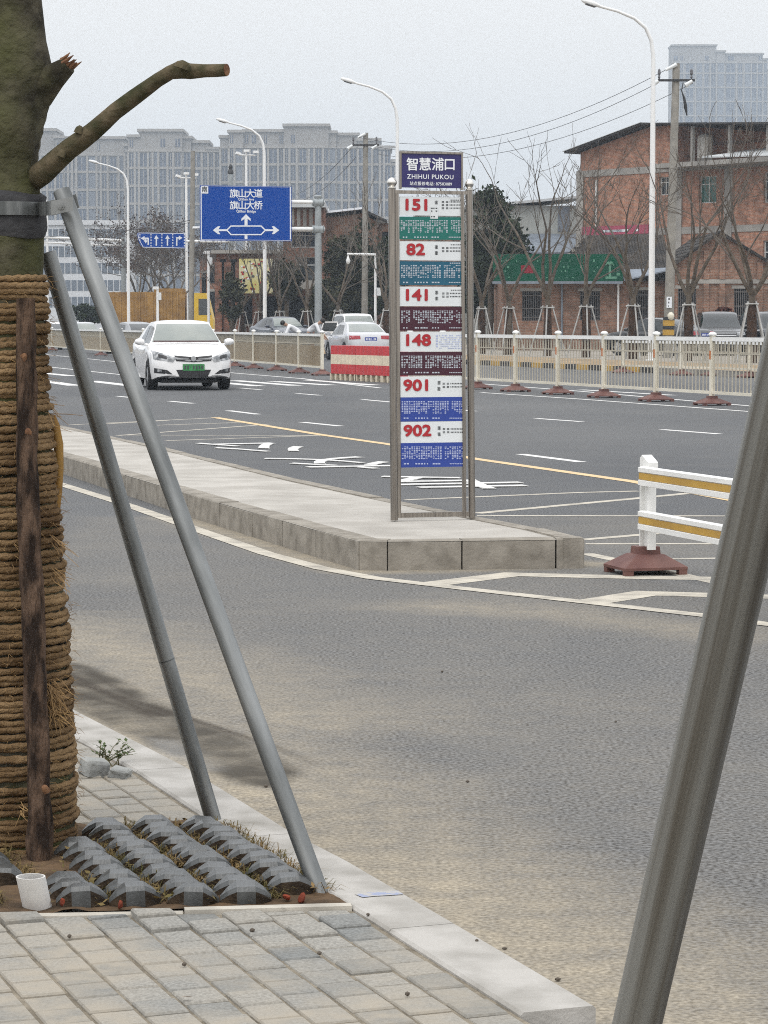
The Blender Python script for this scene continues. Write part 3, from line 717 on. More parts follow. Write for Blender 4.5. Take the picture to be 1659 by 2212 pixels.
# yellow brown strip poking out behind the trunk
M['strip'] = mat('ochre_bark', (0.36, 0.215, 0.065), 0.8, (0.20, 0.105, 0.035), 6, bump=0.3)
mb = MB(); pts = [(112, 898, 8), (119, 920, 11), (127, 960, 11), (128, 1010, 10), (125, 1060, 9), (120, 1110, 9), (112, 1180, 8)]
mb.tube([P(x, y, 6.52) for x, y, r in pts], [r * pxm(6.5) for x, y, r in pts], 10, jit=.25)
tag(mb.build('bark_strip', M['strip'], smooth=60), 'ochre yellow bark strip curving out behind the rope-wrapped trunk', 'bark')

# galvanised bracing: clamp band, two raking poles
br = thing('tree_brace', 'grey galvanised steel brace of clamp band and two slanting poles holding the rope-wrapped trunk', 'tree brace', tuple(G(690, 1955, HP)))
def pole(mb, a, c, r, n=20, lip=True):
    ax = (c - a).normalized(); u = ax.cross(Vector((0, 1, 0))).normalized(); v = ax.cross(u)
    rings = [(a, r), (c, r), (c, r * .86), (c - ax * .06, r * .84)]; vs = []
    for p, q_ in rings:
        for k in range(n):
            an = 2 * math.pi * k / n; vs.append(p + (u * math.cos(an) + v * math.sin(an)) * q_)
    mb.add(vs, [(i * n + k, i * n + (k + 1) % n, (i + 1) * n + (k + 1) % n, (i + 1) * n + k) for i in range(3) for k in range(n)] + [tuple(range(n - 1, -1, -1))])
    return u, v, ax
p2b = P(697, 1962, 5.86); p2b.z = HP - .02; p2t = P(133, 412, 6.27)
p1b = G(466, 1790, HP - .02); p1t = P(103, 545, 6.56)
def pole_obj(a, c, r, mm, parent, n=24):
    ax = (c - a); L = ax.length; mb = MB(); vs = []
    for q_, z in ((r, 0), (r, L), (r * .86, L), (r * .84, L - .06)):
        for k in range(n): an = 2 * math.pi * k / n; vs.append((q_ * math.cos(an), q_ * math.sin(an), z))
    mb.add(vs, [(i * n + k, i * n + (k + 1) % n, (i + 1) * n + (k + 1) % n, (i + 1) * n + k) for i in range(3) for k in range(n)] + [tuple(range(n - 1, -1, -1))])
    o = mb.build('pole', M[mm], parent, world=False, smooth=50)
    mw = Matrix.Translation(a) @ ax.to_track_quat('Z', 'Y').to_matrix().to_4x4(); o.matrix_basis = wm(parent).inverted() @ mw; return o
pl2 = pole_obj(p2b, p2t, .0212, 'galv', br); pole_obj(p1b, p1t, .0212, 'galv', br)
mb = MB(); d_ = (p1t - p1b).normalized(); cj = lerp(p1b, p1t, .30)
mb.tube([cj, cj + d_ * .003], [.0217, .0217], 20); mb.build('pole_seam', M['galv'], br)
# clamp band round the trunk and out to the front pole
mb = MB(); cx, r = trunk_at(455); cc_ = P(cx, 455, TY); rb = r * pxm(TY) + .014
path = []
for k in range(0, 20):
    an = R(150) + R(215) * k / 19
    path.append((cc_.x + rb * math.cos(an), cc_.y + rb * math.sin(an), cc_.z + .002))
tabend = P(157, 440, 6.20); tabmid = P(112, 450, 6.19)
path = [p for p in path if p[1] < cc_.y + .08]
path = path[:-3]
path += [tuple(tabmid), tuple(tabend)]
h = .0165; vs = []; cen = Vector((cc_.x, cc_.y, 0))
for i, p in enumerate(path):
    p = Vector(p); t_ = (Vector(path[min(i + 1, len(path) - 1)]) - Vector(path[max(0, i - 1)])).normalized(); o_ = t_.cross(UP).normalized() * .003
    vs += [p - o_ - UP * h, p + o_ - UP * h, p + o_ + UP * h, p - o_ + UP * h]
mb.add(vs, [(i * 4 + k, i * 4 + (k + 1) % 4, i * 4 + 4 + (k + 1) % 4, i * 4 + 4 + k) for i in range(len(path) - 1) for k in range(4)] + [(3, 2, 1, 0), tuple(len(vs) - 4 + k for k in range(4))])
# the back leg of the clamp comes out on the other side of the pole
q0 = P(95, 452, 6.33); q1 = P(168, 434, 6.33); dq = (q1 - q0)
mb.box(tuple((q0 + q1) / 2), (dq.length, .005, .033), rot=Matrix.Rotation(math.atan2(dq.z, dq.x) * -1, 3, 'Y'))
band = mb.build('clamp_band', M['galv'], br, smooth=40)
mb = MB(); bc = P(133, 446, 6.19)
mb.tube([bc, bc + Vector((0, -.008, 0))], [.0085, .0085], 6); mb.tube([bc + Vector((0, -.008, 0)), bc + Vector((0, -.014, 0))], [.004, .004], 8)
mb.build('bolt', M['galv'], band)
mb = MB(); n = 28; vs = []                       # black rubber packing under the band
rowy = [418, 428, 440, 455, 470, 488, 500, 514]
for j, y in enumerate(rowy):
    cx, r = trunk_at(y); c = P(cx, y, TY); bul = [.002, .016, .012, .010, .010, .008, .007, .002][j]
    for k in range(n):
        an = 2 * math.pi * k / n; w_ = .004 * noise.noise(Vector((an * 2, y * .1, 0)))
        vs.append((c.x + math.cos(an) * (r * pxm(TY) + bul + w_), c.y + math.sin(an) * (r * pxm(TY) + bul + w_), c.z + .004 * math.sin(an * 3 + j)))
mb.add(vs, [(i * n + k, i * n + (k + 1) % n, (i + 1) * n + (k + 1) % n, (i + 1) * n + k) for i in range(len(rowy) - 1) for k in range(n)])
M['pad'] = mat('black_rubber_pad', (0.035, 0.035, 0.038), 0.85, (0.06, 0.06, 0.062), 20, bump=0.4)
mb.build('rubber_pad', M['pad'], br, smooth=180)
# pole of the next tree's bracing, close to the camera
nb_ = thing('brace_pole', 'thick weathered grey steel pole slanting across the right edge of the picture', 'pole')
a_ = P(1376, 2212, 2.62); c_ = P(1586, 1296, 2.37); d_ = (c_ - a_).normalized()
foot = a_ - d_ * ((a_.z - HP) / d_.z); nb_.location = foot
M['galv_old'] = mat('weathered_steel', (0.27, 0.27, 0.255), 0.45, (0.125, 0.112, 0.092), 60, metal=0.5, bump=0.10, bscale=200, detail=5, stretch=(1, 1, 0.012), lo=.42, hi=.64)
pole_obj(foot, c_ + d_ * .65, .0252, 'galv_old', nb_, 36)

# ================================================================== TREE PIT: grass pavers, pipe, stones, weeds
M['paver'] = mat('dark_concrete_paver', (0.082, 0.087, 0.088), 0.36, (0.038, 0.040, 0.040), 18, bump=0.12, bscale=150, detail=10, lo=.32, hi=.70)
M['soilshade'] = mat('soil_and_shade_concrete', (0.060, 0.043, 0.029), 1.0, (0.025, 0.019, 0.014), 30, bump=.4)  # brown soil tone, darkened to paint shade onto the pavers' side faces
PVG = 'grass pavers in the tree pit'
PVL = 'dark grey hump-backed concrete grass paver laid in the tree pit'
def paver_mesh(name, clean):  # clean ones keep their middle upright faces free of painted shade
    # octagon in plan, arched across its width, with a small chamfer along the two long edges
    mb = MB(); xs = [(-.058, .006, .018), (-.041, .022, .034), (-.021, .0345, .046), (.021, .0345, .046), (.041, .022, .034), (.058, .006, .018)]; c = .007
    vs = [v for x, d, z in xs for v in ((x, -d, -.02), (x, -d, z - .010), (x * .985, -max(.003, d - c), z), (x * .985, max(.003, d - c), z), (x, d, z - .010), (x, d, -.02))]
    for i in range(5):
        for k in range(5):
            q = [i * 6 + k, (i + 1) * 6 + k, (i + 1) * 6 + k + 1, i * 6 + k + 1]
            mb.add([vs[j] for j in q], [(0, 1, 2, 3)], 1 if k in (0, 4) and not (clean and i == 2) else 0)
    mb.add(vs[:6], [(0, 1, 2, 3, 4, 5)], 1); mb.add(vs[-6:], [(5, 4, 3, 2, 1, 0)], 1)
    return mb.build(name, [M['paver'], M['soilshade']], weld=False)
proto = None; pv_spots = []
e1 = Vector((PFD.x, PFD.y, 0)); o0 = G(735, 1952, HP); o0.z = 0
KD2 = (GP(428, 1755) - GP(739, 1954)); KD2.z = 0; KD2.normalize()
rp = random.Random(21)
for i in range(9):
    for j in range(11):
        p = o0 - e1 * (.075 + i * .124) + KD2 * (.032 + j * .082)
        if (p - pit_back[0]).dot(PFN) < .02: continue
        px_, py_ = PX(p.x, p.y, HP)
        tc_, tr_ = trunk_at(1840); tcw = P(tc_, 1840, TY)
        if (Vector((p.x, p.y, 0)) - Vector((tcw.x, TY, 0))).length < .19: continue
        if math.hypot(px_ - 68, py_ - 1925) < 62: continue
        if i == 0 and j <= 0 : continue
        if math.hypot(px_ - 705, py_ - 1950) < 50 or math.hypot(px_ - 468, py_ - 1785) < 30: continue
        if math.hypot(px_ - 84, py_ - 1850) < 38: continue
        if px_ < -70: continue
        pv_spots.append((p, i, j))
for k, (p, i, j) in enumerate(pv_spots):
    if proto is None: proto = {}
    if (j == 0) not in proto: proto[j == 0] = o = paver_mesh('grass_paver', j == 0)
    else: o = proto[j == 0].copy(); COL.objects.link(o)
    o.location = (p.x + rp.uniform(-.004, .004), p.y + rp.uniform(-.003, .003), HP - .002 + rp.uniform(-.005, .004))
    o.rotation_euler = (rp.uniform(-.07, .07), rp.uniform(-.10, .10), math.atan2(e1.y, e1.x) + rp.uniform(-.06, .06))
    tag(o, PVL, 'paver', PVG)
# dry grass between the pavers
M['drygrass'] = mat('dry_grass', (0.20, 0.135, 0.062), 1.0, (0.065, 0.065, 0.022), 9)
mb = MB(); rs = random.Random(9)
tufts = []
for p, i, j in pv_spots:
    if rs.random() < .92: tufts.append(p + e1 * .062 + KD2 * .042 + Vector((rs.uniform(-.012, .012), rs.uniform(-.012, .012), 0)))
for q in tufts:
    for k in range(rs.randint(70, 170)):
        o = q + Vector((rs.gauss(0, .02), rs.gauss(0, .018), 0)); o.z = HP - .004
        hgt = rs.uniform(.028, .072); d = Vector((rs.uniform(-1, 1), rs.uniform(-1, 1), rs.uniform(.3, 1.3))).normalized()
        mid = o + d * hgt * .6; tip = mid + Vector((d.x, d.y, -.1)) * hgt * .6; w_ = Vector((-d.y, d.x, 0)).normalized() * .0012
        mb.add([o - w_, o + w_, mid + w_ * .8, mid - w_ * .8, tip], [(0, 1, 2, 3), (3, 2, 4)])
for k in range(420):
    p, i, j = rs.choice(pv_spots); o = p + e1 * rs.choice([-.062, .062]) + Vector((rs.gauss(0, .02), rs.gauss(0, .04), 0)); o.z = HP + rs.uniform(.006, .03); s_ = rs.uniform(.004, .012)
    a_ = Vector((rs.gauss(0, 1), rs.gauss(0, 1), rs.gauss(0, .5))).normalized(); b_ = a_.cross(Vector((rs.gauss(0, .4), rs.gauss(0, .4), 1))).normalized()
    mb.add([o - a_ * s_, o + b_ * s_ * .5, o + a_ * s_, o - b_ * s_ * .5], [(0, 1, 2, 3)])
tag(mb.build('dry_grass', M['drygrass']), kind='stuff')
# crumbs of red brick
M['redcrumb'] = mat('red_brick_crumb', (0.26, 0.055, 0.028), 0.95, (0.13, 0.035, 0.022), 20, bump=0.4)
rs = random.Random(4); first = None
for k, (x, y) in enumerate(((258, 1806), (262, 1802), (408, 1790), (416, 1793), (268, 1949), (255, 1955), (640, 1943), (655, 1944), (625, 1940), (491, 1893), (498, 1890), (484, 1908), (200, 1830), (190, 1822), (125, 1945), (130, 1952), (505, 1822))):
    if first is None or k % 4 == 0:
        bm = bmesh.new(); bmesh.ops.create_icosphere(bm, subdivisions=2, radius=.010)
        for v in bm.verts: v.co *= 1 + .75 * noise.noise(v.co * 70 + Vector((k, 0, 0))); v.co.z *= .75
        me = bpy.data.meshes.new('brick_crumb'); bm.to_mesh(me); bm.free(); me.materials.append(M['redcrumb']); first = bpy.data.objects.new('brick_crumb', me); o = first
    else: o = first.copy()
    COL.objects.link(o); g = G(x, y + 4, HP + .004); o.location = (g.x, g.y, HP + .012); o.rotation_euler = (rs.uniform(0, 3), rs.uniform(0, 3), rs.uniform(0, 3)); o.scale = (rs.uniform(.6, 1.7), rs.uniform(.6, 1.4), rs.uniform(.6, 1.2)); o.location.x += rs.uniform(-.012, .012); o.location.y += rs.uniform(-.02, .01)
    tag(o, 'small crumb of red brick between the dark humped pavers', 'brick fragment', 'red brick crumbs in the tree pit')
# white pipe
M['pvc'] = mat('white_pvc', (0.66, 0.65, 0.63), 0.45, (0.50, 0.48, 0.45), 18, detail=9, lo=0.5, hi=0.9)
g = G(77, 1966, HP); g.y += .03; mb = MB(); n = 28
ax = P(66, 1893, g.y - .034) - Vector((g.x, g.y, HP))
vs = []
for r, s in ((.0325, -.2), (.0325, 1.0), (.0292, 1.0), (.0292, -.1)):
    for k in range(n):
        an = 2 * math.pi * k / n; vs.append(Vector((g.x, g.y, HP)) + ax * s + Vector((math.cos(an) * r, math.sin(an) * r, 0)))
mb.add(vs, [(i * n + k, i * n + (k + 1) % n, (i + 1) * n + (k + 1) % n, (i + 1) * n + k) for i in range(3) for k in range(n)] + [tuple(3 * n + k for k in range(n))])
tag(mb.build('plastic_pipe', M['pvc'], smooth=40), 'short white plastic pipe standing open-ended in the tree pit', 'pipe')
# two broken stones and a weed by the kerb
M['stone'] = mat('broken_stone', (0.33, 0.335, 0.32), 0.9, (0.20, 0.205, 0.20), 12, bump=0.4, bscale=60)
def rock(x, y, sx, sy, sz, rz, label, seed):
    bm = bmesh.new(); bmesh.ops.create_cube(bm, size=1); bmesh.ops.bevel(bm, geom=bm.edges[:], offset=.14, segments=1, affect='EDGES')
    bmesh.ops.subdivide_edges(bm, edges=bm.edges[:], cuts=1, use_grid_fill=True)
    for v in bm.verts: v.co += v.co.normalized() * .16 * noise.noise(v.co * 2 + Vector((seed, 0, 0))); v.co = Vector((v.co.x * sx, v.co.y * sy, v.co.z * sz))
    me = bpy.data.meshes.new('stone'); bm.to_mesh(me); bm.free(); me.materials.append(M['stone']); o = bpy.data.objects.new('stone', me); COL.objects.link(o)
    g = G(x, y, HP); o.location = (g.x, g.y + sy * .4, HP + sz * .42); o.rotation_euler = (.12, .18, rz); tag(o, label, 'stone', 'broken stones by the kerb')
rock(202, 1678, .075, .07, .052, .5, 'larger pale grey broken stone lying beside the wrapped trunk', 1)
rock(258, 1682, .055, .05, .03, -.2, 'smaller flat pale stone beside the kerb, just right of the larger one', 5)
M['leaf'] = mat('weed_leaf', (0.085, 0.115, 0.045), 0.7, (0.05, 0.07, 0.03), 20)
M['stemg'] = mat('weed_stem', (0.11, 0.10, 0.05), 0.9)
wd = thing('weed', 'small green leafy weed growing behind the broken stones at the kerb', 'weed', tuple(G(235, 1648, HP)))
sm_, lm_ = MB(), MB(); rs = random.Random(2); base_ = G(236, 1655, HP)
for k in range(13):
    tip = P(rs.uniform(182, 292), rs.uniform(1590, 1632), base_.y + rs.uniform(-.05, .09)); o = base_ + Vector((rs.uniform(-.03, .03), rs.uniform(-.02, .02), 0))
    md = lerp(o, tip, .5) + Vector((0, 0, .012)); sm_.tube([o, md, tip], [.0018, .0014, .0008], 4)
    for q in range(9):
        u = .35 + .65 * q / 8; p = lerp(lerp(o, md, u), lerp(md, tip, u), u); an = rs.uniform(0, 6.28); L2 = rs.uniform(.010, .019)
        d = Vector((math.cos(an), math.sin(an), rs.uniform(.2, .9))).normalized(); w_ = d.cross(UP).normalized() * L2 * .32
        lm_.add([p, p + d * L2 * .5 + w_, p + d * L2, p + d * L2 * .5 - w_], [(0, 1, 2, 3)])
sm_.build('stem', M['stemg'], wd); lm_.build('leaves', M['leaf'], wd)

# ================================================================== BUS STOP SIGN
SO = G(935, 1123, HI); SO.z = 0; SP = Plane(SO, N)
sign = thing('bus_stop_sign', 'tall stainless steel bus stop sign with blue header and six route panels on the island', 'bus stop sign', (SO.x, SO.y, HI))
def sp(a, z, o=0.0): p = SO + N * a + UP * z + SP.n * o; return p   # SP.n points to the camera side
fr_rot = Matrix(((N.x, SP.n.x, 0), (N.y, SP.n.y, 0), (0, 0, 1)))
def slab(mb, a0, z0, a1, z1, o0, o1, mi=0):
    c = sp((a0 + a1) / 2, (z0 + z1) / 2, (o0 + o1) / 2); mb.box(tuple(c), (abs(a1 - a0), abs(o1 - o0), abs(z1 - z0)), mi, fr_rot)
def post(name, xb0, xb1, yb, xt0, xt1, yt):
    a0, zb = SP.at(xb0, yb); a1, _ = SP.at(xb1, yb); b0, ztp = SP.at(xt0, yt); b1, _ = SP.at(xt1, yt)
    mb = MB(); r = (a1 - a0) / 2
    mb.tube([sp((a0 + a1) / 2, HI + .003), sp((b0 + b1) / 2, ztp)], [r, r], 20)
    p = mb.build(name, M['steel'], sign, smooth=50)
    mb = MB(); c = sp((b0 + b1) / 2, ztp)
    mb.lathe(tuple(c), [(r * .8, 0), (r * 1.12, .003), (r * 1.12, .008), (r * .6, .012), (r * 1.0, .02), (r * 1.28, .034), (r * 1.28, .046), (r * 1.0, .060), (r * .5, .069), (.001, .072)], 20)
    mb.build('ball_cap', M['chrome'], p, smooth=60)
post('post', 844, 859.6, 1124, 839, 854, 408); post('post', 1012.6, 1026.6, 1122, 1006, 1021, 411)
mb = MB()
def lean(x, y): return x + 5.5 * (y - 420) / 700          # the frame leans a little to the left as it rises
for xb, wd_ in ((862, 3.6), (1003, 3.6)):
    a0, z0 = SP.at(lean(xb, 1118) - 5.5, 1118); a1, z1 = SP.at(lean(xb, 415) - 5.5 + (0), 415)
    ww = wd_ * SO.y / FPX
    mb.add([sp(a0 - ww, z0, .012), sp(a0 + ww, z0, .012), sp(a1 + ww, z1, .012), sp(a1 - ww, z1, .012), sp(a0 - ww, z0, -.012), sp(a0 + ww, z0, -.012), sp(a1 + ww, z1, -.012), sp(a1 - ww, z1, -.012)],
           [(0, 1, 2, 3), (7, 6, 5, 4), (0, 4, 5, 1), (1, 5, 6, 2), (2, 6, 7, 3), (3, 7, 4, 0)])
a0, z0, a1, z1 = SP.rect(860, 1108, 1013, 1115); slab(mb, a0, z0, a1, z1, -.011, .011)
a0, z0, a1, z1 = SP.rect(852, 411, 1010, 420.5); slab(mb, a0, z0, a1, z1, -.014, .015)
mb.build('inner_frame', M['steel'], sign)
M['panelwhite'] = mat('white_panel', (0.70, 0.73, 0.745), 0.4, (0.66, 0.69, 0.70), 3)
def flat(name, c, r=.4): M[name] = mat(name, c, r, tuple(v * .9 for v in c), 5)
flat('navy', (0.026, 0.022, 0.125)); flat('green_panel', (0.006, 0.15, 0.125)); flat('teal_panel', (0.008, 0.098, 0.165)); flat('maroon_panel', (0.052, 0.008, 0.022))
flat('blue_panel', (0.022, 0.055, 0.30)); M['signink'] = mat('white_lettering', (0.78, 0.80, 0.82), .5); M['paleink'] = mat('faded_lettering', (0.46, 0.50, 0.55), .5)
M['bluetext'] = mat('pale_blue_lettering', (0.42, 0.47, 0.66), .5)
hd = MB(); x0, y0, x1, y1 = 862.5, 327, 999, 409
a0, z0, a1, z1 = SP.rect(x0, y0, x1, y1); slab(hd, a0 + .012, z0 + .006, a1 - .012, z1 - .012, -.006, .006)
hdr = hd.build('header_panel', M['navy'], sign)
mb = MB()
slab(mb, a0, z0 - .004, a0 + .012, z1, -.012, .012); slab(mb, a1 - .012, z0 - .004, a1, z1, -.012, .012); slab(mb, a0, z1 - .012, a1, z1 + .001, -.0125, .0125)
mb.build('header_frame', M['steel'], hdr)
def put(mb, s, x, y, hpx, bold=0.0, sx=1.0, o=.0075, mi=0, align='CENTER', space=1.0, k=1.0):
    a, z = SP.at(x, y); size = hpx * SO.y / FPX * k
    mb.text(s, pm(sp(a, z, o), N), size, bold=bold * size, mi=mi, align=align, sx=sx, space=space)
mb = MB(); rs = random.Random(77)
for ch, x in zip('智慧浦口', (890.5, 917.5, 945, 970.5)): put(mb, ch, x, 357, 28, .018, k=1.02)
put(mb, 'ZHIHUI PUKOU', 929, 382.5, 13.5, .012, sx=1.02, space=1.12)
put(mb, '站点报修电话: 87583089', 930, 397.5, 8.8, .01, space=1.05)
mb.build('lettering', M['signink'], hdr)
TR = {'151': (424.6, 467, 518.6, 'green_panel'), '82': (521, 563.5, 616.5, 'teal_panel'), '141': (619, 662, 714.5, 'maroon_panel'), '148': (716.5, 759.5, 811, 'maroon_panel'),
      '901': (813.5, 857.5, 909.5, 'blue_panel'), '902': (911.5, 955.5, 1008, 'blue_panel')}
for k, (no, (ya, yb, yc, mm)) in enumerate(TR.items()):
    xl, xr = 862.8 + 2.6 * (ya - 424) / 560, 999.6 + 1.6 * (ya - 424) / 560
    a0, z0, a1, z1 = SP.rect(xl, ya, xr, yb); mb = MB(); slab(mb, a0, z0 + .001, a1, z1, -.004, .004)
    wp = mb.build('route_number_panel', M['panelwhite'], sign)
    tag(wp, 'white panel with the red route number ' + no)
    yc_n = lerp(ya, yb, .44); xc = xl + (36 if len(no) == 3 else 34)
    mb = MB(); put(mb, no, xc, yc_n + .5, 33, .044, sx=1.28, k=1.0); mb.build('route_number', M['red'], wp)
    mb = MB()                                    # small print: rows of short strokes
    px2 = SO.y / FPX
    def dash(x, y, w, h):
        a, z = SP.at(x, y); slab(mb, a, z - h * px2 / 2, a + w * px2, z + h * px2 / 2, .0042, .0056)
    if no == '148':
        for r_ in range(7):
            for c_ in range(16):
                if rs.random() < .8: dash(xl + 84 + c_ * 3.1, ya + 8 + r_ * 4.6, rs.uniform(1.4, 2.5), rs.uniform(1.6, 2.8))
        for r_ in range(5): dash(xl + 77, ya + 9 + r_ * 5.6, 4.2, 3.4)
        wm_ = M['bluetext']
    else:
        big = [(xl + 76 + (4 if no[0] == '9' else 0), lerp(ya, yb, .30)), (xl + 76 + (4 if no[0] == '9' else 0), lerp(ya, yb, .60))]
        for x, y in big:
            for q in range(4): dash(x + rs.uniform(-.5, .5), y - 3 + q * 2, 6.5, 1.0)
            dash(x + 2.6, y, 1.1, 8)
        for r_ in range(3 if no == '151' else 2):
            yy = lerp(ya, yb, (.27 if no == '151' else .34) + .16 * r_)
            for c_ in range(2):
                for q in range(2): dash(xl + 91 + c_ * 9, yy - 1 + q * 2.3, 5.2, 1.3)
            for c_ in range(8): dash(xl + 108 + c_ * 3.3, yy, rs.uniform(1.5, 2.4), 2.6)
        if no[0] != '9':
            for c_ in range(6): dash(xl + 110 + c_ * 4, lerp(ya, yb, .18), rs.uniform(2, 3), 1.8)
        wm_ = M['ink']
    mb.build('small_print', wm_, wp)
    if no == '151':                              # paper sticker over the edge of the panel
        mb = MB(); a0_, z0_, a1_, z1_ = SP.rect(929, 446, 945.5, 472.5); slab(mb, a0_, z0_, a1_, z1_, .0060, .0068)
        stkr = mb.build('paper_sticker', M['panelwhite'], wp); mb = MB()
        for r_ in range(4):
            for c_ in range(3):
                if rs.random() < .75:
                    a, z = SP.at(930.5 + c_ * 4.8, 450 + r_ * 6); slab(mb, a, z - 1.3 * px2, a + rs.uniform(2.5, 4.2) * px2, z + 1.3 * px2, .0068, .0076)
        mb.build('sticker_print', M['ink'], stkr)
    a0, z0, a1, z1 = SP.rect(xl, yb + .8, xr + .4, yc); mb = MB(); slab(mb, a0, z0 + .001, a1, z1, -.0042, .0038)
    cp = mb.build('stop_list_panel', M[mm], sign)
    tag(cp, {'g': 'green', 't': 'dark teal', 'm': 'maroon', 'b': 'blue'}[mm[0]] + ' panel listing the stops of route ' + no)
    mb = MB(); ytop, ybot = lerp(yb, yc, .16), lerp(yb, yc, .70); cols = 26; gap_c = rs.choice([4, 9, 17, 20]) if no not in ('151', '901') else 20
    for c_ in range(cols):                       # every stop name is a column of tiny characters
        if c_ == gap_c: continue
        rows_ = 8 if rs.random() < .75 else rs.randint(4, 7)
        for r_ in range(rows_):
            yy = lerp(ytop, ybot, (r_ + .5) / 8); x = xl + 2.5 + c_ * 5.15
            if rs.random() < .14: continue
            a, z = SP.at(x, yy); hh = 2.3 * px2
            k_ = rs.random()
            if k_ < .4: slab(mb, a, z - hh / 2, a + 3.6 * px2, z + hh / 2, .004, .0050)
            elif k_ < .75:
                slab(mb, a, z + .1 * hh, a + 3.6 * px2, z + .5 * hh, .004, .0050); slab(mb, a + 1.2 * px2, z - .5 * hh, a + 2.3 * px2, z + .1 * hh, .004, .0050)
            else:
                slab(mb, a, z - .5 * hh, a + 1.3 * px2, z + .5 * hh, .004, .0050); slab(mb, a + 2.2 * px2, z - .5 * hh, a + 3.7 * px2, z + .5 * hh, .004, .0050)
    yy = lerp(yb, yc, .88)
    for c_ in range(13):
        if c_ in (2, 3, 9): continue
        a, z = SP.at(xl + 7 + c_ * 6.2, yy); slab(mb, a, z - 1.4 * px2, a + rs.uniform(2.5, 5) * px2, z + 1.4 * px2, .004, .0050)
    for c_ in range(8): a, z = SP.at(xl + 106 + c_ * 3.6, yy); slab(mb, a, z - 1.0 * px2, a + 2.6 * px2, z + 1.0 * px2, .004, .0050)
    if no in ('82',):
        for c_ in range(7): a, z = SP.at(xl + 108 + c_ * 4, yb + 5); slab(mb, a, z - 1.1 * px2, a + 2.8 * px2, z + 1.1 * px2, .004, .0050)
    tag(mb.build('stop_names', M['paleink'] if mm[0] != 'b' else M['bluetext'], cp), kind='stuff')

# ================================================================== NEAR WHITE AND YELLOW BARRIER
bo = G(1394, 1238, 0); bo = Vector((bo.x, bo.y, 0)); dB = -A
bar = thing('crash_barrier', 'white steel barrier with yellow striped double rails on a maroon rubber foot, nearest the camera', 'barrier', tuple(bo))
brot = Matrix(((dB.x, N.x, 0), (dB.y, N.y, 0), (0, 0, 1)))
def bl(a, o, z): return bo + dB * a + N * o + UP * z
def footprint(mb, cen, d, nn, w, l, h, hs=.55):   # stepped rubber foot with hollow edges
    def q(a, o, z): return cen + d * a + nn * o + UP * z
    lv = [(1.0, .03), (1.0, .045), (hs * .78, h * .72), (hs * .62, h * .74), (hs * .58, h)]
    vs = []
    for k, z in lv:
        kk = min(1, k * 1.0); vs += [q(-l * k, -w * k, z), q(l * k, -w * k, z), q(l * k, w * k, z), q(-l * k, w * k, z)]
    fs = [(3, 2, 1, 0)] + [(i * 4 + j, i * 4 + (j + 1) % 4, i * 4 + 4 + (j + 1) % 4, i * 4 + 4 + j) for i in range(4) for j in range(4)] + [tuple(16 + j for j in range(4))]
    mb.add(vs, fs)
    for sa in (-1, 1):
        for sb in (-1, 1):
            c = q(sa * l * .86, sb * w * .86, .0165); mb.box(tuple(c), (l * .26, w * .26, .033), rot=Matrix(((d.x, nn.x, 0), (d.y, nn.y, 0), (0, 0, 1))))
mb = MB(); footprint(mb, bo, N, dB, .165, .19, .155, .58); foot_ = mb.build('foot', M['brownbase'], bar)
mb = MB()
mb.box(tuple(bl(-.012, 0, .40)), (.012, .062, .52), rot=brot); mb.box(tuple(bl(.036, 0, .385)), (.085, .012, .49), rot=brot); mb.box(tuple(bl(.084, 0, .37)), (.012, .05, .46), rot=brot)
pr = [bl(-.018, -.031, .655), bl(.01, -.031, .675), bl(.09, -.025, .635), bl(.09, -.025, .60), bl(-.018, -.031, .60)]
mb.add([tuple(p) for p in pr] + [tuple(p + N * .06) for p in pr], [(0, 1, 2, 3, 4)[::-1], (5, 6, 7, 8, 9)] + [(i, (i + 1) % 5, 5 + (i + 1) % 5, 5 + i) for i in range(5)])
mb.build('post', M['white'], bar)
RL = 3.2
for zc in (.555, .305):
    mb = MB(); pr = [(.0, -.056), (.022, -.050), (.022, -.022), (.014, -.018), (.014, .022), (.022, .026), (.022, .050), (.0, .056), (-.014, .056), (-.014, -.056)]
    vs = [tuple(bl(.02, -.036 - o, zc + z)) for o, z in pr] + [tuple(bl(RL, -.036 - o, zc + z)) for o, z in pr]; n = len(pr)
    mb.add(vs, [tuple(range(n)), tuple(range(2 * n - 1, n - 1, -1))] + [(i, n + i, n + (i + 1) % n, (i + 1) % n) for i in range(n)])
    rl = mb.build('rail', M['white'], bar)
    mb = MB(); mb.box(tuple(bl((.025 + RL - .01) / 2, -.0525, zc + .002)), (RL - .035, .005, .037), rot=brot); mb.build('yellow_stripe', M['yellow'], rl)
# the far end of that barrier stands beyond the frame on the same kind of foot
mb = MB(); footprint(mb, bo + dB * RL, N, dB, .165, .19, .155, .58); mb.build('foot', M['brownbase'], bar)
mb = MB(); mb.box(tuple(bl(RL + .02, 0, .40)), (.012, .062, .52), rot=brot); mb.box(tuple(bl(RL - .03, 0, .385)), (.085, .012, .49), rot=brot); mb.build('post', M['white'], bar)
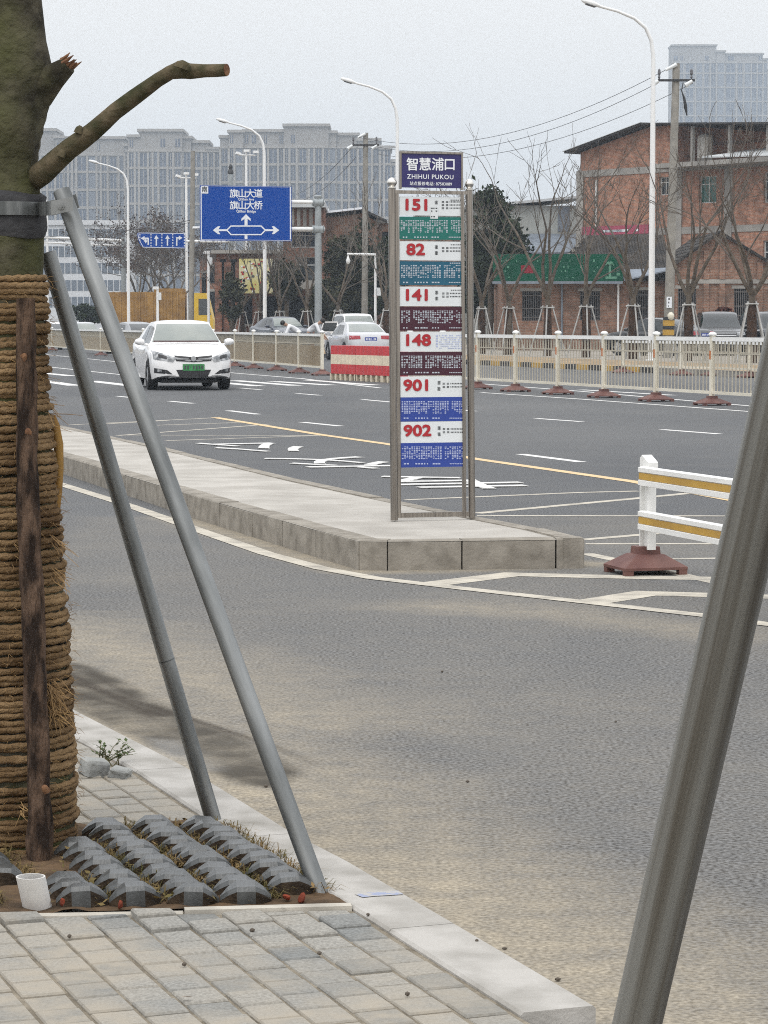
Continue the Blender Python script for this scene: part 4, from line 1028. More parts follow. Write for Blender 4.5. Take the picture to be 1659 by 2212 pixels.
# ================================================================== MEDIAN FENCES
M['orange'] = mat('orange_reflector', (0.46, 0.14, 0.03), 0.4)
M['tan'] = mat('tan_screen', (0.30, 0.205, 0.108), 0.9, (0.22, 0.15, 0.082), 3, detail=9)
M['greyscreen'] = mat('pale_grey_screen', (0.31, 0.305, 0.28), 0.9, (0.235, 0.23, 0.21), 4, detail=9)
M['slat'] = mat('cream_bars', (0.43, 0.395, 0.32), 0.7)
def fence(posts, H_, label, screen, group=None, first_base=True, reflect=True, name='median_fence'):
    g0 = posts[len(posts) // 2]
    th = thing(name, label, 'fence', (g0.x, g0.y, 0))
    n = len(posts)
    pan_first = None
    for i, p in enumerate(posts):
        d = (posts[min(i + 1, n - 1)] - posts[max(i - 1, 0)]).normalized(); nn = Vector((-d.y, d.x, 0)); rot = Matrix(((d.x, nn.x, 0), (d.y, nn.y, 0), (0, 0, 1)))
        mb = MB(); mb.box((p.x, p.y, (H_ + .12) / 2), (.085, .075, H_ - .12), rot=rot)
        po = mb.build('post', M['cream'], th)
        mb = MB(); mb.lathe((p.x, p.y, H_), [(.05, 0), (.07, .01), (.075, .03), (.055, .055), (.02, .07)], 12); mb.build('post_cap', M['white'], po, smooth=60)
        if reflect and not screen:
            mb = MB(); tow = -nn if nn.dot(N) > 0 else nn
            c = p + tow * .040 - d * .014; mb.box((c.x, c.y, H_ - .33), (.055, .006, .15), rot=rot); mb.build('reflector', M['orange'], po)
        if i > 0 or first_base:
            mb = MB(); footprint(mb, Vector((p.x, p.y, 0)), N, -A, .235, .26, .165, .5); mb.build('base', M['brownbase'], th)
        if i < n - 1:
            q = posts[i + 1]; L = (q - p).length; d = (q - p).normalized(); nn = Vector((-d.y, d.x, 0)); rot = Matrix(((d.x, nn.x, 0), (d.y, nn.y, 0), (0, 0, 1)))
            mid = (p + q) / 2
            mb = MB(); mb.box((mid.x, mid.y, H_ - .055), (L - .08, .055, .07), rot=rot); mb.build('top_rail', M['white'], th)
            mb = MB(); mb.box((mid.x, mid.y, .22), (L - .08, .045, .05), rot=rot); mb.build('bottom_rail', M['cream'], th)
            mb = MB(); k = 16 if not screen else int(L / .135)
            for j in range(k):
                c = p + d * (L * (j + .5) / k)
                mb.box((c.x, c.y, (H_ - .09 + .245) / 2), (.022 if not screen else .02, .012, H_ - .335), rot=rot)
                if not screen:
                    if (j + i) % 3: mb.box((c.x, c.y, H_ - .20), (.045, .012, .20), rot=rot)
            mb.box((mid.x, mid.y, H_ - .30), (L - .08, .02, .022), rot=rot)
            mb.build('bars', M['slat'], th)
            if screen:
                b_ = nn if nn.dot(N) > 0 else -nn
                c = mid + b_ * .02
                mb = MB(); mb.box((c.x, c.y, (H_ - .34 + .25) / 2), (L - .085, .012, H_ - .6), rot=rot); mb.build('tan_screen', M['tan'], th)
                mb = MB(); mb.box((c.x, c.y, H_ - .2), (L - .085, .012, .2), rot=rot); mb.build('grey_screen', M['greyscreen'], th)
    return th
pr_ = [G(x, y, 0) for x, y in ((1032, 840.5), (1113.6, 846), (1205, 852), (1304.5, 859), (1417, 867), (1538, 875.5))]
stp = (pr_[-1] - pr_[-2]); pr_ += [pr_[-1] + stp * .97, pr_[-1] + stp * 1.95]
back = pr_[0] - pr_[1]; pr_ = [pr_[0] + back * (1.0 * k) for k in (2, 1)] + pr_
fence(pr_, 1.20, 'cream and white median fence of thin open bars with orange reflectors on its posts', False)
pl_ = [G(x, y, 0) for x, y in ((-40, 747.5), (20, 751), (60, 753), (113, 757.5), (165, 762.5), (218, 768), (262, 772), (310, 776), (360, 780.5), (410, 784.5), (460, 788.5), (508, 792.5), (548, 797), (598, 801), (646, 806.5), (696, 811))]
fence(pl_, 1.15, 'long cream median fence with tan screen panels behind the white sedan', True)
# low white fence on the far side
pf_ = [P(x, y, 0) if False else G(x, y, 0) for x, y in ((1345, 806), (1472, 811), (1540, 812), (1618, 816), (1700, 822))]
fence(pf_, .95, 'low white fence on maroon feet beyond the open-barred median fence', False, reflect=False, name='roadside_fence')

# ================================================================== RED AND WHITE WATER BARRIERS
M['wred'] = mat('red_plastic', (0.50, 0.035, 0.04), 0.5, (0.40, 0.03, 0.035), 5)
M['wcream'] = mat('cream_plastic', (0.66, 0.58, 0.44), 0.55, (0.54, 0.47, 0.36), 5)
wa, wb = G(730, 820, 0), G(902, 829, 0); wl = (wb - wa) / 3; wd_ = wl.normalized(); wn = Vector((wd_.y, -wd_.x, 0)); wrot = Matrix(((wd_.x, wn.x, 0), (wd_.y, wn.y, 0), (0, 0, 1)))
proto = None
for i, lab in enumerate(('red and cream striped plastic road barrier, the one nearest the silver sedan', 'red and cream striped plastic road barrier, middle one in its row of three', 'red and cream striped plastic road barrier half hidden by the bus stop sign')):
    c = wa + wl * (i + .5)
    if proto is None:
        th = proto = thing('water_barrier', lab, 'barrier', (0, 0, 0), math.atan2(wd_.y, wd_.x), 'striped plastic barriers in the median gap')
        Lh = wl.length / 2 - .01
        def stripe(name, z0, z1, mm):
            mb = MB(); seg = 7; vs = []; poly = []
            for k in range(seg * 4 + 1):
                a = -Lh + 2 * Lh * k / (seg * 4); poly.append((a, -.20 - .022 * (1 if k % 4 in (1, 2) else 0)))
            for k in range(seg * 4, -1, -1):
                a = -Lh + 2 * Lh * k / (seg * 4); poly.append((a, .20 + .022 * (1 if k % 4 in (1, 2) else 0)))
            mb.prism(poly, z0, z1); return mb.build(name, M[mm], th, world=False)
        stripe('red_band', .16, .40, 'wred'); stripe('cream_band', .40, .64, 'wcream'); stripe('red_band', .64, .86, 'wred')
        mb = MB()
        for k in range(6):
            a = -Lh + .02 + (2 * Lh - .04) * k / 5
            mb.box((a, 0, .08), (.10, .42, .16)); 
        mb.bx(-Lh, Lh, -.14, .14, .05, .158); mb.build('foot', M['wcream'], th, world=False)
    else:
        th = copy_tree(proto); tag(th, lab)
    th.location = (c.x, c.y, 0)

# ================================================================== STREET LAMPS
def on_line(x, o=(9.1, 88.0), off=0.0):          # where a line of street furniture along the far kerb meets a sight line
    k = (x - CX) / FPX; ox, oy = o[0] + N.x * off, o[1] + N.y * off
    s_ = (k * oy - ox) / (A.x - k * A.y); return Vector((ox + A.x * s_, oy + A.y * s_, VZ))
M['lampwhite'] = mat('white_lamp_paint', (0.76, 0.77, 0.77), 0.4)
LG = 'tall white street lamps along the far kerb'
proto = None
for x, lab in ((1405.5, 'tall white curved street lamp in front of the big brick building'), (858, 'tall white curved street lamp directly behind the bus stop sign'), (573, 'tall white curved street lamp rising behind the blue road sign'),
               (279.5, 'white curved street lamp to the left of the lane arrow sign'), (106, 'farthest white street lamp, tiny between trunk and slanting pole')):
    if proto is None:
        lp = proto = thing('street_lamp', lab, 'street lamp', (0, 0, 0), PHI, LG)
        mb = MB(); mb.tube([(0, 0, 0), (0, 0, 5), (0, 0, 9.9)], [.115, .10, .075], 12); mb.lathe((0, 0, 0), [(.2, 0), (.2, .03), (.13, .05), (.12, .5)], 12)
        mb.build('pole', M['lampwhite'], lp, world=False, smooth=60)
        mb = MB(); pth = [(0, 0, 9.9), (-.01, 0, 10.3), (-.08, 0, 10.75), (-.28, 0, 11.16), (-.70, 0, 11.47), (-1.3, 0, 11.68), (-2.0, 0, 11.83)]
        mb.tube(pth, [.075, .073, .068, .062, .055, .048, .045], 10); arm = mb.build('arm', M['lampwhite'], lp, world=False, smooth=60)
        mb = MB(); ax = Vector((-.6, 0, .16)); o = Vector((-1.95, 0, 11.83))
        mb.tube([o, o + ax * .4, o + ax * .9, o + ax * 1.1], [.05, .10, .075, .03], 8); lh = mb.build('lamp_head', M['lampwhite'], arm, world=False, smooth=60)
        mb = MB(); c = o + ax * .55; mb.box((c.x, 0, c.z - .085), (.34, .14, .03), rot=Matrix.Rotation(.26, 3, 'Y')); mb.build('lens', M['glass'], lh, world=False)
    else: lp = copy_tree(proto); tag(lp, lab)
    p = on_line(x); lp.location = p

# ================================================================== SIGN GANTRIES
M['gantry'] = mat('grey_gantry_steel', (0.34, 0.37, 0.38), 0.6, (0.27, 0.295, 0.305), 2, metal=.3)
M['signblue'] = mat('blue_sign_sheet', (0.004, 0.052, 0.30), 0.6, (0.005, 0.062, 0.33), 8, spec=.05)
M['signwhite'] = mat('white_sign_sheet', (0.74, 0.77, 0.82), 0.6, spec=.1)
GP0 = on_line(688, off=-1.0); GP0.z = VZ
gs = thing('road_sign_gantry', 'large blue road sign with white lettering and arrows on a thick grey steel mast', 'road sign', tuple(GP0))
gpl = Plane((GP0.x, GP0.y, 0), N); gk = GP0.y / FPX
def gp(a, z, o=0.0): return Vector((GP0.x, GP0.y, 0)) + N * a + UP * z + gpl.n * o
grot = Matrix(((N.x, gpl.n.x, 0), (N.y, gpl.n.y, 0), (0, 0, 1)))
def grect(mb, pl, o3, x0, y0, x1, y1, o0, o1, rot, fn):
    a0, z0, a1, z1 = pl.rect(x0, y0, x1, y1); mb.box(tuple(fn((a0 + a1) / 2, (z0 + z1) / 2, (o0 + o1) / 2)), (a1 - a0, abs(o1 - o0), z1 - z0), rot=rot)
ztop = gpl.at(688, 428)[1]
mb = MB(); mb.tube([gp(0, VZ), gp(0, (VZ + ztop) / 2), gp(0, ztop)], [.185, .17, .15], 16); mst = mb.build('mast', M['gantry'], gs, smooth=60)
mb = MB(); mb.lathe(tuple(gp(0, ztop)), [(.17, 0), (.19, .03), (.19, .1), (.1, .14)], 14); mb.build('mast_cap', M['gantry'], mst, smooth=50)
for y in (437, 495):
    z = gpl.at(688, y)[1]; aL = gpl.at(405 if y == 495 else 432, y)[0]
    mb = MB(); mb.tube([gp(.32, z), gp(-.6, z), gp(aL * .96, z + .0)], [.085, .085, .06], 12); am = mb.build('arm', M['lampwhite'], gs, smooth=60)
    mb = MB()
    for a in (-.28, .24): mb.tube([gp(a, z), gp(a + .03, z)], [.18, .18], 12)
    mb.tube([gp(-.24, z - .02, .05), gp(.2, z - .02, .05)], [.19, .19], 12); mb.build('flange', M['gantry'], am, smooth=50)
x0, y0, x1, y1 = 430, 400.5, 628, 521.5
mb = MB(); grect(mb, gpl, None, x0, y0, x1, y1, .13, .17, grot, gp); sb = mb.build('sign_board', M['signblue'], gs)
mb = MB(); w_ = 2.6
for r_ in ((x0 + 1.5, y0 + 1.5, x1 - 1.5, y0 + 1.5 + w_), (x0 + 1.5, y1 - 1.5 - w_, x1 - 1.5, y1 - 1.5), (x0 + 1.5, y0 + 1.5 + w_, x0 + 1.5 + w_, y1 - 1.5 - w_), (x1 - 1.5 - w_, y0 + 1.5 + w_, x1 - 1.5, y1 - 1.5 - w_)): grect(mb, gpl, None, *r_, .171, .178, grot, gp)
mb.build('border', M['signwhite'], sb)
def gtext(mb, pl, fn, s, x, y, hpx, bold, o, k, sx=1.0, space=1.0):
    a, z = pl.at(x, y); mb.text(s, pm(fn(a, z, o), pl.d), hpx * k, bold=bold * hpx * k, sx=sx, space=space)
def gpoly(mb, pl, fn, pts, o):
    vs = [fn(*pl.at(x, y), o) for x, y in pts]; vb = [fn(*pl.at(x, y), o - .006) for x, y in pts]; n = len(pts)
    mb.add([tuple(v) for v in vs] + [tuple(v) for v in vb], [tuple(range(n)), tuple(range(2 * n - 1, n - 1, -1))] + [(i, n + i, n + (i + 1) % n, (i + 1) % n) for i in range(n)])
mb = MB()
for s, y in (('旗山大道', 419.5), ('旗山大桥', 445)):
    for ch, x in zip(s, (503.5, 521, 538.5, 556)): gtext(mb, gpl, gp, ch, x, y, 19.5, .016, .176, gk)
for s, y in (('QiShan Ave', 431.0), ('QiShan Bridge', 457.0)): gtext(mb, gpl, gp, s, 529.5, y, 7.4, .02, .176, gk)
mb.build('lettering', M['signwhite'], sb)
mb = MB(); 
gpoly(mb, gpl, gp, [(526.3, 487), (526.3, 473), (519.5, 477.5), (519.5, 473), (529.5, 463), (539.5, 473), (539.5, 477.5), (532.7, 473), (532.7, 487)][::-1], .178)
def stroke(mb, pl, fn, pts, w, o):
    for (xa, ya), (xb, yb) in zip(pts[:-1], pts[1:]):
        d = Vector((xb - xa, yb - ya)).normalized(); n_ = Vector((-d.y, d.x)) * w / 2; e = d * w * .3
        gpoly(mb, pl, fn, [(xa + n_.x - e.x, ya + n_.y - e.y), (xb + n_.x + e.x, yb + n_.y + e.y), (xb - n_.x + e.x, yb - n_.y + e.y), (xa - n_.x - e.x, ya - n_.y - e.y)][::-1], o); o += .0012
stroke(mb, gpl, gp, [(488, 497.5), (497, 488.5), (562, 488.5), (571, 497.5), (562, 507), (497, 507), (488, 497.5)], 2.6, .179)
gpoly(mb, gpl, gp, [(488, 495.5), (470, 495.5), (474, 489), (469, 489), (458, 497.5), (469, 506), (474, 506), (470, 499.5), (488, 499.5)], .178)
gpoly(mb, gpl, gp, [(571, 495.5), (589, 495.5), (585, 489), (590, 489), (601, 497.5), (590, 506), (585, 506), (589, 499.5), (571, 499.5)][::-1], .178)
gpoly(mb, gpl, gp, [(526.5, 508), (532.5, 508), (532.5, 516.5), (526.5, 516.5)], .1775); mb.build('arrows', M['signwhite'], sb)
mb = MB(); grect(mb, gpl, None, 432, 402.5, 448, 418.5, .171, .181, grot, gp); pt_ = mb.build('white_patch', M['signwhite'], sb)
mb = MB(); gtext(mb, gpl, gp, '南', 440, 410.5, 13, .02, .1835, gk); mb.build('lettering', M['ink'], pt_)

LP0 = on_line(500.5, o=(9.1, 88.0), off=4.0)
ls = thing('lane_sign_gantry', 'small blue lane sign with four white arrows hung from a grey mast', 'road sign', tuple(LP0))
lpl = Plane((LP0.x, LP0.y, 0), N); lk = LP0.y / FPX
def lpf(a, z, o=0.0): return Vector((LP0.x, LP0.y, 0)) + N * a + UP * z + lpl.n * o
ztop = lpl.at(500, 376)[1]
mb = MB(); mb.tube([lpf(0, VZ), lpf(0, ztop)], [.19, .13], 14); mst = mb.build('mast', M['gantry'], ls, smooth=60)
mb = MB(); mb.lathe(tuple(lpf(0, ztop)), [(.13, 0), (.2, .05), (.16, .25), (.1, .3), (.14, .42), (.05, .6)], 10); mb.build('camera_head', M['black'], mst, smooth=60)
z = lpl.at(500, 522)[1]; mb = MB(); mb.tube([lpf(0, z), lpf(lpl.at(300, 522)[0], z)], [.10, .06], 10); mb.build('arm', M['lampwhite'], ls, smooth=60)
pts = [(298, 502.5), (399, 503.5), (400.5, 506), (400.5, 535), (398, 537), (308, 535), (303, 531), (298, 520), (295, 505)]
mb = MB(); vs = [lpf(*lpl.at(x, y), .16) for x, y in pts]; vb = [lpf(*lpl.at(x, y), .12) for x, y in pts]; n = len(pts)
mb.add([tuple(v) for v in vs + vb], [tuple(range(n - 1, -1, -1)), tuple(range(n, 2 * n))] + [(i, (i + 1) % n, n + (i + 1) % n, n + i) for i in range(n)]); sb = mb.build('sign_board', M['signblue'], ls)
mb = MB()
for x in (301, 325, 348.5, 372, 397):
    for y in (507, 513, 519, 525, 531):
        if x == 301 and y > 522: continue
        gpoly(mb, lpl, lpf, [(x - 1, y - 1.6), (x + 1, y - 1.6), (x + 1, y + 1.6), (x - 1, y + 1.6)], .168)
stroke(mb, lpl, lpf, [(298, 503.5), (399.5, 504.5), (399.5, 536), (308, 534), (299, 517), (296.5, 505)], 1.3, .168); mb.build('dotted_dividers', M['signwhite'], sb)
mb = MB()
for x in (336.5, 360.5):
    stroke(mb, lpl, lpf, [(x, 530), (x, 513)], 3, .168); gpoly(mb, lpl, lpf, [(x - 5, 516), (x, 508), (x + 5, 516)][::-1], .172)
stroke(mb, lpl, lpf, [(319, 528), (319, 515), (309, 515)], 3, .168); gpoly(mb, lpl, lpf, [(311, 510), (302.5, 515), (311, 520)], .174)
stroke(mb, lpl, lpf, [(319.2, 516), (313.5, 516), (313.5, 521)], 2.4, .170); gpoly(mb, lpl, lpf, [(309.5, 519.5), (317.5, 519.5), (313.5, 526)], .1745)
stroke(mb, lpl, lpf, [(380.5, 530), (380.5, 514), (386, 514)], 3, .168); gpoly(mb, lpl, lpf, [(385, 509), (393, 514), (385, 519)][::-1], .174)
mb.build('arrows', M['signwhite'], sb)
# third mast, its long arm reaching left
TP0 = on_line(269, off=5.0); tpl = Plane((TP0.x, TP0.y, 0), N)
tgn = thing('signal_mast', 'grey mast with a long white double arm behind the two slanting brace poles', 'mast', tuple(TP0))
def tpf(a, z, o=0.0): return Vector((TP0.x, TP0.y, 0)) + N * a + UP * z + tpl.n * o
mb = MB(); zt_ = tpl.at(269, 512)[1]; mb.tube([tpf(0, VZ), tpf(0, zt_)], [.21, .17], 14); mb.build('mast', M['gantry'], tgn, smooth=60)
for y, r_ in ((520, .12), (531, .07)):
    z = tpl.at(269, y)[1]; mb = MB(); mb.tube([tpf(.1, z), tpf(tpl.at(60, y)[0], z + .25)], [r_, r_ * .8], 10); mb.build('arm', M['lampwhite'], tgn, smooth=60)
# white poles with traffic cameras
def cam_pole(x, ytop, off, label, style):
    p = on_line(x, off=off); pl = Plane((p.x, p.y, 0), N); zt_ = pl.at(x, ytop)[1]
    th = thing('camera_pole', label, 'camera pole', tuple(p), 0, 'white poles carrying traffic cameras')
    def f(a, z, o=0.0): return Vector((p.x, p.y, 0)) + N * a + UP * z + pl.n * o
    k = p.y / FPX; mb = MB(); mb.tube([f(0, VZ), f(0, zt_)], [3.2 * k, 2.6 * k], 10); po = mb.build('pole', M['lampwhite'], th, smooth=60)
    rot = Matrix(((N.x, pl.n.x, 0), (N.y, pl.n.y, 0), (0, 0, 1)))
    if style == 'T':
        mb = MB(); mb.tube([f(-18 * k, zt_ - 6 * k), f(22 * k, zt_ - 6 * k)], [1.5 * k] * 2, 8); mb.build('crossarm', M['lampwhite'], po)
        for a, up_ in ((-18, 0), (0, 6), (20, 4)):
            mb = MB(); mb.box(tuple(f(a * k, zt_ + (up_ - 3) * k, .1)), (10 * k, .35, 5 * k), rot=rot @ Matrix.Rotation(.3 if a < 0 else 0, 3, 'Y')); mb.build('camera', M['lampwhite'], po)
    elif style == 'L':
        mb = MB(); mb.tube([f(0, zt_ - 1 * k), f(-63 * k, zt_)], [2.6 * k, 2.2 * k], 8); ar = mb.build('arm', M['lampwhite'], th)
        mb = MB(); mb.lathe(tuple(f(-61 * k, zt_ - 22 * k)), [(1 * k, 0), (4 * k, 3 * k), (5 * k, 8 * k), (3 * k, 12 * k), (.8 * k, 20 * k)], 10); mb.build('dome_camera', M['lampwhite'], ar, smooth=60)
        mb = MB(); zc = pl.at(818, 630)[1]; mb.box(tuple(f(7 * k, zc)), (8 * k, .22, 17 * k), rot=rot); mb.build('control_box', M['panelwhite'], po)
    else:
        mb = MB(); mb.box(tuple(f(-4 * k, zt_)), (12 * k, .25, 6 * k), rot=rot); mb.build('camera', M['lampwhite'], po)
        mb = MB(); mb.box(tuple(f(4 * k, zt_ - 18 * k)), (7 * k, .25, 16 * k), rot=rot); mb.build('control_box', M['panelwhite'], po)
cam_pole(811, 549, 1.5, 'white pole with a long side arm, dome camera and small grey box', 'L')
cam_pole(534, 329, 7.0, 'white pole with a T of cameras rising above the big blue sign', 'T')
cam_pole(405, 378, 8.0, 'white pole with a T of cameras left of the big blue sign', 'T')
cam_pole(342, 622, 3.0, 'short white pole with a small camera and box in front of the yellow truck', 'S')
cam_pole(452, 545, 3.0, 'plain slim white pole beside the yellow truck cab', 'S')

# ================================================================== UTILITY POLES AND WIRES
M['conc_pole'] = mat('concrete_pole', (0.30, 0.285, 0.255), 0.95, (0.22, 0.21, 0.19), 3, bump=.1)
M['wire'] = mat('wire', (0.08, 0.08, 0.085), 0.7)
M['porcelain'] = mat('insulator', (0.10, 0.10, 0.11), 0.35)
UPG = 'concrete utility poles'
def util(xb, xt, yt, Y, label, arm=True, band=False, r=(.17, .11), placard=False):
    b_ = P(xb, 700, Y); b_.z = VZ; t_ = P(xt, yt, Y)
    th = thing('utility_pole', label, 'utility pole', tuple(b_), 0, UPG)
    mb = MB(); mb.tube([b_, lerp(b_, t_, .5), t_], [r[0], (r[0] + r[1]) / 2, r[1]], 14); po = mb.build('pole', M['conc_pole'], th, smooth=60)
    ins = []
    if arm:
        z = t_.z - .62; c = lerp(b_, t_, (z - b_.z) / (t_.z - b_.z)); mb = MB(); mb.box((c.x, c.y - .14, z), (1.35, .08, .08)); ar = mb.build('crossarm', M['black'], th)
        for a, up_ in ((-.62, .02), (.55, .02)):
            mb = MB(); mb.lathe((c.x + a, c.y - .14, z + .04), [(.02, 0), (.05, .08), (.03, .14), (.06, .2), (.045, .34), (.01, .38)], 8); mb.build('insulator', M['porcelain'], ar)
            ins.append(Vector((c.x + a * 1.1, c.y - .14, z - .1)))
            mb = MB(); mb.tube([(c.x + a * 1.05, c.y - .14, z - .02), (c.x + a * 1.05 - .25, c.y - .14, z - .18)], [.07, .09], 8); mb.build('strain_insulator', M['panelwhite'], ar, smooth=60)
        mb = MB(); mb.tube([(t_.x, t_.y - .12, t_.z - .05), (t_.x - .4, t_.y - .12, t_.z - .25)], [.08, .05], 8); mb.build('top_insulator', M['panelwhite'], th, smooth=60)
        ins.append(Vector((t_.x - .35, t_.y - .12, t_.z - .22)))
    if band:
        for k, (ya, yb) in enumerate(((685, 692), (692, 704), (704, 712), (712, 724))):
            za, zb = P(xb, yb, Y).z, P(xb, ya, Y).z; mb = MB(); f = lerp(b_, t_, (za - b_.z) / (t_.z - b_.z)); mb.tube([(f.x, f.y, za), (f.x, f.y, zb)], [.215, .215], 16)
            bd = mb.build('warning_band', M['black' if k % 2 == 0 else 'yellow'], th, smooth=60)
        mb = MB(); za, zb = P(xb, 690, Y).z, P(xb, 674, Y).z; mb.lathe((f.x + .06, f.y - .15, zb - .3), [(.05, 0), (.12, .05), (.13, .2), (.05, .3)], 8); mb.build('cap', M['cream'], th, smooth=60)
    if placard:
        pl = Plane((b_.x, b_.y - .2, 0)); a0, z0, a1, z1 = pl.rect(1440, 641, 1451, 665)
        mb = MB(); mb.bx(b_.x + a0, b_.x + a1, b_.y - .21, b_.y - .19, z0, z1); pc = mb.build('placard', M['signwhite'], th)
        mb = MB()
        for i in range(3): mb.bx(b_.x + a0 + .06, b_.x + a1 - .07 - .02 * i, b_.y - .214, b_.y - .2105, z1 - .11 - .13 * i, z1 - .05 - .13 * i)
        mb.build('placard_marks', M['ink'], pc)
    return th, ins
_, i1 = util(1443, 1461, 137, 95, 'concrete utility pole with yellow and black bands in front of the brick house', band=True, placard=True, r=(.19, .13))
_, i2 = util(787, 790, 287, 132, 'concrete utility pole with crossarm just left of the bus stop sign', r=(.17, .13))
_, i3 = util(412, 417, 326, 150, 'plain grey concrete pole left of the big blue sign', arm=False, r=(.17, .13))
mb = MB(); mb.lathe(tuple(P(790, 287, 132) - Vector((0, 0, .1))), [(.12, 0), (.14, .1), (.05, .2), (.1, .3), (.04, .45)], 8)
i2.append(P(790, 280, 132))
def wire(p, q, sag, label, r=.011):
    mb = MB(); n = 24; pts = []
    for k in range(n + 1):
        u = k / n; v = lerp(Vector(p), Vector(q), u); v.z -= sag * 4 * u * (1 - u); pts.append(v)
    mb.tube(pts, [r] * len(pts), 5); tag(mb.build('power_line', M['wire']), label, 'wire', 'power lines')
wire(i1[0], i2[1], 1.05, 'middle of the three wires sagging from the banded pole to the pole behind the sign')
wire(i1[2], i2[2], 1.25, 'uppermost of the three wires sagging from the banded pole to the pole behind the sign')
wire(i1[1], i2[1] + Vector((0, 0, -.35)), 1.15, 'lowest of the three wires sagging from the banded pole to the pole behind the sign')
wire(i2[0], P(640, 420, 160), .3, 'upper wire running down left from the pole behind the sign', .014); wire(i2[0] + Vector((.2, 0, -.5)), P(655, 432, 160), .3, 'lower wire running down left from the pole behind the sign', .014)
wire(P(410, 476, 150), P(-60, 506, 190), .5, 'upper dark wire crossing in front of the far left tower blocks', .022); wire(P(412, 480, 152), P(-60, 514, 190), .6, 'lower dark wire crossing in front of the far left tower blocks', .014)
mb = MB(); pts = [P(1476, 178, 95), P(1472, 195, 95), P(1478, 212, 95), P(1481, 232, 95), P(1484, 250, 95)]; mb.tube(pts, [.02, .015, .045, .07, .02], 6); tag(mb.build('cable_weight', M['black'], smooth=60), 'black cable fitting dangling below the crossarm of the banded pole', 'cable')
# ================================================================== VEHICLES
def carpaint(name, c): M[name] = mat(name, c, 0.25, coat=0.6)
carpaint('car_white', (0.78, 0.78, 0.78)); carpaint('car_silver', (0.50, 0.51, 0.53)); carpaint('car_navy', (0.018, 0.026, 0.045)); carpaint('car_black', (0.018, 0.019, 0.021)); carpaint('car_grey', (0.20, 0.21, 0.225))
M['windscreen'] = mat('windscreen', (0.20, 0.225, 0.215), 0.12, (0.26, 0.28, 0.26), 2.0, spec=0.6)
M['lampglass'] = mat('headlamp', (0.12, 0.13, 0.14), 0.15, (0.42, 0.43, 0.44), 9, lo=.4, hi=.6)
M['taillight'] = mat('tail_lamp', (0.30, 0.02, 0.03), 0.25); M['rim'] = mat('alloy_rim', (0.45, 0.46, 0.47), 0.35, metal=.7)
M['plategreen'] = mat('green_plate', (0.02, 0.17, 0.045), 0.5, (0.05, 0.26, 0.08), 7); M['plateblue'] = mat('blue_plate', (0.03, 0.06, 0.32), 0.5)
M['grille'] = mat('dark_grille', (0.018, 0.018, 0.02), .5); M['dash'] = mat('dashboard_dark', (0.06, 0.02, 0.022), .6)
def cubic(xs, ys, x):
    xs = np.array(xs, float); ys = np.array(ys, float); h = np.diff(xs); dl = np.diff(ys) / h; m_ = np.zeros(len(xs)); m_[1:-1] = np.where(dl[:-1] * dl[1:] > 0, (dl[:-1] + dl[1:]) / 2, 0); m_[0], m_[-1] = dl[0], dl[-1]
    i = np.clip(np.searchsorted(xs, x) - 1, 0, len(h) - 1); t_ = (x - xs[i]) / h[i]
    return ((2 * t_**3 - 3 * t_**2 + 1) * ys[i] + (t_**3 - 2 * t_**2 + t_) * h[i] * m_[i] + (-2 * t_**3 + 3 * t_**2) * ys[i + 1] + (t_**3 - t_**2) * h[i] * m_[i + 1])
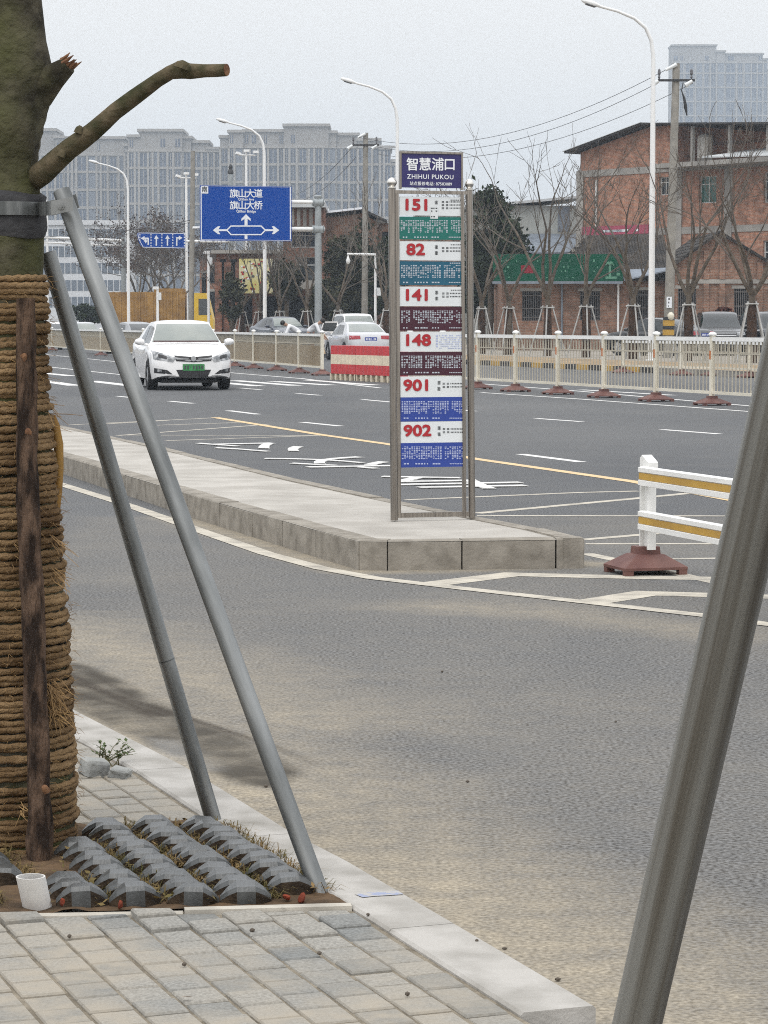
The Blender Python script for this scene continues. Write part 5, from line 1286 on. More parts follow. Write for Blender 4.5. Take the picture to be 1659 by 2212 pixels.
def make_car(name, label, paint, kind='sedan', plate='plategreen', group=None, screen='windscreen', wide=1.0, details=True, door_open=False):
    th = thing(name, label, 'car' if kind != 'van' else 'van', (0, 0, 0), 0, group)
    if kind == 'sedan':
        L, Hh, Wd = 4.62, 1.49, 1.77; top = ([0, .02, .06, .14, .24, .4, .6, .735, .80, .88, .94, .975, 1], [.66, .92, 1.03, 1.05, 1.02, .955, .945, .985, .955, .895, .83, .765, .68])
        roof = ([.10, .20, .30, .38, .48, .58, .66, .73, .775], [1.03, 1.24, 1.40, 1.465, 1.49, 1.46, 1.33, 1.12, .955]); rw = .60
    else:
        L, Hh, Wd = 4.55, 1.74, 1.82; top = ([0, .02, .05, .14, .24, .4, .6, .76, .82, .88, .95, .98, 1], [.72, 1.02, 1.08, 1.09, 1.08, 1.06, 1.05, 1.07, 1.05, 1.0, .90, .76, .62])
        roof = ([.02, .05, .12, .30, .45, .58, .66, .74, .80], [1.08, 1.45, 1.66, 1.74, 1.74, 1.69, 1.52, 1.24, 1.05]); rw = .66
    wid = ([0, .02, .06, .14, .3, .7, .86, .93, .97, 1], [.62, .74, .83, .87, .885, .885, .875, .83, .745, .60]); ws = Wd / 1.77
    wr = .325 if kind == 'sedan' else .36; wx = (.195, .785)
    bm_v, bm_f = [], []
    NS = 64; us = [.5 - .5 * math.cos(math.pi * i / (NS - 1)) * 1.0 for i in range(NS)]; us = [0.35 * u + .65 * i / (NS - 1) for i, u in enumerate(us)]
    rings = []
    for u in us:
        x = (u - .5) * L; w = float(cubic(*wid, u)) * ws; zt = float(cubic(*top, u)); zb = .21 + .09 * max(0, (abs(u - .5) - .40) / .1)
        za = zb + .02
        for q in wx:
            dx = (u - q) * L; rr = wr + .065
            if abs(dx) < rr: za = max(za, wr + math.sqrt(rr * rr - dx * dx) * .98 - .0)
        zs = max(za + .05, zt - .10); zm = lerp(za, zs, .55)
        half = [(0, zb), (w * .62, zb), (w * .64, za), (w * .955, za), (w * .985, lerp(za, zm, .5)), (w, zm), (w * .985, zs), (w * .90, zt - .022), (w * .55, zt + .012), (0, zt + .026)]
        rings.append([(x, y, z) for y, z in half] + [(x, -y, z) for y, z in half[-2:0:-1]])
    n = len(rings[0]); mb = MB(); mb.add([p for r in rings for p in r], [(i * n + k, i * n + (k + 1) % n, (i + 1) * n + (k + 1) % n, (i + 1) * n + k) for i in range(NS - 1) for k in range(n)] + [tuple(range(n - 1, -1, -1)), tuple((NS - 1) * n + k for k in range(n))])
    # cabin
    m1 = 30; m2 = 13; u0, u1 = roof[0][0], roof[0][-1]; tp = []; g = []
    for i in range(m1):
        u = lerp(u0, u1, i / (m1 - 1)); e_ = abs(i / (m1 - 1) - .5) * 2; z = float(cubic(*roof, u)); x = (u - .5) * L; zbelt = float(cubic(*top, u)) - .04
        hgt = max(0, z - zbelt); wt = lerp(.79, rw, min(1, hgt / .48)) * ws; wb_ = float(cubic(*wid, u)) * .93 * ws
        row = []
        row.append((x, wb_, zbelt - .03))
        for k in range(m2):
            t_ = 1 - 2 * k / (m2 - 1); bow = -.16 * (abs(t_) ** 2.2) * (1 if i / (m1 - 1) > .5 else -1) * max(0, e_ - .35) / .65
            row.append((x + bow, wt * t_, z - .045 * abs(t_) ** 3))
        row.append((x, -wb_, zbelt - .03)); g.append(row)
    n = m2 + 2; mb.add([p for r in g for p in r], [(i * n + k, (i + 1) * n + k, (i + 1) * n + k + 1, i * n + k + 1) for i in range(m1 - 1) for k in range(n - 1)])
    body = mb.build('body', M[paint], th, world=False, smooth=38, weld=True)
    bv = BVHTree.FromPolygons([v.co.copy() for v in body.data.vertices], [tuple(p.vertices) for p in body.data.polygons])
    def decal(nm, quads, axis, mm, off=.006, parent=th, res=8, thick=0):
        """quads: lists of four (a, b) corners seen along an axis; each is laid on the body's surface"""
        dirs = {'front': (Vector((-1, 0, 0)), lambda a, b_: Vector((4, a, b_))), 'rear': (Vector((1, 0, 0)), lambda a, b_: Vector((-4, a, b_))), 'left': (Vector((0, -1, 0)), lambda a, b_: Vector((a, 3, b_))), 'right': (Vector((0, 1, 0)), lambda a, b_: Vector((a, -3, b_))), 'top': (Vector((0, 0, -1)), lambda a, b_: Vector((a, b_, 4)))}
        d, f = dirs[axis]; q_ = MB()
        for qd in quads:
            c = [Vector((a, b_, 0)) for a, b_ in qd]; vs = []
            for j in range(res + 1):
                for i in range(res + 1):
                    p = lerp(lerp(c[0], c[1], i / res), lerp(c[3], c[2], i / res), j / res); hit = bv.ray_cast(f(p.x, p.y), d)
                    if hit[0] is None: vs.append(vs[-1] if vs else f(p.x, p.y) + d * 3)
                    else:
                        nn = hit[1] if hit[1].dot(d) < 0 else -hit[1]; vs.append(hit[0] + nn * off)
            k = res + 1; q_.add(vs, [(j * k + i, j * k + i + 1, (j + 1) * k + i + 1, (j + 1) * k + i) for j in range(res) for i in range(res)])
        o = q_.build(nm, M[mm], parent, world=False, smooth=60); return o
    sdn = kind == 'sedan'
    zc, zr = (1.01, 1.40) if sdn else (1.11, 1.62); yc, yr = (.73, .565) if sdn else (.74, .61)
    ws_ = decal('windscreen', [[(-yc, zc), (yc, zc), (yr, zr), (-yr, zr)]], 'front', screen, .007, res=14)
    if details:
        decal('dashboard', [[(-yc * .96, zc + .004), (yc * .96, zc + .004), (yc * .95, zc + .028), (-yc * .95, zc + .028)]], 'front', 'dash', .011, ws_)
    decal('rear_window', [[(-yc * .93, zc + .08), (yc * .93, zc + .08), (yr * .96, zr - .02), (-yr * .96, zr - .02)]], 'rear', 'glass' if paint != 'car_silver' else 'windscreen', .007, res=12)
    for sd in ('left', 'right'):
        if sdn: sq = [[(-.98, .99), (-.10, .985), (-.10, 1.36), (-.62, 1.34)], [(-.04, .985), (.98, .985), (.42, 1.34), (-.04, 1.37)]]
        else: sq = [[(-2.0, 1.12), (-1.25, 1.12), (-1.25, 1.58), (-1.85, 1.54)], [(-1.18, 1.12), (-.12, 1.11), (-.12, 1.62), (-1.18, 1.60)], [(-.06, 1.11), (.98, 1.10), (.45, 1.58), (-.06, 1.62)]]
        for qd in sq: decal('side_window', [qd], sd, 'glass', .006)
        if details: decal('door_handle', [[(-.62, .86), (-.42, .86), (-.42, .89), (-.62, .89)], [(.22, .85), (.42, .85), (.42, .88), (.22, .88)]][:1], sd, paint, .022, res=2)
        s_ = 1 if sd == 'left' else -1
        mb = MB(); zz = 1.02 if sdn else 1.14
        vs = []; c = Vector((.80 if sdn else .85, s_ * (.985 if sdn else 1.0) * ws / 1.0 * .985, zz))
        prof_ = [(-.08, .78), (-.03, 1.0), (.05, .92), (.10, .5)]
        for dx, k in prof_:
            for q in range(10):
                an = 2 * math.pi * q / 10; vs.append(c + Vector((dx, math.cos(an) * .115 * k, math.sin(an) * .075 * k)))
        mb.add(vs, [(i * 10 + q, i * 10 + (q + 1) % 10, (i + 1) * 10 + (q + 1) % 10, (i + 1) * 10 + q) for i in range(3) for q in range(10)] + [tuple(range(9, -1, -1)), tuple(range(30, 40))])
        mb.tube([c + Vector((0, -s_ * .05, -.05)), c + Vector((.03, -s_ * .2, -.07))], [.03, .03], 6)
        mb.build('mirror', M[paint], th, world=False, smooth=60)
    # lamps and front
    if sdn:
        for s_ in (1, -1):
            hl = decal('headlight', [[(s_ * .81, .66), (s_ * .44, .60), (s_ * .37, .69), (s_ * .83, .84)]], 'front', 'lampglass', .010, res=10)
            decal('lamp_shade', [[(s_ * .72, .69), (s_ * .56, .66), (s_ * .56, .72), (s_ * .72, .765)]], 'front', 'grille', .014, hl, 6)
            fl = decal('fog_lamp_recess', [[(s_ * .80, .375), (s_ * .44, .345), (s_ * .56, .435), (s_ * .80, .475)]], 'front', 'grille', .008, res=6)
            decal('fog_lamp', [[(s_ * .74, .40), (s_ * .66, .40), (s_ * .66, .45), (s_ * .74, .45)]], 'front', 'lampglass', .013, fl, 4)
            tl = decal('tail_light', [[(s_ * .80, .80), (s_ * .40, .82), (s_ * .40, .945), (s_ * .79, .95)]], 'rear', 'taillight', .008, res=8)
        gr = decal('grille', [[(-.37, .625), (0, .60), (0, .70), (-.40, .735)], [(.37, .625), (0, .60), (0, .70), (.40, .735)]], 'front', 'grille', .009, res=6)
        decal('chrome_bar', [[(-.36, .655), (-.12, .655), (-.09, .675), (-.37, .69)], [(.36, .655), (.12, .655), (.09, .675), (.37, .69)], [(-.2, .63), (-.08, .615), (-.03, .64), (-.10, .655)], [(.2, .63), (.08, .615), (.03, .64), (.10, .655)]], 'front', 'rim', .014, gr, 4)
        mb = MB(); hit = bv.ray_cast(Vector((4, 0, .67)), Vector((-1, 0, 0)))[0]; mb.tube([hit, hit + Vector((.022, 0, 0))], [.062, .052], 14); mb.build('badge', M['rim'], gr, world=False, smooth=40)
        decal('lower_intake', [[(-.30, .30), (.30, .30), (.37, .44), (-.37, .44)]], 'front', 'grille', .008, res=6)
        decal('sill', [[(-.72, .225), (.72, .225), (.74, .27), (-.74, .27)]], 'front', 'grille', .006, res=6)
        zp = .49
    else:
        for s_ in (1, -1):
            decal('headlight', [[(s_ * .82, .80), (s_ * .50, .78), (s_ * .48, .90), (s_ * .83, .93)]], 'front', 'lampglass', .010, res=8)
            decal('tail_light', [[(s_ * .82, .85), (s_ * .62, .85), (s_ * .62, 1.02), (s_ * .82, 1.02)]], 'rear', 'taillight', .008, res=6)
        gr = decal('grille', [[(-.46, .70), (.46, .70), (.46, .90), (-.46, .90)]], 'front', 'grille', .009, res=6)
        decal('chrome_bar', [[(-.46, .86), (.46, .86), (.46, .885), (-.46, .885)], [(-.46, .77), (.46, .77), (.46, .79), (-.46, .79)]], 'front', 'rim', .014, gr, 4)
        decal('lower_intake', [[(-.5, .36), (.5, .36), (.5, .5), (-.5, .5)]], 'front', 'grille', .008, res=6); zp = .58
    for ax_, s_ in (('front', 1), ('rear', -1)):
        zz = zp if ax_ == 'front' else (.66 if not sdn else .82)
        o = bv.ray_cast(Vector((4 * s_, 0, zz)), Vector((-s_, 0, 0)))[0]; mb = MB(); mb.box((o.x + s_ * .012, 0, zz), (.012, .46, .14)); pt_ = mb.build('number_plate', M[plate], th, world=False)
        mb = MB()
        for q in range(7): mb.box((o.x + s_ * .019, -.18 + q * .06, zz), (.003, .032 if q != 2 else .01, .075 if q != 2 else .012))
        mb.build('plate_characters', M['ink'] if plate == 'plategreen' else M['signwhite'], pt_, world=False)
    for q in wx:
        for s_ in (1, -1):
            xw = (q - .5) * L; yw = s_ * (.775 * ws); mb = MB(); nn = 24; pr = [(wr * .62, -.10), (wr * .93, -.105), (wr, -.08), (wr, .08), (wr * .93, .105), (wr * .62, .10)]; vs = []
            for r_, o in pr:
                for k in range(nn): an = 2 * math.pi * k / nn; vs.append((xw + r_ * math.cos(an), yw + o, wr + r_ * math.sin(an)))
            mb.add(vs, [(i * nn + k, i * nn + (k + 1) % nn, ((i + 1) % 6) * nn + (k + 1) % nn, ((i + 1) % 6) * nn + k) for i in range(6) for k in range(nn)])
            wh = mb.build('wheel', M['rubber'], th, world=False, smooth=40)
            mb = MB(); mb.tube([(xw, yw + s_ * .03, wr), (xw, yw + s_ * .075, wr)], [wr * .63, wr * .60], 20)
            for k in range(5): an = 2 * math.pi * k / 5; mb.box((xw + math.cos(an) * wr * .34, yw + s_ * .082, wr + math.sin(an) * wr * .34), (wr * .56, .022, .06), rot=Matrix.Rotation(-an, 3, 'Y'))
            mb.build('rim', M['rim'], wh, world=False)
    mb = MB(); mb.box((0, 0, .19), (L * .80, Wd * .70, .07)); mb.build('underbody', M['black'], th, world=False)
    if door_open:
        mb = MB(); mb.box((.55, 0, -.15), (1.0, .05, .62)); mb.box((.55, 0, .60), (.8, .04, .05)); mb.box((.16, 0, .36), (.05, .04, .5)); mb.box((.92, 0, .36), (.05, .04, .5), rot=Matrix.Rotation(-.35, 3, 'Y'))
        dr = mb.build('open_door', M[paint], th, world=False); mb = MB(); mb.box((.52, 0, .37), (.70, .012, .42)); mb.build('door_window', M['glass'], dr, world=False)
        dr.location = (.85, -.90, .72); dr.rotation_euler = (0, 0, R(180 + 62))
    return th
HEAD_T = math.atan2(-A.y, -A.x); HEAD_A = math.atan2(A.y, A.x)   # towards / away from the camera along the road
def set_car(th, x, Y, head, z=0.0): p = P(x, 700, Y); th.location = (p.x, p.y, z); th.rotation_euler = (0, 0, head); return th
c1 = make_car('sedan', 'clean white sedan with a green number plate driving towards the camera', 'car_white', plate='plategreen')
set_car(c1, 389, 57.0, HEAD_T - R(5.6))
c2 = make_car('sedan', 'silver sedan seen from behind with red tail lights, beside the striped barriers', 'car_silver', plate='plateblue')
set_car(c2, 771, 100, HEAD_A + R(-3))
c3 = make_car('sedan', 'grey vehicle with dark rear glass behind the median fence left of the white sedan', 'car_grey', 'sedan', plate='plateblue', screen='glass', details=False)
set_car(c3, 289, 120, HEAD_A + R(8))
c4_ = make_car('sedan', 'dark blue car parked among braced trees left of the bending people', 'car_navy', 'sedan', plate='plateblue', details=False)
set_car(c4_, 606, 124, HEAD_T + R(6), VZ + .1)
c5 = make_car('suv', 'white vehicle with its side door open parked behind the silver sedan', 'car_white', 'suv', plate='plateblue', details=False, door_open=True)
set_car(c5, 768, 124, HEAD_T + R(-4), VZ)
c6 = make_car('suv', 'black off-road car with a dark bull bar parked before the gabled brick house', 'car_black', 'suv', plate='plateblue', screen='glass', details=False)
set_car(c6, 1552, 104, HEAD_T + R(-18), VZ)
c7 = make_car('suv', 'dark car cut off by the right edge of the picture behind the fence', 'car_black', 'suv', plate='plateblue', screen='glass', details=False)
set_car(c7, 1668, 103, HEAD_T + R(-5), VZ)
c8 = make_car('sedan', 'small white car far away just right of the wrapped trunk', 'car_white', plate='plateblue', details=False); set_car(c8, 108, 140, HEAD_A, 0)
c9 = make_car('sedan', 'pale silver car far away between the two slanting brace poles', 'car_silver', plate='plateblue', details=False); set_car(c9, 178, 150, HEAD_T, 0)
c10 = make_car('sedan', 'black car whose roof shows beside the yellow and black banded pole', 'car_black', plate='plateblue', screen='glass', details=False); set_car(c10, 1421, 102, HEAD_A + R(30), VZ)

# yellow lorry seen from the side
M['lorry'] = mat('lorry_yellow', (0.60, 0.40, 0.02), 0.45, (0.54, 0.34, 0.02), 2); M['lorrybed'] = mat('rusty_orange_side', (0.34, 0.195, 0.055), 0.8, (0.19, 0.105, 0.035), 1.2, detail=9)
ly = 186.0; kx = ly / FPX; lo = P(348, 700, ly); lo.z = VZ
lr = thing('lorry', 'long yellow lorry with a rusty orange load bed, far away between bare trees', 'truck', (lo.x, ly, VZ))
def lx(x): return (x - CX) * kx
def lz(y): return CAM_H + (698 - y) * kx
mb = MB(); x0, x1 = lx(238), lx(402)
mb.bx(x0, x1, ly - 1.2, ly + 1.2, 1.25, lz(632)); 
for k in range(13): xx = lerp(x0, x1, k / 12); mb.bx(xx - .05, xx + .05, ly - 1.27, ly - 1.19, 1.2, lz(631))
mb.bx(lx(338), lx(400), ly - 1.22, ly + 1.18, lz(633), lz(624)); mb.build('load_bed', M['lorrybed'], lr)
mb = MB(); a, b2 = lx(416), lx(463); zc = lz(634)
pr = [(a, .9), (b2, .9), (b2, 1.7), (b2 - .35, zc - .35), (b2 - .5, zc), (a, zc)]; mb.prism(pr, ly - 1.15, ly + 1.15, 'y'); cab = mb.build('cab', M['lorry'], lr)
mb = MB(); mb.prism([(a + .55, 2.0), (b2 - .12, 2.0), (b2 - .42, zc - .4), (a + .55, zc - .4)], ly - 1.165, ly - 1.14, 'y'); mb.build('cab_window', M['glass'], cab)
mb = MB(); mb.bx(x0, b2 - .1, ly - .5, ly + .5, .75, 1.2); mb.build('chassis', M['black'], lr)
for xx in (x0 + .9, x0 + 2.1, lx(395), a + .8):
    mb = MB(); mb.tube([(xx, ly - 1.1, .65), (xx, ly - .8, .65)], [.5, .5], 18); mb.build('wheel', M['rubber'], lr)

# ================================================================== PEOPLE bending down behind the fence
M['skin'] = mat('skin', (0.36, 0.22, 0.15), 0.6); M['hair'] = mat('black_hair', (0.015, 0.013, 0.012), 0.6); M['shirt'] = mat('white_shirt', (0.72, 0.73, 0.75), 0.8, (0.64, 0.65, 0.68), 6); M['trouser'] = mat('dark_trousers', (0.045, 0.045, 0.055), 0.9)
def skin_obj(name, mm, parent, verts, edges, radii, sub=2):
    me = bpy.data.meshes.new(name); me.from_pydata([Vector(v) for v in verts], edges, []); me.materials.append(M[mm]); o = bpy.data.objects.new(name, me); COL.objects.link(o); o.parent = parent
    sk = o.modifiers.new('skin', 'SKIN')
    if not me.skin_vertices: me.skin_vertices.new()
    for i, r_ in enumerate(radii):
        rr = r_ if hasattr(r_, '__len__') else (r_, r_); me.skin_vertices[0].data[i].radius = rr
    me.skin_vertices[0].data[0].use_root = True
    ss = o.modifiers.new('sub', 'SUBSURF'); ss.levels = sub; ss.render_levels = sub
    dg = bpy.context.evaluated_depsgraph_get(); m2 = bpy.data.meshes.new_from_object(o.evaluated_get(dg)); o.modifiers.clear(); o.data = m2; m2.shade_smooth(); return o
def person(label, x, Y, rz, lean_, group):
    p = P(x, 700, Y); th = thing('person', label, 'person', (p.x, p.y, VZ), rz, group)
    # local: +x forward; the trunk leans forward by lean_
    hip = Vector((0, 0, .90)); f = Vector((math.sin(lean_), 0, math.cos(lean_)))
    wst = hip + f * .16; ch = hip + f * .38; sh = hip + f * .50; nk = hip + f * .57 + Vector((.02, 0, 0)); hd_ = nk + (f + Vector((.5, 0, -.1))).normalized() * .12; ht = hd_ + (f + Vector((.4, 0, 0))).normalized() * .10
    B = [hip, wst, ch, nk, hd_, ht]; E = [(0, 1), (1, 2), (2, 3), (3, 4), (4, 5)]; Rr = [(.13, .10), (.12, .095), (.14, .10), .05, (.085, .095), (.07, .08)]
    for s_ in (1, -1):
        i = len(B); s0 = sh + Vector((0, s_ * .17, 0)); el = s0 + Vector((.12, s_ * .05, -.27)); wr_ = el + Vector((.16, -s_ * .04, -.20)); hn = wr_ + Vector((.06, 0, -.07)); ft = hn + Vector((.04, 0, -.07))
        B += [s0, el, wr_, hn, ft]; E += [(2, i), (i, i + 1), (i + 1, i + 2), (i + 2, i + 3), (i + 3, i + 4)]; Rr += [.052, .042, .03, (.038, .022), (.025, .012)]
        i = len(B); k0 = hip + Vector((.02, s_ * .095, -.08)); kn = Vector((.06, s_ * .10, .48)); an = Vector((-.04, s_ * .10, .08)); to = Vector((.12, s_ * .11, .04)); B += [k0, kn, an, to]; E += [(0, i), (i, i + 1), (i + 1, i + 2), (i + 2, i + 3)]; Rr += [.085, .058, .04, (.04, .035)]
    skin_obj('body', 'skin', th, B, E, Rr)
    V = [hip + f * .02, wst, ch, hip + f * .53]; E = [(0, 1), (1, 2), (2, 3)]; Rr = [(.165, .135), (.155, .13), (.175, .135), (.09, .08)]
    for s_ in (1, -1):
        i = len(V); s0 = sh + Vector((0, s_ * .17, 0)); el = s0 + Vector((.12, s_ * .05, -.27)); V += [s0, el, el + Vector((.05, 0, -.07))]; E += [(2, i), (i, i + 1), (i + 1, i + 2)]; Rr += [.075, .062, .055]
    skin_obj('shirt', 'shirt', th, V, E, Rr)
    V = [hip + Vector((0, 0, .02))]; E = []; Rr = [(.155, .125)]
    for s_ in (1, -1):
        i = len(V); V += [hip + Vector((.02, s_ * .095, -.08)), Vector((.06, s_ * .10, .48)), Vector((-.04, s_ * .10, .12))]; E += [(0, i), (i, i + 1), (i + 1, i + 2)]; Rr += [.105, .078, .065]
    skin_obj('trousers', 'trouser', th, V, E, Rr)
    mb = MB(); mb.lathe((0, 0, 0), [(.06, -.06), (.098, 0), (.10, .05), (.07, .10), (.01, .12)], 14); h_ = mb.build('hair', M['hair'], th, world=False, smooth=60); h_.location = hd_ + f * .03 + Vector((-.01, 0, .01)); h_.rotation_euler = (0, lean_ + .3, 0)
    return th
person('person in a white shirt bending forward behind the fence, the left one of the two', 648, 97, R(190), 1.0, None)
person('person in a white shirt stooping behind the fence, beside the grey sign mast', 664, 98, R(-10), .85, None)
# ================================================================== BUILDINGS
M['brick'] = brickmat('red_brick', (0.44, 0.20, 0.122), (0.30, 0.135, 0.088), (0.32, 0.24, 0.19), dirt=(0.12, 0.075, 0.055), dirtamt=.75)
M['oldbrick'] = brickmat('old_brown_brick', (0.29, 0.15, 0.098), (0.205, 0.108, 0.075), (0.24, 0.19, 0.155), dirt=(0.095, 0.072, 0.058), dirtamt=.75)
M['shopbrick'] = brickmat('dark_red_brick', (0.27, 0.105, 0.062), (0.19, 0.075, 0.048), (0.21, 0.155, 0.125), dirt=(0.05, 0.038, 0.032), dirtamt=.85)
M['band'] = mat('cement_band', (0.34, 0.325, 0.30), .95, (0.22, 0.21, 0.195), .8, detail=9)
M['roofdark'] = mat('dark_roof_sheet', (0.035, 0.033, 0.034), .8, (0.06, 0.055, 0.05), 1.5); M['roofpale'] = mat('pale_roof_sheet', (0.55, 0.57, 0.58), .6, (0.42, 0.44, 0.45), .7)
M['tile'] = mat('grey_clay_tile', (0.075, 0.066, 0.058), .95, (0.035, 0.032, 0.03), 1.2, detail=10); M['bluegrey'] = mat('blue_grey_sheet', (0.19, 0.22, 0.26), .6, (0.13, 0.15, 0.18), 1.5)
t, b = nodes(M['tile']); tc = t.nodes.new('ShaderNodeTexCoord'); wv = t.nodes.new('ShaderNodeTexWave'); wv.inputs['Scale'].default_value = 1.1; wv.bands_direction = 'X'; wv.inputs['Distortion'].default_value = 1.2; wv.inputs['Detail'].default_value = 3
t.links.new(tc.outputs['Object'], wv.inputs['Vector']); bp = t.nodes.new('ShaderNodeBump'); bp.inputs['Strength'].default_value = 1; bp.inputs['Distance'].default_value = .15; t.links.new(wv.outputs['Fac'], bp.inputs['Height']); t.links.new(bp.outputs[0], b.inputs['Normal'])
M['hedge'] = mat('billboard_green', (0.003, 0.072, 0.04), .8, (0.005, 0.055, 0.032), 1.2, detail=8); M['pinksheet'] = mat('pink_banner', (0.36, 0.085, 0.13), .8, (0.27, 0.06, 0.09), 1.5)
M['palemark'] = mat('worn_pale_mark', (0.10, 0.23, 0.16), .8); M['dullred'] = mat('dull_red', (0.20, 0.02, 0.03), .8); M['greenglass'] = mat('green_glass', (0.02, 0.10, 0.08), .15); M['inside'] = mat('dark_room', (0.012, 0.012, 0.013), .9)
M['frame'] = mat('pale_window_frame', (0.52, 0.53, 0.52), .6); M['bars_'] = mat('rusty_bars', (0.14, 0.13, 0.125), .8)
class Front:                                    # a facade: local x along it, y into the building, z up
    def __init__(s, name, label, cat, o, d, group=None):
        s.pl = Plane((o[0], o[1], 0), d); s.d = s.pl.d; s.th = thing(name, label, cat, (o[0], o[1], VZ), math.atan2(s.d.y, s.d.x), group); s.z0 = VZ
    def at(s, x, y): a, z = s.pl.at(x, y); return a, z - s.z0
    def rect(s, x0, y0, x1, y1): a0, z0, a1, z1 = s.pl.rect(x0, y0, x1, y1); return a0, z0 - s.z0, a1, z1 - s.z0
    def box(s, nm, mm, a0, a1, y0, y1, z0, z1, parent=None):
        mb = MB(); mb.bx(a0, a1, y0, y1, z0, z1); return mb.build(nm, M[mm], parent or s.th, world=False)
    def mesh(s, mb, nm, mm, parent=None, smooth=None): return mb.build(nm, M[mm], parent or s.th, world=False, smooth=smooth)
    def wall_with_holes(s, nm, mm, a0, a1, z0, z1, holes, dep=.3, parent=None):
        xs = sorted({a0, a1, *[h[0] for h in holes], *[h[2] for h in holes]}); zs = sorted({z0, z1, *[h[1] for h in holes], *[h[3] for h in holes]}); xs = [x for x in xs if a0 <= x <= a1]; zs = [z for z in zs if z0 <= z <= z1]; mb = MB()
        for i in range(len(xs) - 1):
            for j in range(len(zs) - 1):
                cx_, cz = (xs[i] + xs[i + 1]) / 2, (zs[j] + zs[j + 1]) / 2
                if any(h[0] < cx_ < h[2] and h[1] < cz < h[3] for h in holes): continue
                mb.bx(xs[i], xs[i + 1], 0, dep, zs[j], zs[j + 1])
        return s.mesh(mb, nm, mm, parent)
    def window(s, h, glass='glass', bars=0, frame='frame', cross=True, parent=None, dep=.14, lintel=None):
        a0, z0, a1, z1 = h; mb = MB(); t_ = .06
        mb.bx(a0, a0 + t_, dep, dep + .06, z0, z1); mb.bx(a1 - t_, a1, dep, dep + .06, z0, z1); mb.bx(a0 + t_, a1 - t_, dep, dep + .06, z0, z0 + t_); mb.bx(a0 + t_, a1 - t_, dep, dep + .06, z1 - t_, z1)
        if cross: mb.bx((a0 + a1) / 2 - .025, (a0 + a1) / 2 + .025, dep, dep + .06, z0 + t_, z1 - t_); mb.bx(a0 + t_, (a0 + a1) / 2 - .025, dep + .003, dep + .055, lerp(z0, z1, .68), lerp(z0, z1, .68) + .05); mb.bx((a0 + a1) / 2 + .025, a1 - t_, dep + .003, dep + .055, lerp(z0, z1, .68), lerp(z0, z1, .68) + .05)
        w = s.mesh(mb, 'window', frame, parent); mb = MB(); mb.bx(a0 + .01, a1 - .01, dep + .065, dep + .08, z0 + .01, z1 - .01); s.mesh(mb, 'pane', glass, w)
        if bars:
            mb = MB()
            for k in range(bars): xx = lerp(a0, a1, (k + .5) / bars); mb.bx(xx - .012, xx + .012, .05, .075, z0, z1)
            for zz in (.12, .42, .85): mb.bx(a0, a1, .045, .08, lerp(z0, z1, zz) - .018, lerp(z0, z1, zz) + .018)
            s.mesh(mb, 'window_bars', 'bars_', w)
        return w
# ---------- low brick house with the green billboard
HY = 121.0
h = Front('brick_house', 'low brown brick house with a tiled gable roof and barred windows behind the braced trees', 'house', (P(1085, 700, HY).x, HY), (1, 0.0, 0))
aL, zE = h.at(1085, 606); aG = h.at(1439, 600)[0]; aR = h.at(1672, 600)[0]
win = [h.rect(1128, 629, 1170, 693), h.rect(1253, 629, 1296, 692), h.rect(1360, 627, 1401, 693)]
wl_ = h.wall_with_holes('wall', 'oldbrick', aL, aG, -.1, zE + .15, win)
h.box('side_wall', 'oldbrick', aL, aL + .3, .3, 9, -.1, zE + .2)
for w in win: h.window(w, 'inside', bars=11, frame='bars_', cross=False)
for w in win: h.box('window_lintel', 'band', w[0] - .1, w[2] + .1, -.02, .1, w[3] + .003, w[3] + .14)
h.box('back_wall', 'oldbrick', aL, aR, 9, 9.3, -.1, zE)
# gabled wing in front
wgo = -.6
win2 = [h.rect(1461, 624, 1500, 693), h.rect(1582, 624, 1622, 692)]
xa, zap = h.at(1550, 505); zeL = h.at(1439, 583)[1]; zeR = h.at(1655, 576)[1]; aR2 = h.at(1668, 600)[0]
mb = MB(); holes = win2; zb1 = h.at(1500, 612)[1]
xs = sorted({aG, aR2, *[w[0] for w in holes], *[w[2] for w in holes]}); zs = sorted({-.1, zb1, *[w[1] for w in holes], *[w[3] for w in holes]})
for i in range(len(xs) - 1):
    for j in range(len(zs) - 1):
        if not any(w[0] < (xs[i] + xs[i + 1]) / 2 < w[2] and w[1] < (zs[j] + zs[j + 1]) / 2 < w[3] for w in holes): mb.bx(xs[i], xs[i + 1], wgo, wgo + .3, zs[j], zs[j + 1])
mb.prism([(aG, zb1), (aR2, zb1), (aR2, zeR), (xa, zap), (aG, zeL)], wgo, wgo + .3, 'y'); gw = h.mesh(mb, 'gable_wall', 'oldbrick')
for w in win2:
    mb = MB(); mb.bx(w[0], w[2], wgo + .16, wgo + .2, w[1], w[3]); wd2 = h.mesh(mb, 'window', 'inside'); mb = MB()
    for k in range(10): xx = lerp(w[0], w[2], (k + .5) / 10); mb.bx(xx - .012, xx + .012, wgo + .05, wgo + .075, w[1], w[3])
    for zz in (.15, .45, .9): mb.bx(w[0], w[2], wgo + .045, wgo + .08, lerp(w[1], w[3], zz) - .02, lerp(w[1], w[3], zz) + .02)
    h.mesh(mb, 'window_bars', 'bars_', wd2)
    mb = MB(); mb.bx(w[0] - .12, w[2] + .12, wgo - .02, wgo + .1, w[3] + .003, w[3] + .15); h.mesh(mb, 'window_lintel', 'band', wd2)
a0, z0, a1, z1 = h.rect(1461, 604, 1668, 613); mb = MB(); mb.bx(a0, aR2, wgo - .09, wgo - .003, z0, z1); h.mesh(mb, 'cement_beam', 'band')
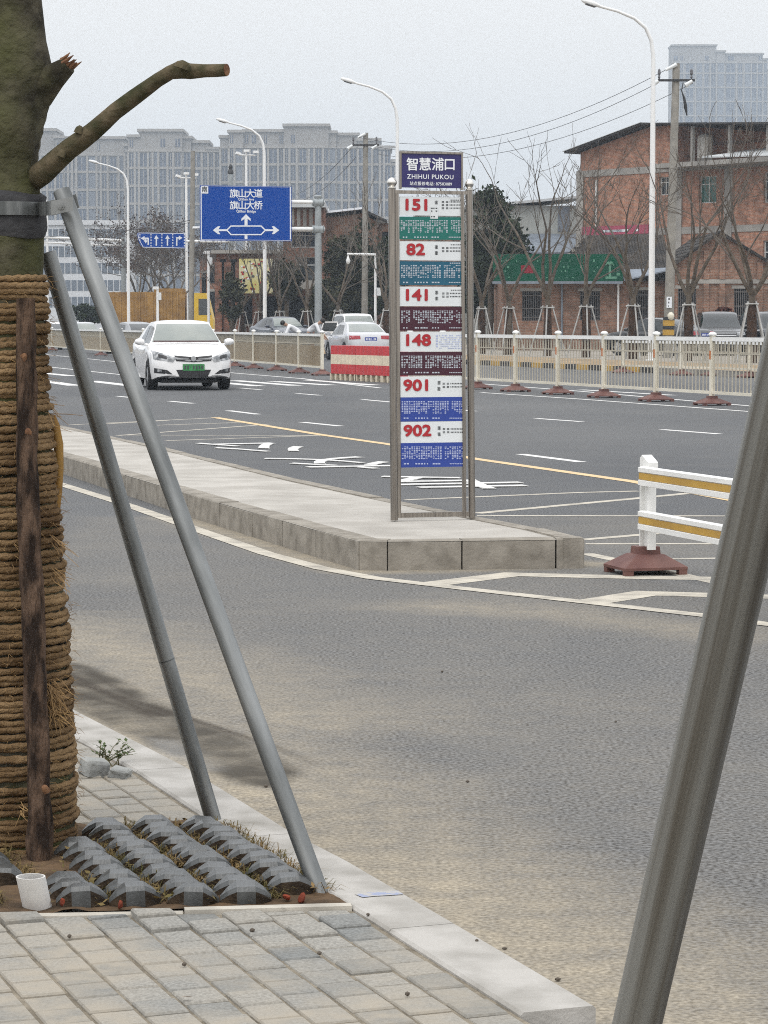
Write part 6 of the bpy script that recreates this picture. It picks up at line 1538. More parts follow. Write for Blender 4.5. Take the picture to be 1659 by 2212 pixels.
for x0_, x1_ in ((1516, 1528), (1550, 1562), (1631, 1643), (1442, 1452)):
    a0 = h.at(x0_, 600)[0]; a1 = h.at(x1_, 600)[0]; mb = MB(); zt2 = min(zap - abs((a0 + a1) / 2 - xa) * .42, zap) - .35
    mb.bx(a0, a1, wgo - .12, wgo - .004, -.1, z0 - .003); mb.bx(a0, a1, wgo - .12, wgo - .004, z1 + .003, max(zt2 - .2, z1 + .1)); h.mesh(mb, 'pilaster', 'oldbrick')
def roof_slab(mb, p, q, r_, s_, th_=.14): mb.add([p, q, r_, s_, (p[0], p[1], p[2] - th_), (q[0], q[1], q[2] - th_), (r_[0], r_[1], r_[2] - th_), (s_[0], s_[1], s_[2] - th_)], [(0, 1, 2, 3), (7, 6, 5, 4), (0, 4, 5, 1), (1, 5, 6, 2), (2, 6, 7, 3), (3, 7, 4, 0)])
zr_ = zap + .12; mb = MB(); ov = .35; sl_ = (zap - zeL) / (xa - aG); slr = (zap - zeR) / (aR2 - xa)
roof_slab(mb, (aG - .75, wgo - .3, zeL - .75 * sl_ + .1), (xa, wgo - .3, zr_), (xa, 10, zr_), (aG - .75, 10, zeL - .75 * sl_ + .1)); roof_slab(mb, (xa + .004, wgo - .3, zr_), (aR2 + .5, wgo - .3, zeR - .5 * slr + .1), (aR2 + .5, 10, zeR - .5 * slr + .1), (xa + .004, 10, zr_)); h.mesh(mb, 'gable_roof', 'tile')
aRL = h.at(1284, 507)[0]; aEL = h.at(1190, 560)[0]; yr_ = 4.6; zm = h.at(1300, 508)[1] * (1 + yr_ / HY) - .05
mb = MB(); roof_slab(mb, (aEL, -.5, zE + .12), (aG + .3, -.5, zE + .12), (aG + .3, yr_, zm), (aRL, yr_, zm)); roof_slab(mb, (aRL, yr_ + .01, zm), (aG + .3, yr_ + .01, zm), (aG + .3, 9.6, zE + .12), (aEL, 9.6, zE + .12)); mr = h.mesh(mb, 'main_roof', 'tile')
mb = MB()
for k in range(9):
    u = (k + .5) / 9; mb.box((lerp(aEL, aRL, u) - .02, lerp(-.5, yr_, u), lerp(zE + .12, zm, u) + .05), (.16, .42, .16), rot=Matrix.Rotation(-.5, 3, 'Y'))
h.mesh(mb, 'verge_tiles', 'band', mr)
mb = MB(); a0 = h.at(1343, 580)[0]; a1 = h.at(1437, 580)[0]; zt_, zb_ = h.at(1340, 583)[1], h.at(1340, 605)[1]; roof_slab(mb, (a0, -1.2, zb_), (a1, -1.2, zb_ + .45), (a1, -.35, zt_ + .1), (a0, -.35, zt_), .06); h.mesh(mb, 'lean_to_roof', 'bluegrey')
for x_, mm, w2 in ((1335, 'lampwhite', .055), (1213.5, 'bluegrey', .05)):
    a = h.at(x_, 640)[0]; mb = MB(); mb.tube([(a, -.1, -.1), (a, -.1, zE - .05)], [w2, w2], 8); h.mesh(mb, 'downpipe', mm)
# the long green board
zt_, zb_ = h.at(1200, 550)[1], h.at(1200, 608)[1]; a0 = h.at(1063, 580)[0]; a1 = h.at(1342, 580)[0]
bbp = P(1200, 700, HY - .8)
gb = thing('billboard', 'long faded green board with white markings and a red square above the house windows', 'billboard', (bbp.x, HY - .8, VZ + zb_))
ox = h.th.location.x; mb = MB(); mb.bx(ox + a0, ox + a1, HY - .92, HY - .80, VZ + zb_, VZ + zt_); bd = mb.build('board', M['hedge'], gb)
mb = MB(); mb.bx(ox + a0, ox + a1, HY - .93, HY - .3, VZ + zb_ - .12, VZ + zb_ - .004); mb.build('board_frame', M['bluegrey'], gb)
mb = MB(); k = (HY - .9) / FPX; bx_ = lambda x: (x - CX) * k; bz_ = lambda y: CAM_H + (698 - y) * k; yy = HY - .926
mb.bx(bx_(1124), bx_(1151), yy, yy + .005, bz_(591), bz_(574)); mb.build('red_square', M['dullred'], bd)
mb = MB(); rs = random.Random(31)
for row, (ya, yb) in enumerate(((561, 567), (574, 580), (584, 588), (597, 601))):
    x = 1082
    while x < 1300:
        w_ = rs.uniform(3, 9)
        if rs.random() < (.55 if row != 2 else .3) and not (1120 < x < 1155): mb.bx(bx_(x), bx_(x + w_ * .5), yy, yy + .004, bz_(yb), bz_(ya + rs.uniform(0, 3)))
        x += w_ + rs.uniform(2, 9)
tag(mb.build('worn_lettering', M['palemark'], bd), kind='stuff')
mb = MB()
mb.bx(bx_(1313), bx_(1318), yy, yy + .004, bz_(598), bz_(572))
for dx, dy in ((-9, 4), (-6, -1), (3, -3), (7, 0), (9, 5)): mb.tube([(bx_(1315), yy, bz_(572)), (bx_(1315 + dx * .6), yy, bz_(568 + dy * .4)), (bx_(1315 + dx), yy, bz_(570 + dy))], [.05, .06, .02], 5)
mb.bx(bx_(1306), bx_(1330), yy, yy + .004, bz_(603), bz_(598)); mb.bx(bx_(1330), bx_(1337), yy, yy + .004, bz_(596), bz_(590)); mb.build('palm_emblem', M['palemark'], bd)
# ---------- three storey brick building, its front along the road
BY = 152.0; bo_ = P(1252, 700, BY); dF = Vector((math.sin(R(40)), -math.cos(R(40)), 0))
B3 = Front('brick_building', 'big red brick building with cement floor bands and a sloping dark roof, far right', 'building', (bo_.x, bo_.y), dF)
Lb = 18.5
def zat(x, y): return B3.at(x, y)[1]
zf2 = zat(1290, 512); zf2b = zat(1290, 498); zf3b = zat(1290, 367); zf3 = zat(1290, 381); zE1 = zat(1254, 330); aS = B3.at(1403, 300)[0]; zT = zat(1403, 274); zR = zat(1659, 274)
hol = [B3.rect(1424, 383, 1447, 421), B3.rect(1510, 381, 1547, 438), B3.rect(1650, 372, 1690, 436), B3.rect(1648, 520, 1690, 600)]
a_blk = B3.at(1448, 300)[0]
bw = B3.wall_with_holes('wall', 'brick', 0, Lb, -.1, zf3, hol, dep=.35)
for hh, gl in zip(hol, ('glass', 'greenglass', 'glass', 'glass')): B3.window(hh, gl)
B3.box('end_wall', 'brick', -.004, .36, .36, 14, -.1, zf3); B3.box('back_wall', 'brick', 0, Lb, 14, 14.3, -.1, zf3)
mb = MB(); mb.prism([(0, zf3 + .003), (a_blk, zf3 + .003), (a_blk, zT), (aS, zT), (0, zE1)], 0, .35, 'y'); B3.mesh(mb, 'upper_wall', 'brick')
mb = MB(); mb.prism([(0, zf3 + .003), (a_blk, zf3 + .003), (a_blk, zT), (aS, zT), (0, zE1)], 10, 10.3, 'y'); mb.bx(a_blk - .35, a_blk, .36, 9.99, zf3 + .003, zT); B3.mesh(mb, 'upper_back_wall', 'brick')
for z0_, z1_ in ((zf3, zf3b), (zf2, zf2b)): B3.box('floor_band', 'band', -.05, Lb, -.05, -.003, z0_, z1_)
for x_ in (1254, 1466, 1574, 1700):
    a = B3.at(x_, 450)[0]; B3.box('column', 'band', a - .28, a + .28, -.08, -.052, -.1, zf3b)
ovr = .65; mb = MB(); sl_ = (zT - zE1) / aS
roof_slab(mb, (-ovr, -.7, zE1 - ovr * sl_ + .2), (aS, -.7, zT + .2), (aS, 11, zT + .2), (-ovr, 11, zE1 - ovr * sl_ + .2), .10); roof_slab(mb, (aS + .005, -.7, zT + .2), (Lb, -.7, zR), (Lb, 11, zR + .2), (aS + .005, 11, zT + .2), .10); B3.mesh(mb, 'roof', 'roofdark')
mb = MB(); roof_slab(mb, (-ovr - .1, -.75, zE1 - ovr * sl_ + .235), (aS, -.75, zT + .235), (aS, 10.9, zT + .235), (-ovr - .1, 10.9, zE1 - ovr * sl_ + .235), .03); B3.mesh(mb, 'roof_edging', 'roofpale')
mb = MB(); mb.bx(a_blk, Lb, 3.5, 3.8, zf3b, zR - .3); mb.bx(a_blk + .1, Lb, 3.0, 3.3, zf3b + .1, zf3b + 1.2); B3.mesh(mb, 'set_back_wall', 'brick')
for a in np.linspace(a_blk + 2, Lb - 1, 4): B3.box('roof_post', 'band', a - .08, a + .08, -.4, -.2, zf3b, lerp(zT, zR, (a - aS) / (Lb - aS)) - .05)
mb = MB(); roof_slab(mb, (B3.at(1560, 300)[0], -1.6, zat(1600, 338)), (Lb, -1.6, zat(1600, 338) - .2), (Lb, 2, zat(1600, 330) + .35), (B3.at(1590, 300)[0], 2, zat(1600, 330) + .35), .08); B3.mesh(mb, 'awning', 'roofpale')
B3.box('drain_pipe', 'frame', B3.at(1290, 400)[0], B3.at(1290, 400)[0] + .1, -.16, -.09, zf2, zf2b + 2.9)
# water tank standing on the floor slab
tk = B3.at(1504, 345); tkp = Vector((bo_.x, bo_.y, 0)) + dF * tk[0] + Vector((-dF.y, dF.x, 0)) * 0.7
kk = tkp.y / FPX; zt0 = CAM_H + (698 - 346) * kk; zt1 = CAM_H + (698 - 293) * kk; rt = 17 * kk
M['tank'] = mat('white_tank', (0.50, 0.48, 0.44), .6, (0.36, 0.34, 0.31), 2)
mb = MB(); Ht = zt1 - zt0; pr = [(rt * .97, 0)]
for k in range(6): pr += [(rt, Ht * .8 * (k + .3) / 6), (rt * .95, Ht * .8 * (k + .9) / 6)]
pr += [(rt, Ht * .83), (rt * .75, Ht * .93), (rt * .3, Ht)]
B3.box('balcony_slab', 'band', a_blk, Lb, -1.6, -.055, zf3b - .25, zf3b)
wt = thing('water_tank', 'white ribbed water tank standing on the ledge of the big red brick building', 'water tank', (tkp.x, tkp.y, zt0)); mb.lathe((tkp.x, tkp.y, zt0), pr, 20); mb.build('tank', M['tank'], wt, smooth=50)
mb = MB(); mb.bx(tkp.x - rt * .9, tkp.x + rt * .9, tkp.y - rt * .9, tkp.y + rt * .9, VZ + zf3b, zt0); mb.build('plinth', M['band'], wt)
pb = thing('banner', 'long pink banner with pale streaks hung low on the big red brick building', 'banner', (bo_.x, bo_.y, VZ + zf2))
a0, z0, a1, z1 = B3.rect(1258, 507, 1404, 488); z0, z1 = min(z0, z1), max(z0, z1); mb = MB(); M4 = Matrix.Translation((bo_.x, bo_.y, VZ)) @ Matrix.Rotation(math.atan2(dF.y, dF.x), 4, 'Z')
mb.M = M4; zz0 = zat(1300, 508); zz1 = zat(1300, 489); mb.bx(.3, a1, -.16, -.10, zz0, zz1); sh_ = mb.build('sheet', M['pinksheet'], pb)
mb = MB(); mb.M = M4; rs = random.Random(8)
for k in range(16): aa = rs.uniform(2.0, a1 - 1); mb.bx(aa, aa + rs.uniform(.2, .6), -.168, -.1605, lerp(zz0, zz1, .28), lerp(zz0, zz1, .55))
mb.build('pale_streaks', M['signwhite'], sh_)
# ---------- pale shed between evergreen tree and big brick building
sd = Front('shed', 'pale grey shed with a dark lean-to roof left of the big red brick building', 'shed', (P(1130, 700, 158).x, 158), (1, .05, 0))
M['palewall'] = mat('pale_render', (0.40, 0.42, 0.40), .9, (0.32, 0.335, 0.32), .6, detail=8)
a1 = sd.at(1258, 500)[0]; zt_ = sd.at(1200, 444)[1]; sd.box('wall', 'palewall', -6, a1, 0, 7, -.1, zt_)
mb = MB(); roof_slab(mb, (-6.3, -.5, zt_ - .3), (a1, -.5, zt_ + .6), (a1, 7, zt_ + .6), (-6.3, 7, zt_ - .3), .15); sd.mesh(mb, 'roof', 'roofpale')
a0, z0, a1_, z1 = sd.rect(1205, 446, 1231, 500); sd.box('dark_opening', 'bluegrey', a0, a1_, -.03, -.003, z0, z1)
z0 = sd.at(1200, 548)[1]; z1 = sd.at(1200, 505)[1]; mb = MB(); roof_slab(mb, (sd.at(1118, 540)[0], -4, z0), (a1 + 1, -4, z0), (a1 + 1, -.1, z1), (sd.at(1140, 540)[0], -.1, z1), .1); sd.mesh(mb, 'lean_to_roof', 'bluegrey')
sd.box('lean_to_wall', 'oldbrick', sd.at(1125, 540)[0], a1 + .5, -3.7, -.01, -.1, z0 - .12)
sd.box('garden_wall', 'palewall', sd.at(1020, 690)[0], sd.at(1083, 690)[0], -30, -29.6, -.1, 1.9)
# ---------- brick building left of the bus stop, behind the big road sign
C1 = Front('brick_shop', 'red brick shop house with an arched parapet and balcony behind the big blue sign', 'building', (P(468, 700, 150).x, 150), (1, 0, 0))
zt_ = C1.at(650, 449)[1]; zb_ = C1.at(650, 490)[1]; zs1 = C1.at(650, 625)[1]; a1 = C1.at(700, 600)[0]; aM = C1.at(560, 600)[0]
ho = [C1.rect(565, 640, 692, 712), C1.rect(575, 560, 610, 605), C1.rect(640, 555, 684, 612), C1.rect(628, 498, 690, 535)]
aW = C1.at(612, 600)[0]; zlow = C1.at(500, 548)[1]
C1.wall_with_holes('wall', 'shopbrick', 0, a1, -.1, zlow, [hh for hh in ho], dep=.35)
C1.wall_with_holes('upper_wall', 'shopbrick', aW, a1, zlow + .003, zt_, [hh for hh in ho if hh[3] > zlow], dep=.35); C1.box('low_roof', 'band', -.3, aW - .01, -.4, 9.5, zlow + .003, zlow + .2)
C1.box('back_wall', 'shopbrick', aW, a1, 9, 9.3, -.1, zt_); C1.box('end_wall', 'shopbrick', a1 - .3, a1 - .003, .36, 8.99, -.1, zt_)
for hh in ho[1:]: C1.window(hh, 'glass')
C1.box('shop_front', 'inside', ho[0][0], ho[0][2], .25, .3, -.1, ho[0][3])
C1.box('canopy', 'band', C1.at(540, 600)[0], a1, -.9, -.003, zs1, zs1 + .5); C1.box('balcony', 'band', aW, a1, -.8, -.003, zb_ - .3, zb_); C1.box('roof', 'roofpale', aW - .2, a1 + .1, -.8, 9.5, zt_ + .003, zt_ + .3)
for k in range(5): aa = lerp(C1.at(632, 470)[0], a1 - .4, k / 4); C1.box('parapet_pier', 'band', aa - .1, aa + .1, -.08, -.004, zb_ + .05, zt_ - .05)
for x_ in (472, 492, 516, 553): aa = C1.at(x_, 600)[0]; C1.box('column', 'shopbrick', aa - .2, aa + .2, -.25, -.004, -.1, zlow - .5)
for x0_, y0_, x1_, y1_ in ((475, 560, 488, 612), (496, 560, 512, 612), (475, 630, 490, 668), (496, 630, 512, 700), (520, 640, 550, 700)):
    a0, z0, a1_, z1 = C1.rect(x0_, y0_, x1_, y1_); w = C1.box('window', 'inside', a0, a1_, -.02, -.003, z0, z1); C1.box('window_sill', 'band', a0 - .08, a1_ + .08, -.10, -.021, z0 - .12, z0, w)
M['shopyellow'] = mat('yellow_shop_sign', (0.56, 0.50, 0.16), .7, (0.60, 0.57, 0.40), .8, detail=6)
so_ = P(553, 700, 147.5); ssn = thing('shop_sign', 'tall pale yellow shop sign with red and dark patches half hidden by bare trees', 'sign', (so_.x, 147.5, VZ + 1.6)); k = 147.5 / FPX; rs = random.Random(6)
mb = MB(); mb.bx((518 - CX) * k, (590 - CX) * k, 147.4, 147.55, CAM_H + (698 - 634) * k, CAM_H + (698 - 560) * k); bd = mb.build('board', M['shopyellow'], ssn)
for mm, nn_ in (('red', 26), ('ink', 18), ('signwhite', 16)):
    mb = MB()
    for q in range(nn_): x = rs.uniform(520, 584); y = rs.uniform(564, 628); mb.bx((x - CX) * k, (x + rs.uniform(2, 6) - CX) * k, 147.385 - .001 * len(mm), 147.398, CAM_H + (698 - y - rs.uniform(2, 5)) * k, CAM_H + (698 - y) * k)
    mb.build({'red': 'red_patches', 'ink': 'dark_patches', 'signwhite': 'white_patches'}[mm], M[mm], bd)
D1 = Front('gabled_house', 'dark gabled house with a white roof edge, overgrown, left of the bus stop sign', 'house', (P(697, 700, 156).x, 156), (1, 0, 0))
aA, zA = D1.at(782, 461); zl = D1.at(697, 472)[1]; a1, zr2 = D1.at(815, 480); mb = MB(); mb.prism([(0, -.1), (a1, -.1), (a1, zr2), (aA, zA), (0, zl)], 0, 8, 'y'); D1.mesh(mb, 'wall', 'oldbrick')
mb = MB(); roof_slab(mb, (-.4, -.6, zl + .35), (aA, -.6, zA + .35), (aA, 8.3, zA + .35), (-.4, 8.3, zl + .35), .12); D1.mesh(mb, 'roof', 'signwhite')
mb = MB(); roof_slab(mb, (aA + .01, -.6, zA + .3), (a1 + .6, -.6, zr2 + .1), (a1 + .6, 8.3, zr2 + .1), (aA + .01, 8.3, zA + .3), .15); D1.mesh(mb, 'roof_slope', 'roofdark')
a0, z0, a1_, z1 = D1.rect(798, 482, 852, 700); D1.box('side_wing', 'oldbrick', a0, a1_ + 4, .5, 7, -.1, z1); D1.box('wing_roof', 'roofpale', a0 - .2, a1_ + 4.2, .3, 7.2, z1 + .003, z1 + .22)
for q in ((802, 498, 814, 520), (826, 500, 840, 522), (704, 512, 716, 548)):
    a0, z0, a1_, z1 = D1.rect(*q); w = D1.box('window', 'inside' if q[0] != 704 else 'brick', a0, a1_, (.45 if q[0] != 704 else -.02), (.497 if q[0] != 704 else -.003), z0, z1)
D1.box('shop_opening', 'inside', D1.at(720, 650)[0], D1.at(790, 650)[0], -.03, -.003, -.1, D1.at(700, 615)[1])
F1 = Front('brick_house', 'small far red brick house with dark doorways showing above the yellow lorry cab', 'house', (P(432, 700, 205).x, 205), (1, 0, 0))
a1 = F1.at(486, 600)[0]; zt_ = F1.at(440, 556)[1]; F1.box('wall', 'brick', 0, a1, 0, 8, -.1, zt_); F1.box('roof', 'tile', -.5, a1 + .5, -.7, 8.4, zt_ + .003, zt_ + .5)
for q in ((436, 590, 446, 640), (452, 575, 466, 612), (452, 630, 468, 690)):
    a0, z0, a1_, z1 = F1.rect(*q); w = F1.box('window', 'inside', a0, a1_, -.03, -.003, z0, z1); F1.box('window_lintel', 'band', a0 - .1, a1_ + .1, -.06, -.004, z1 + .003, z1 + .2, w)
# ---------- white office block, far left
E1 = Front('office_block', 'white office block with rows of dark windows behind the slanting poles', 'building', (P(60, 700, 500).x, 500), (1, 0, 0))
M['officewhite'] = mat('office_white', (0.62, 0.635, 0.65), .8, (0.54, 0.55, 0.57), .1); M['officeglass'] = mat('office_glass', (0.10, 0.12, 0.15), .2)
a1 = E1.at(276, 600)[0]; zt_ = E1.at(200, 486)[1]; E1.box('wall', 'officewhite', 0, a1, 0, 16, -.1, zt_); E1.box('roof_edge', 'officewhite', -.3, a1 + .3, -.4, 16, zt_ + .003, zt_ + .9)
first = None; ncol = 16
for y0_, y1_ in ((495, 518), (534, 555), (571, 591), (609, 628), (646, 664)):
    z0, z1 = E1.at(100, y1_)[1], E1.at(100, y0_)[1]
    for c_ in range(ncol):
        a = lerp(.3, a1 - .3, c_ / ncol); wdt = (a1 - .6) / ncol
        if first is None: first = o = E1.box('window', 'officeglass', 0, wdt * .84, -.06, -.003, 0, z1 - z0)
        else: o = first.copy(); COL.objects.link(o)
        o.location = (a, 0, z0)
# ---------- tower blocks in the haze
M['towerwall'] = mat('tower_stone', (0.30, 0.285, 0.265), .9, (0.26, 0.245, 0.23), .03); M['towerglass'] = mat('tower_glass', (0.065, 0.08, 0.12), .3); M['towertrim'] = mat('tower_trim', (0.33, 0.312, 0.288), .9); M['towerdark'] = mat('tower_bay', (0.175, 0.19, 0.22), .9)
def tower(label, Y, steps, band_px, seed, ybase=700, lp_=3.0):
    """steps: (x0, x1, ytop) of each wing as measured; built as wings of different depth with cornices, bays and windows"""
    x0 = steps[0][0]; F = Front('tower_block', label, 'building', (P(x0, 700, Y).x, Y), (1, 0, 0), 'hazy tower blocks'); rs = random.Random(seed); px = Y / FPX; wins = []
    F.z0 = 0; F.th.location.z = 0
    wall, trim, dark = MB(), MB(), MB()
    ymax = max(s_[2] for s_ in steps)
    for (xa_, xb_, yt) in steps:
        a0, a1 = (xa_ - x0) * px, (xb_ - x0) * px; z1 = CAM_H + (698 - yt) * px; dep = -rs.choice([0, 1.2, 2.4]) ; zc = CAM_H + (698 - band_px[0]) * px
        wall.bx(a0, a1, dep, 18, 0, z1)
        trim.bx(a0 - .5, a1 + .5, dep - .7, 18.2, z1 + .003, z1 + .9)
        for by in band_px: zb = CAM_H + (698 - by) * px; trim.bx(a0 + .01, a1 - .01, dep - .5, dep - .003, zb - .4, zb + .4)
        # windows in bays
        wpx = 15.0; nb = max(1, round((xb_ - xa_) / wpx)); cuts = [a0]
        cw = [rs.choice([.6, .8, 1.0, 1.0, 1.35, 1.6]) for _ in range(nb)]; tot = sum(cw)
        for q in cw: cuts.append(cuts[-1] + (a1 - a0) * q / tot)
        for i in range(nb):
            ax = cuts[i]; bw_ = cuts[i + 1] - ax; kind_ = rs.random()
            trim.bx(ax - .34, ax + .34, dep - .75, dep - .005, 0, min(z1, zc) - .6)
            if (i + int(xa_)) % 4 == 2:
                dark.bx(ax + bw_ * .15, ax + bw_ * .85, dep - .25, dep - .006, 0, min(z1, zc) - .6); continue
            ww = bw_ * rs.choice([.58, .46, .68]); dark.bx(ax + (bw_ - ww) / 2 - .15, ax + (bw_ + ww) / 2 + .15, dep - .09, dep - .006, 0, min(z1, zc) - .8)
            for bi in range(len(band_px)):
                zt2 = CAM_H + (698 - band_px[bi]) * px - .9; zb2 = zt2 - 4.6 if True else 0
                if zb2 < 0 or zt2 > z1: continue
                for half in (0, 1):
                    zz = zb2 + half * 2.4; wins.append((ax + (bw_ - ww) / 2, ww, dep, zz, 2.1))
            # attic windows above the cornice
            if z1 - zc > 4 and kind_ < .6: wins.append((ax + bw_ * .25, bw_ * .5, dep, zc + 1.2, min(2.6, z1 - zc - 2)))
    F.mesh(wall, 'wall', 'towerwall'); F.mesh(trim, 'cornice', 'towertrim'); F.mesh(dark, 'recessed_bay', 'towerdark') if dark.v else None
    wins.sort(key=lambda w: -w[3]); cache = {}
    for a, ww, dep, zz, hh in wins[:100]:
        key = (round(ww, 2), round(hh, 2))
        if key not in cache:
            mb = MB(); mb.bx(0, ww, -.14, -.092, 0, hh); mb.bx(ww / 2 - .12, ww / 2 + .12, -.2, -.141, 0, hh); mb.mi = [0] * 6 + [1] * 6; cache[key] = o = mb.build('window', [M['towerglass'], M['towertrim']], F.th, world=False)
        else: o = cache[key].copy(); COL.objects.link(o)
        o.location = (a, dep, zz)
    if len(wins) > 100:
        mb = MB()
        for a, ww, dep, zz, hh in wins[100:]: mb.bx(a, a + ww, dep - .14, dep - .092, zz, zz + hh)
        tag(F.mesh(mb, 'windows', 'towerglass'), kind='stuff')
    return F
bands = [330, 367, 405, 443, 481, 519, 557, 595, 633]
tower('hazy tower block farthest left, rising behind the cut limb', 860, [(30, 92, 300), (92, 124, 288), (124, 142, 304), (142, 271, 305)], [b_ + 8 for b_ in bands], 1)
tower('hazy stepped tower block between cut limb and big blue sign', 845, [(272, 281, 320), (281, 304, 302), (304, 397, 290), (397, 415, 304), (415, 451, 313), (451, 477, 327)], bands, 2)
tower('widest hazy tower block, behind the big blue sign and left utility pole', 835, [(477.5, 497, 302), (497, 528, 292), (528, 615, 290), (615, 710, 279), (710, 726, 293), (726, 773, 297), (773, 820, 309), (820, 843, 328), (843, 860, 354)], [b_ - 8 for b_ in bands], 3)
tower('tall pale hazy tower block above the big red brick building', 1500, [(1447, 1542, 107), (1542, 1560, 120), (1560, 1642, 125), (1642, 1652, 136), (1652, 1720, 158)], [142, 165, 195, 225, 255, 285, 315], 4)
# ================================================================== TREES ALONG THE FAR ROAD
M['twig'] = mat('bare_twig', (0.135, 0.118, 0.10), .95, (0.085, 0.073, 0.062), 4); M['trunkb'] = mat('street_tree_bark', (0.135, 0.112, 0.088), .95, (0.07, 0.057, 0.045), 5, bump=.3)
M['wrapdark'] = mat('dark_trunk_wrap', (0.075, 0.045, 0.03), 1.0, (0.03, 0.022, 0.018), 6); M['bracewhite'] = mat('pale_brace_pole', (0.40, 0.40, 0.39), .6, (0.30, 0.30, 0.29), 4)
M['brownleaf'] = mat('dry_brown_leaf', (0.085, 0.055, 0.043), .9, (0.042, 0.03, 0.026), 1.5)
def bare_tree(p, label, seed, hgt=7.6, spread=1.0, limbs=4, dens=1.0, group=None, lean_=0.0, leaves=0, r0=.10, fork=2.2, twig=1.0):
    rs = random.Random(seed); th = thing('bare_tree', label, 'tree', tuple(p), rs.uniform(0, 6.28), group); tk, cr = MB(), MB(); tips = []
    def grow(mb, o, d, L, r, lev, first=False):
        pts = [o]; rr = [r]; n = 4; dd = d.copy()
        for i in range(n):
            dd = (dd + Vector((rs.gauss(0, .10), rs.gauss(0, .10), rs.gauss(.03, .07)))).normalized(); pts.append(pts[-1] + dd * L / n); rr.append(lerp(r, r * .58, (i + 1) / n))
        mb.tube(pts, rr, 7 if lev == 0 else (5 if lev < 2 else 4), caps=lev < 2)
        if lev >= 4: tips.append(pts[-1]); return
        k = 3 if leaves else rs.choice([2, 2, 3]) if lev < 3 else rs.choice([1, 2, 3])
        for c in range(k):
            u = 1.0 if c == 0 else rs.uniform(.35, .95); i = min(n - 1, int(u * n)); o2 = lerp(pts[i], pts[i + 1], u * n - i); az = rs.uniform(0, 6.28); an = rs.uniform(.32, .72) * (0.55 if c == 0 else 1) * spread
            t_ = dd; a_ = t_.cross(Vector((.3, .5, .8))).normalized(); b_ = t_.cross(a_); d2 = (t_ * math.cos(an) + (a_ * math.cos(az) + b_ * math.sin(az)) * math.sin(an)).normalized()
            if d2.z < .1: d2.z = .15; d2.normalize()
            grow(cr, o2, d2, L * rs.uniform(.58, .80), max(.0085 * twig, r * .58 * (.9 if c == 0 else .72)), lev + 1)
    ld = Vector((lean_, 0, 1)).normalized()
    tk.tube([Vector((0, 0, 0)), ld * fork * .5 + Vector((rs.gauss(0, .03), rs.gauss(0, .03), 0)), ld * fork], [r0 * 1.15, r0, r0 * .92], 9)
    L0 = (hgt - fork) * .40
    for k in range(limbs):
        az = 2 * math.pi * (k + rs.uniform(-.25, .25)) / limbs; an = rs.uniform(.30, .62) * spread; d = (ld + Vector((math.cos(az) * math.tan(an), math.sin(az) * math.tan(an), 0))).normalized()
        grow(tk, ld * (fork - .1), d, L0 * rs.uniform(.85, 1.2), r0 * .66, 0)
    if leaves:
        for k in range(leaves):
            c = rs.choice(tips) + Vector((rs.gauss(0, .16), rs.gauss(0, .16), rs.gauss(0, .13))); a_ = Vector((rs.gauss(0, 1), rs.gauss(0, 1), rs.gauss(0, 1))).normalized(); b_ = a_.cross(Vector((rs.gauss(0, 1), rs.gauss(0, 1), 1))).normalized(); s_ = rs.uniform(.04, .11)
            cr.add([c - a_ * s_, c + b_ * s_ * .6, c + a_ * s_, c - b_ * s_ * .6], [(0, 1, 2, 3)], 1)
    tk.build('trunk', M['trunkb'], th, world=False, smooth=60)
    cr.build('crown', [M['twig'], M['brownleaf']], th, world=False)
    mb = MB(); mb.tube([Vector((0, 0, 0)), ld * .9, ld * 1.85], [r0 * 1.55, r0 * 1.45, r0 * 1.3], 10, jit=.3); mb.build('trunk_wrap', M['wrapdark'], th, world=False, smooth=60)
    return th
BG = 'pole braces round the street trees'
bproto = None
def brace(p, label, rz):
    global bproto
    if bproto is None:
        th = bproto = thing('tree_brace', label, 'tree brace', tuple(p), rz, BG)
        for k in range(4):
            an = R(45 + 90 * k); mb = MB(); mb.tube([(math.cos(an) * .72, math.sin(an) * .72, 0), (math.cos(an) * .17, math.sin(an) * .17, 1.95)], [.03, .03], 8); mb.build('pole', M['bracewhite'], th, world=False, smooth=60)
        mb = MB(); mb.tube([(-.2, -.17, 1.86), (.2, -.17, 1.86)], [.025, .025], 6); mb.tube([(-.2, .17, 1.86), (.2, .17, 1.86)], [.025, .025], 6); mb.tube([(-.17, -.2, 1.88), (-.17, .2, 1.88)], [.025, .025], 6); mb.tube([(.17, -.2, 1.88), (.17, .2, 1.88)], [.025, .025], 6); mb.build('clamp_frame', M['bracewhite'], th, world=False)
    else: th = copy_tree(bproto); tag(th, label); th.location = p; th.rotation_euler = (0, 0, rz)
    return th
TG = 'bare street trees along the far kerb'
spots = [(1040, 'just right of the bus stop sign', 7.2, 4, .9), (1098, 'before the left end of the green board', 7.6, 3, .9), (1182, 'before the red square of the green board', 9.0, 4, .85), (1265, 'before the middle window of the brick house', 7.6, 4, 1.0),
         (1366, 'just left of the tall lamp by the brick house', 7.4, 4, .95), (1486, 'just right of the banded utility pole', 8.0, 4, 1.0), (1622, 'farthest right, before the gable', 8.2, 5, 1.0),
         (480, 'below the left corner of the big blue sign', 7.0, 4, 1.0), (524, 'below the middle of the big blue sign', 7.0, 4, 1.0), (561, 'beside the lamp under the big blue sign', 6.8, 4, 1.0), (605, 'behind the dark blue car', 7.2, 4, .95), (663, 'behind the two bending people', 7.4, 4, .95),
         (731, 'right of the thick grey sign mast', 7.6, 4, 1.0), (835, 'just left of the bus stop sign', 7.4, 4, .9)]
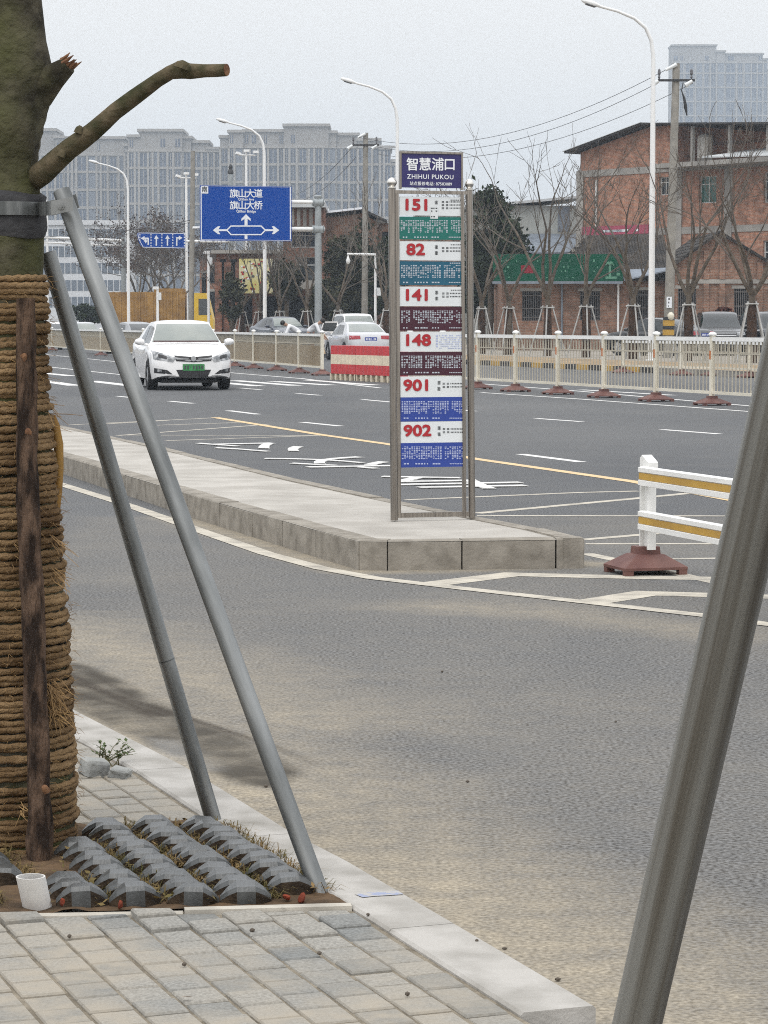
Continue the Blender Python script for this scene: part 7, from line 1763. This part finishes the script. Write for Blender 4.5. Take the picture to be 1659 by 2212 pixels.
for i, (x, w_, hg, nl, sp_) in enumerate(spots):
    p = on_line(x, off=.9 if x > 1000 else 1.4)
    bare_tree(p, 'bare street tree ' + w_, 100 + i, hg, sp_, nl, group=TG, r0=.115 if x > 1000 else .115, twig=1.15 if x > 1000 else 1.4)
    brace(p, 'pole brace round the bare tree ' + w_, R(8 + 13 * i))
for i, (x, hg, w_) in enumerate(((301, 7.6, 'leftmost of the three behind the lane arrow sign'), (340, 8.4, 'middle of the three behind the lane arrow sign'), (379, 7.8, 'rightmost of the three behind the lane arrow sign'))):
    p = on_line(x, off=7)
    k = p.y / FPX; hg = (698 - (452, 446, 456)[i]) * k + 1.3
    bare_tree(p, 'reddish bare tree, ' + w_, 200 + i, hg, 1.35, 5, group='round crowned reddish trees', leaves=2800, r0=.13, fork=hg * .30, twig=1.7)
    brace(p, 'pole brace round the reddish tree, ' + w_, R(30 * i))
# thin roadside saplings without braces
# ------------------------------------------------ evergreens
M['ever'] = mat('dark_evergreen_leaf', (0.017, 0.026, 0.014), .7, (0.040, 0.052, 0.024), .9, detail=5, lo=.4, hi=.7); M['olive'] = mat('olive_leaf', (0.032, 0.036, 0.019), .8, (0.072, 0.068, 0.04), .8, detail=5, lo=.4, hi=.7)
def evergreen(x, ytop, ybot, hw, Y, label, seed, mm='ever', n=4200, name='evergreen_tree', cat='tree', size=.17, group=None):
    rs = random.Random(seed); p = P(x, 700, Y); p.z = VZ; k = Y / FPX; th = thing(name, label, cat, tuple(p), 0, group); zt_, zb_ = CAM_H + (698 - ytop) * k - VZ, max(.1, CAM_H + (698 - ybot) * k - VZ); rx = hw * k; cz = (zt_ + zb_) / 2; rz_ = (zt_ - zb_) / 2
    tk = MB(); tk.tube([(0, 0, 0), (.05, 0, zb_ + rz_ * .5), (0, .05, zt_ * .85)], [.16, .12, .03], 8)
    cl = []
    for _ in range(46):
        v = Vector((rs.gauss(0, 1), rs.gauss(0, 1), rs.gauss(0, 1))).normalized(); rr = rs.uniform(.45, 1.0); w_ = 1.0 if v.z < 0 else 1 - .35 * v.z; c = Vector((v.x * rx * rr * w_, v.y * rx * rr * w_, cz + v.z * rz_ * rr)); cl.append((c, rs.uniform(.22, .42) * min(rx, rz_)))
        if rs.random() < .4: tk.tube([(0, 0, max(.2, c.z - rx * .6)), tuple(c * .98)], [.045, .012], 4)
    tk.build('trunk', M['trunkb'], th, world=False)
    lf = MB()
    for _ in range(n):
        c, r_ = rs.choice(cl); v = Vector((rs.gauss(0, .55), rs.gauss(0, .55), rs.gauss(0, .45))) * r_; o = c + v; a_ = (v.normalized() * .5 + Vector((rs.gauss(0, 1), rs.gauss(0, 1), rs.gauss(0, .8)))).normalized(); b_ = a_.cross(Vector((rs.gauss(0, 1), rs.gauss(0, 1), rs.gauss(0, 1)))).normalized(); s_ = size * rs.uniform(.5, 1.15)
        lf.add([o - a_ * s_, o + b_ * s_ * .45, o + a_ * s_, o - b_ * s_ * .45], [(0, 1, 2, 3)])
    lf.build('crown', M[mm], th, world=False); return th
evergreen(1058, 392, 650, 62, 127, 'dense dark evergreen tree right beside the bus stop sign', 1, n=7500)
evergreen(1098, 470, 640, 42, 131, 'lower dark evergreen tree filling the gap before the grey shed', 2, n=4000)
evergreen(1040, 560, 705, 52, 133, 'dark evergreen bush low behind the first braced tree', 3, n=4500, name='evergreen_bush', cat='bush')
evergreen(738, 500, 690, 40, 141, 'dark leafy tree between the sign mast and the utility pole', 4, 'olive', 4500)
evergreen(783, 478, 700, 46, 143, 'tall dark leafy tree behind the utility pole by the bus stop sign', 5, 'ever', 6500)
evergreen(834, 510, 705, 40, 139, 'dark leafy tree half hidden behind the left post of the bus stop sign', 6, 'ever', 5000)
evergreen(700, 600, 705, 34, 137, 'low dark bush behind the thick grey sign mast', 7, 'olive', 3000, name='evergreen_bush', cat='bush')
evergreen(618, 560, 660, 34, 145.5, 'dark green tree before the shop behind the dark blue car', 8, 'olive', 3000)
evergreen(190, 655, 700, 42, 160, 'low green bush between the two slanting brace poles', 9, 'ever', 3000, name='evergreen_bush', cat='bush', size=.14)
evergreen(500, 590, 700, 26, 146, 'small dark bush below the big blue sign', 10, 'olive', 2200, name='evergreen_bush', cat='bush')
# red flowering shrub behind the black car
M['redflower'] = mat('red_shrub', (0.13, 0.035, 0.028), .9, (0.05, 0.03, 0.02), 2)
evergreen(1560, 664, 690, 26, 112, 'reddish shrub showing above the black off-road car', 12, 'redflower', 1500, name='shrub', cat='shrub', size=.10)
evergreen(1048, 660, 690, 8, 110, 'small bright red lantern like shrub by the first braced tree', 13, 'redflower', 500, name='shrub', cat='shrub', size=.09) if False else None
# litter on the ground: one dry leaf and pebbles
M['dryleaf'] = mat('dry_leaf', (0.22, 0.11, 0.04), .9); mb = MB(); c = G(402, 2157, HP + .006)
mb.add([c + Vector(v) for v in ((-.014, -.002, .002), (-.004, -.006, .006), (.014, -.001, .004), (.004, .006, .001), (-.004, .004, .004))], [(0, 1, 2, 3, 4)]); tag(mb.build('fallen_leaf', M['dryleaf']), 'single dry brown leaf lying on the paving blocks', 'leaf')
rs = random.Random(55); mb0 = None
for k, (x, y) in enumerate(((795, 1978), (955, 1452), (150, 2025), (1205, 2118), (398, 2086), (690, 2062), (1090, 2052), (575, 1700), (1030, 2035), (545, 2012), (880, 2150), (1330, 1560), (1480, 1700), (1010, 1690))):
    z_ = HP + .004 if (y > 1960 and x < 1100) else .002
    if mb0 is None:
        bm = bmesh.new(); bmesh.ops.create_icosphere(bm, subdivisions=1, radius=.006); me = bpy.data.meshes.new('pebble'); bm.to_mesh(me); bm.free(); me.materials.append(mat('pebble_stone', (.10, .085, .07), .9)); mb0 = o = bpy.data.objects.new('pebble', me)
    else: o = mb0.copy()
    COL.objects.link(o); o.location = G(x, y, z_) + Vector((0, 0, .003)); o.scale = (rs.uniform(.7, 1.3), rs.uniform(.6, 1.2), rs.uniform(.5, .9)); tag(o, 'small dark pebble lying loose on the road, kerb or paving', 'pebble', 'loose pebbles')
# ================================================================== HAZE
mb = MB(); mb.bx(-1510, 1510, -45, 2610, -1.06, 172.0)
hm = bpy.data.materials.new('haze'); hm.use_nodes = True; t = hm.node_tree; t.nodes.clear()
vo = t.nodes.new('ShaderNodeVolumePrincipled'); vo.inputs['Color'].default_value = (0.75, 0.87, 1.0, 1); vo.inputs['Density'].default_value = 0.00048; vo.inputs['Anisotropy'].default_value = 0.0
o_ = t.nodes.new('ShaderNodeOutputMaterial'); t.links.new(vo.outputs[0], o_.inputs['Volume'])
hm.cycles.homogeneous_volume = True; hm.cycles.volume_sampling = 'DISTANCE'
hz_ = mb.build('haze', hm); tag(hz_, kind='stuff')
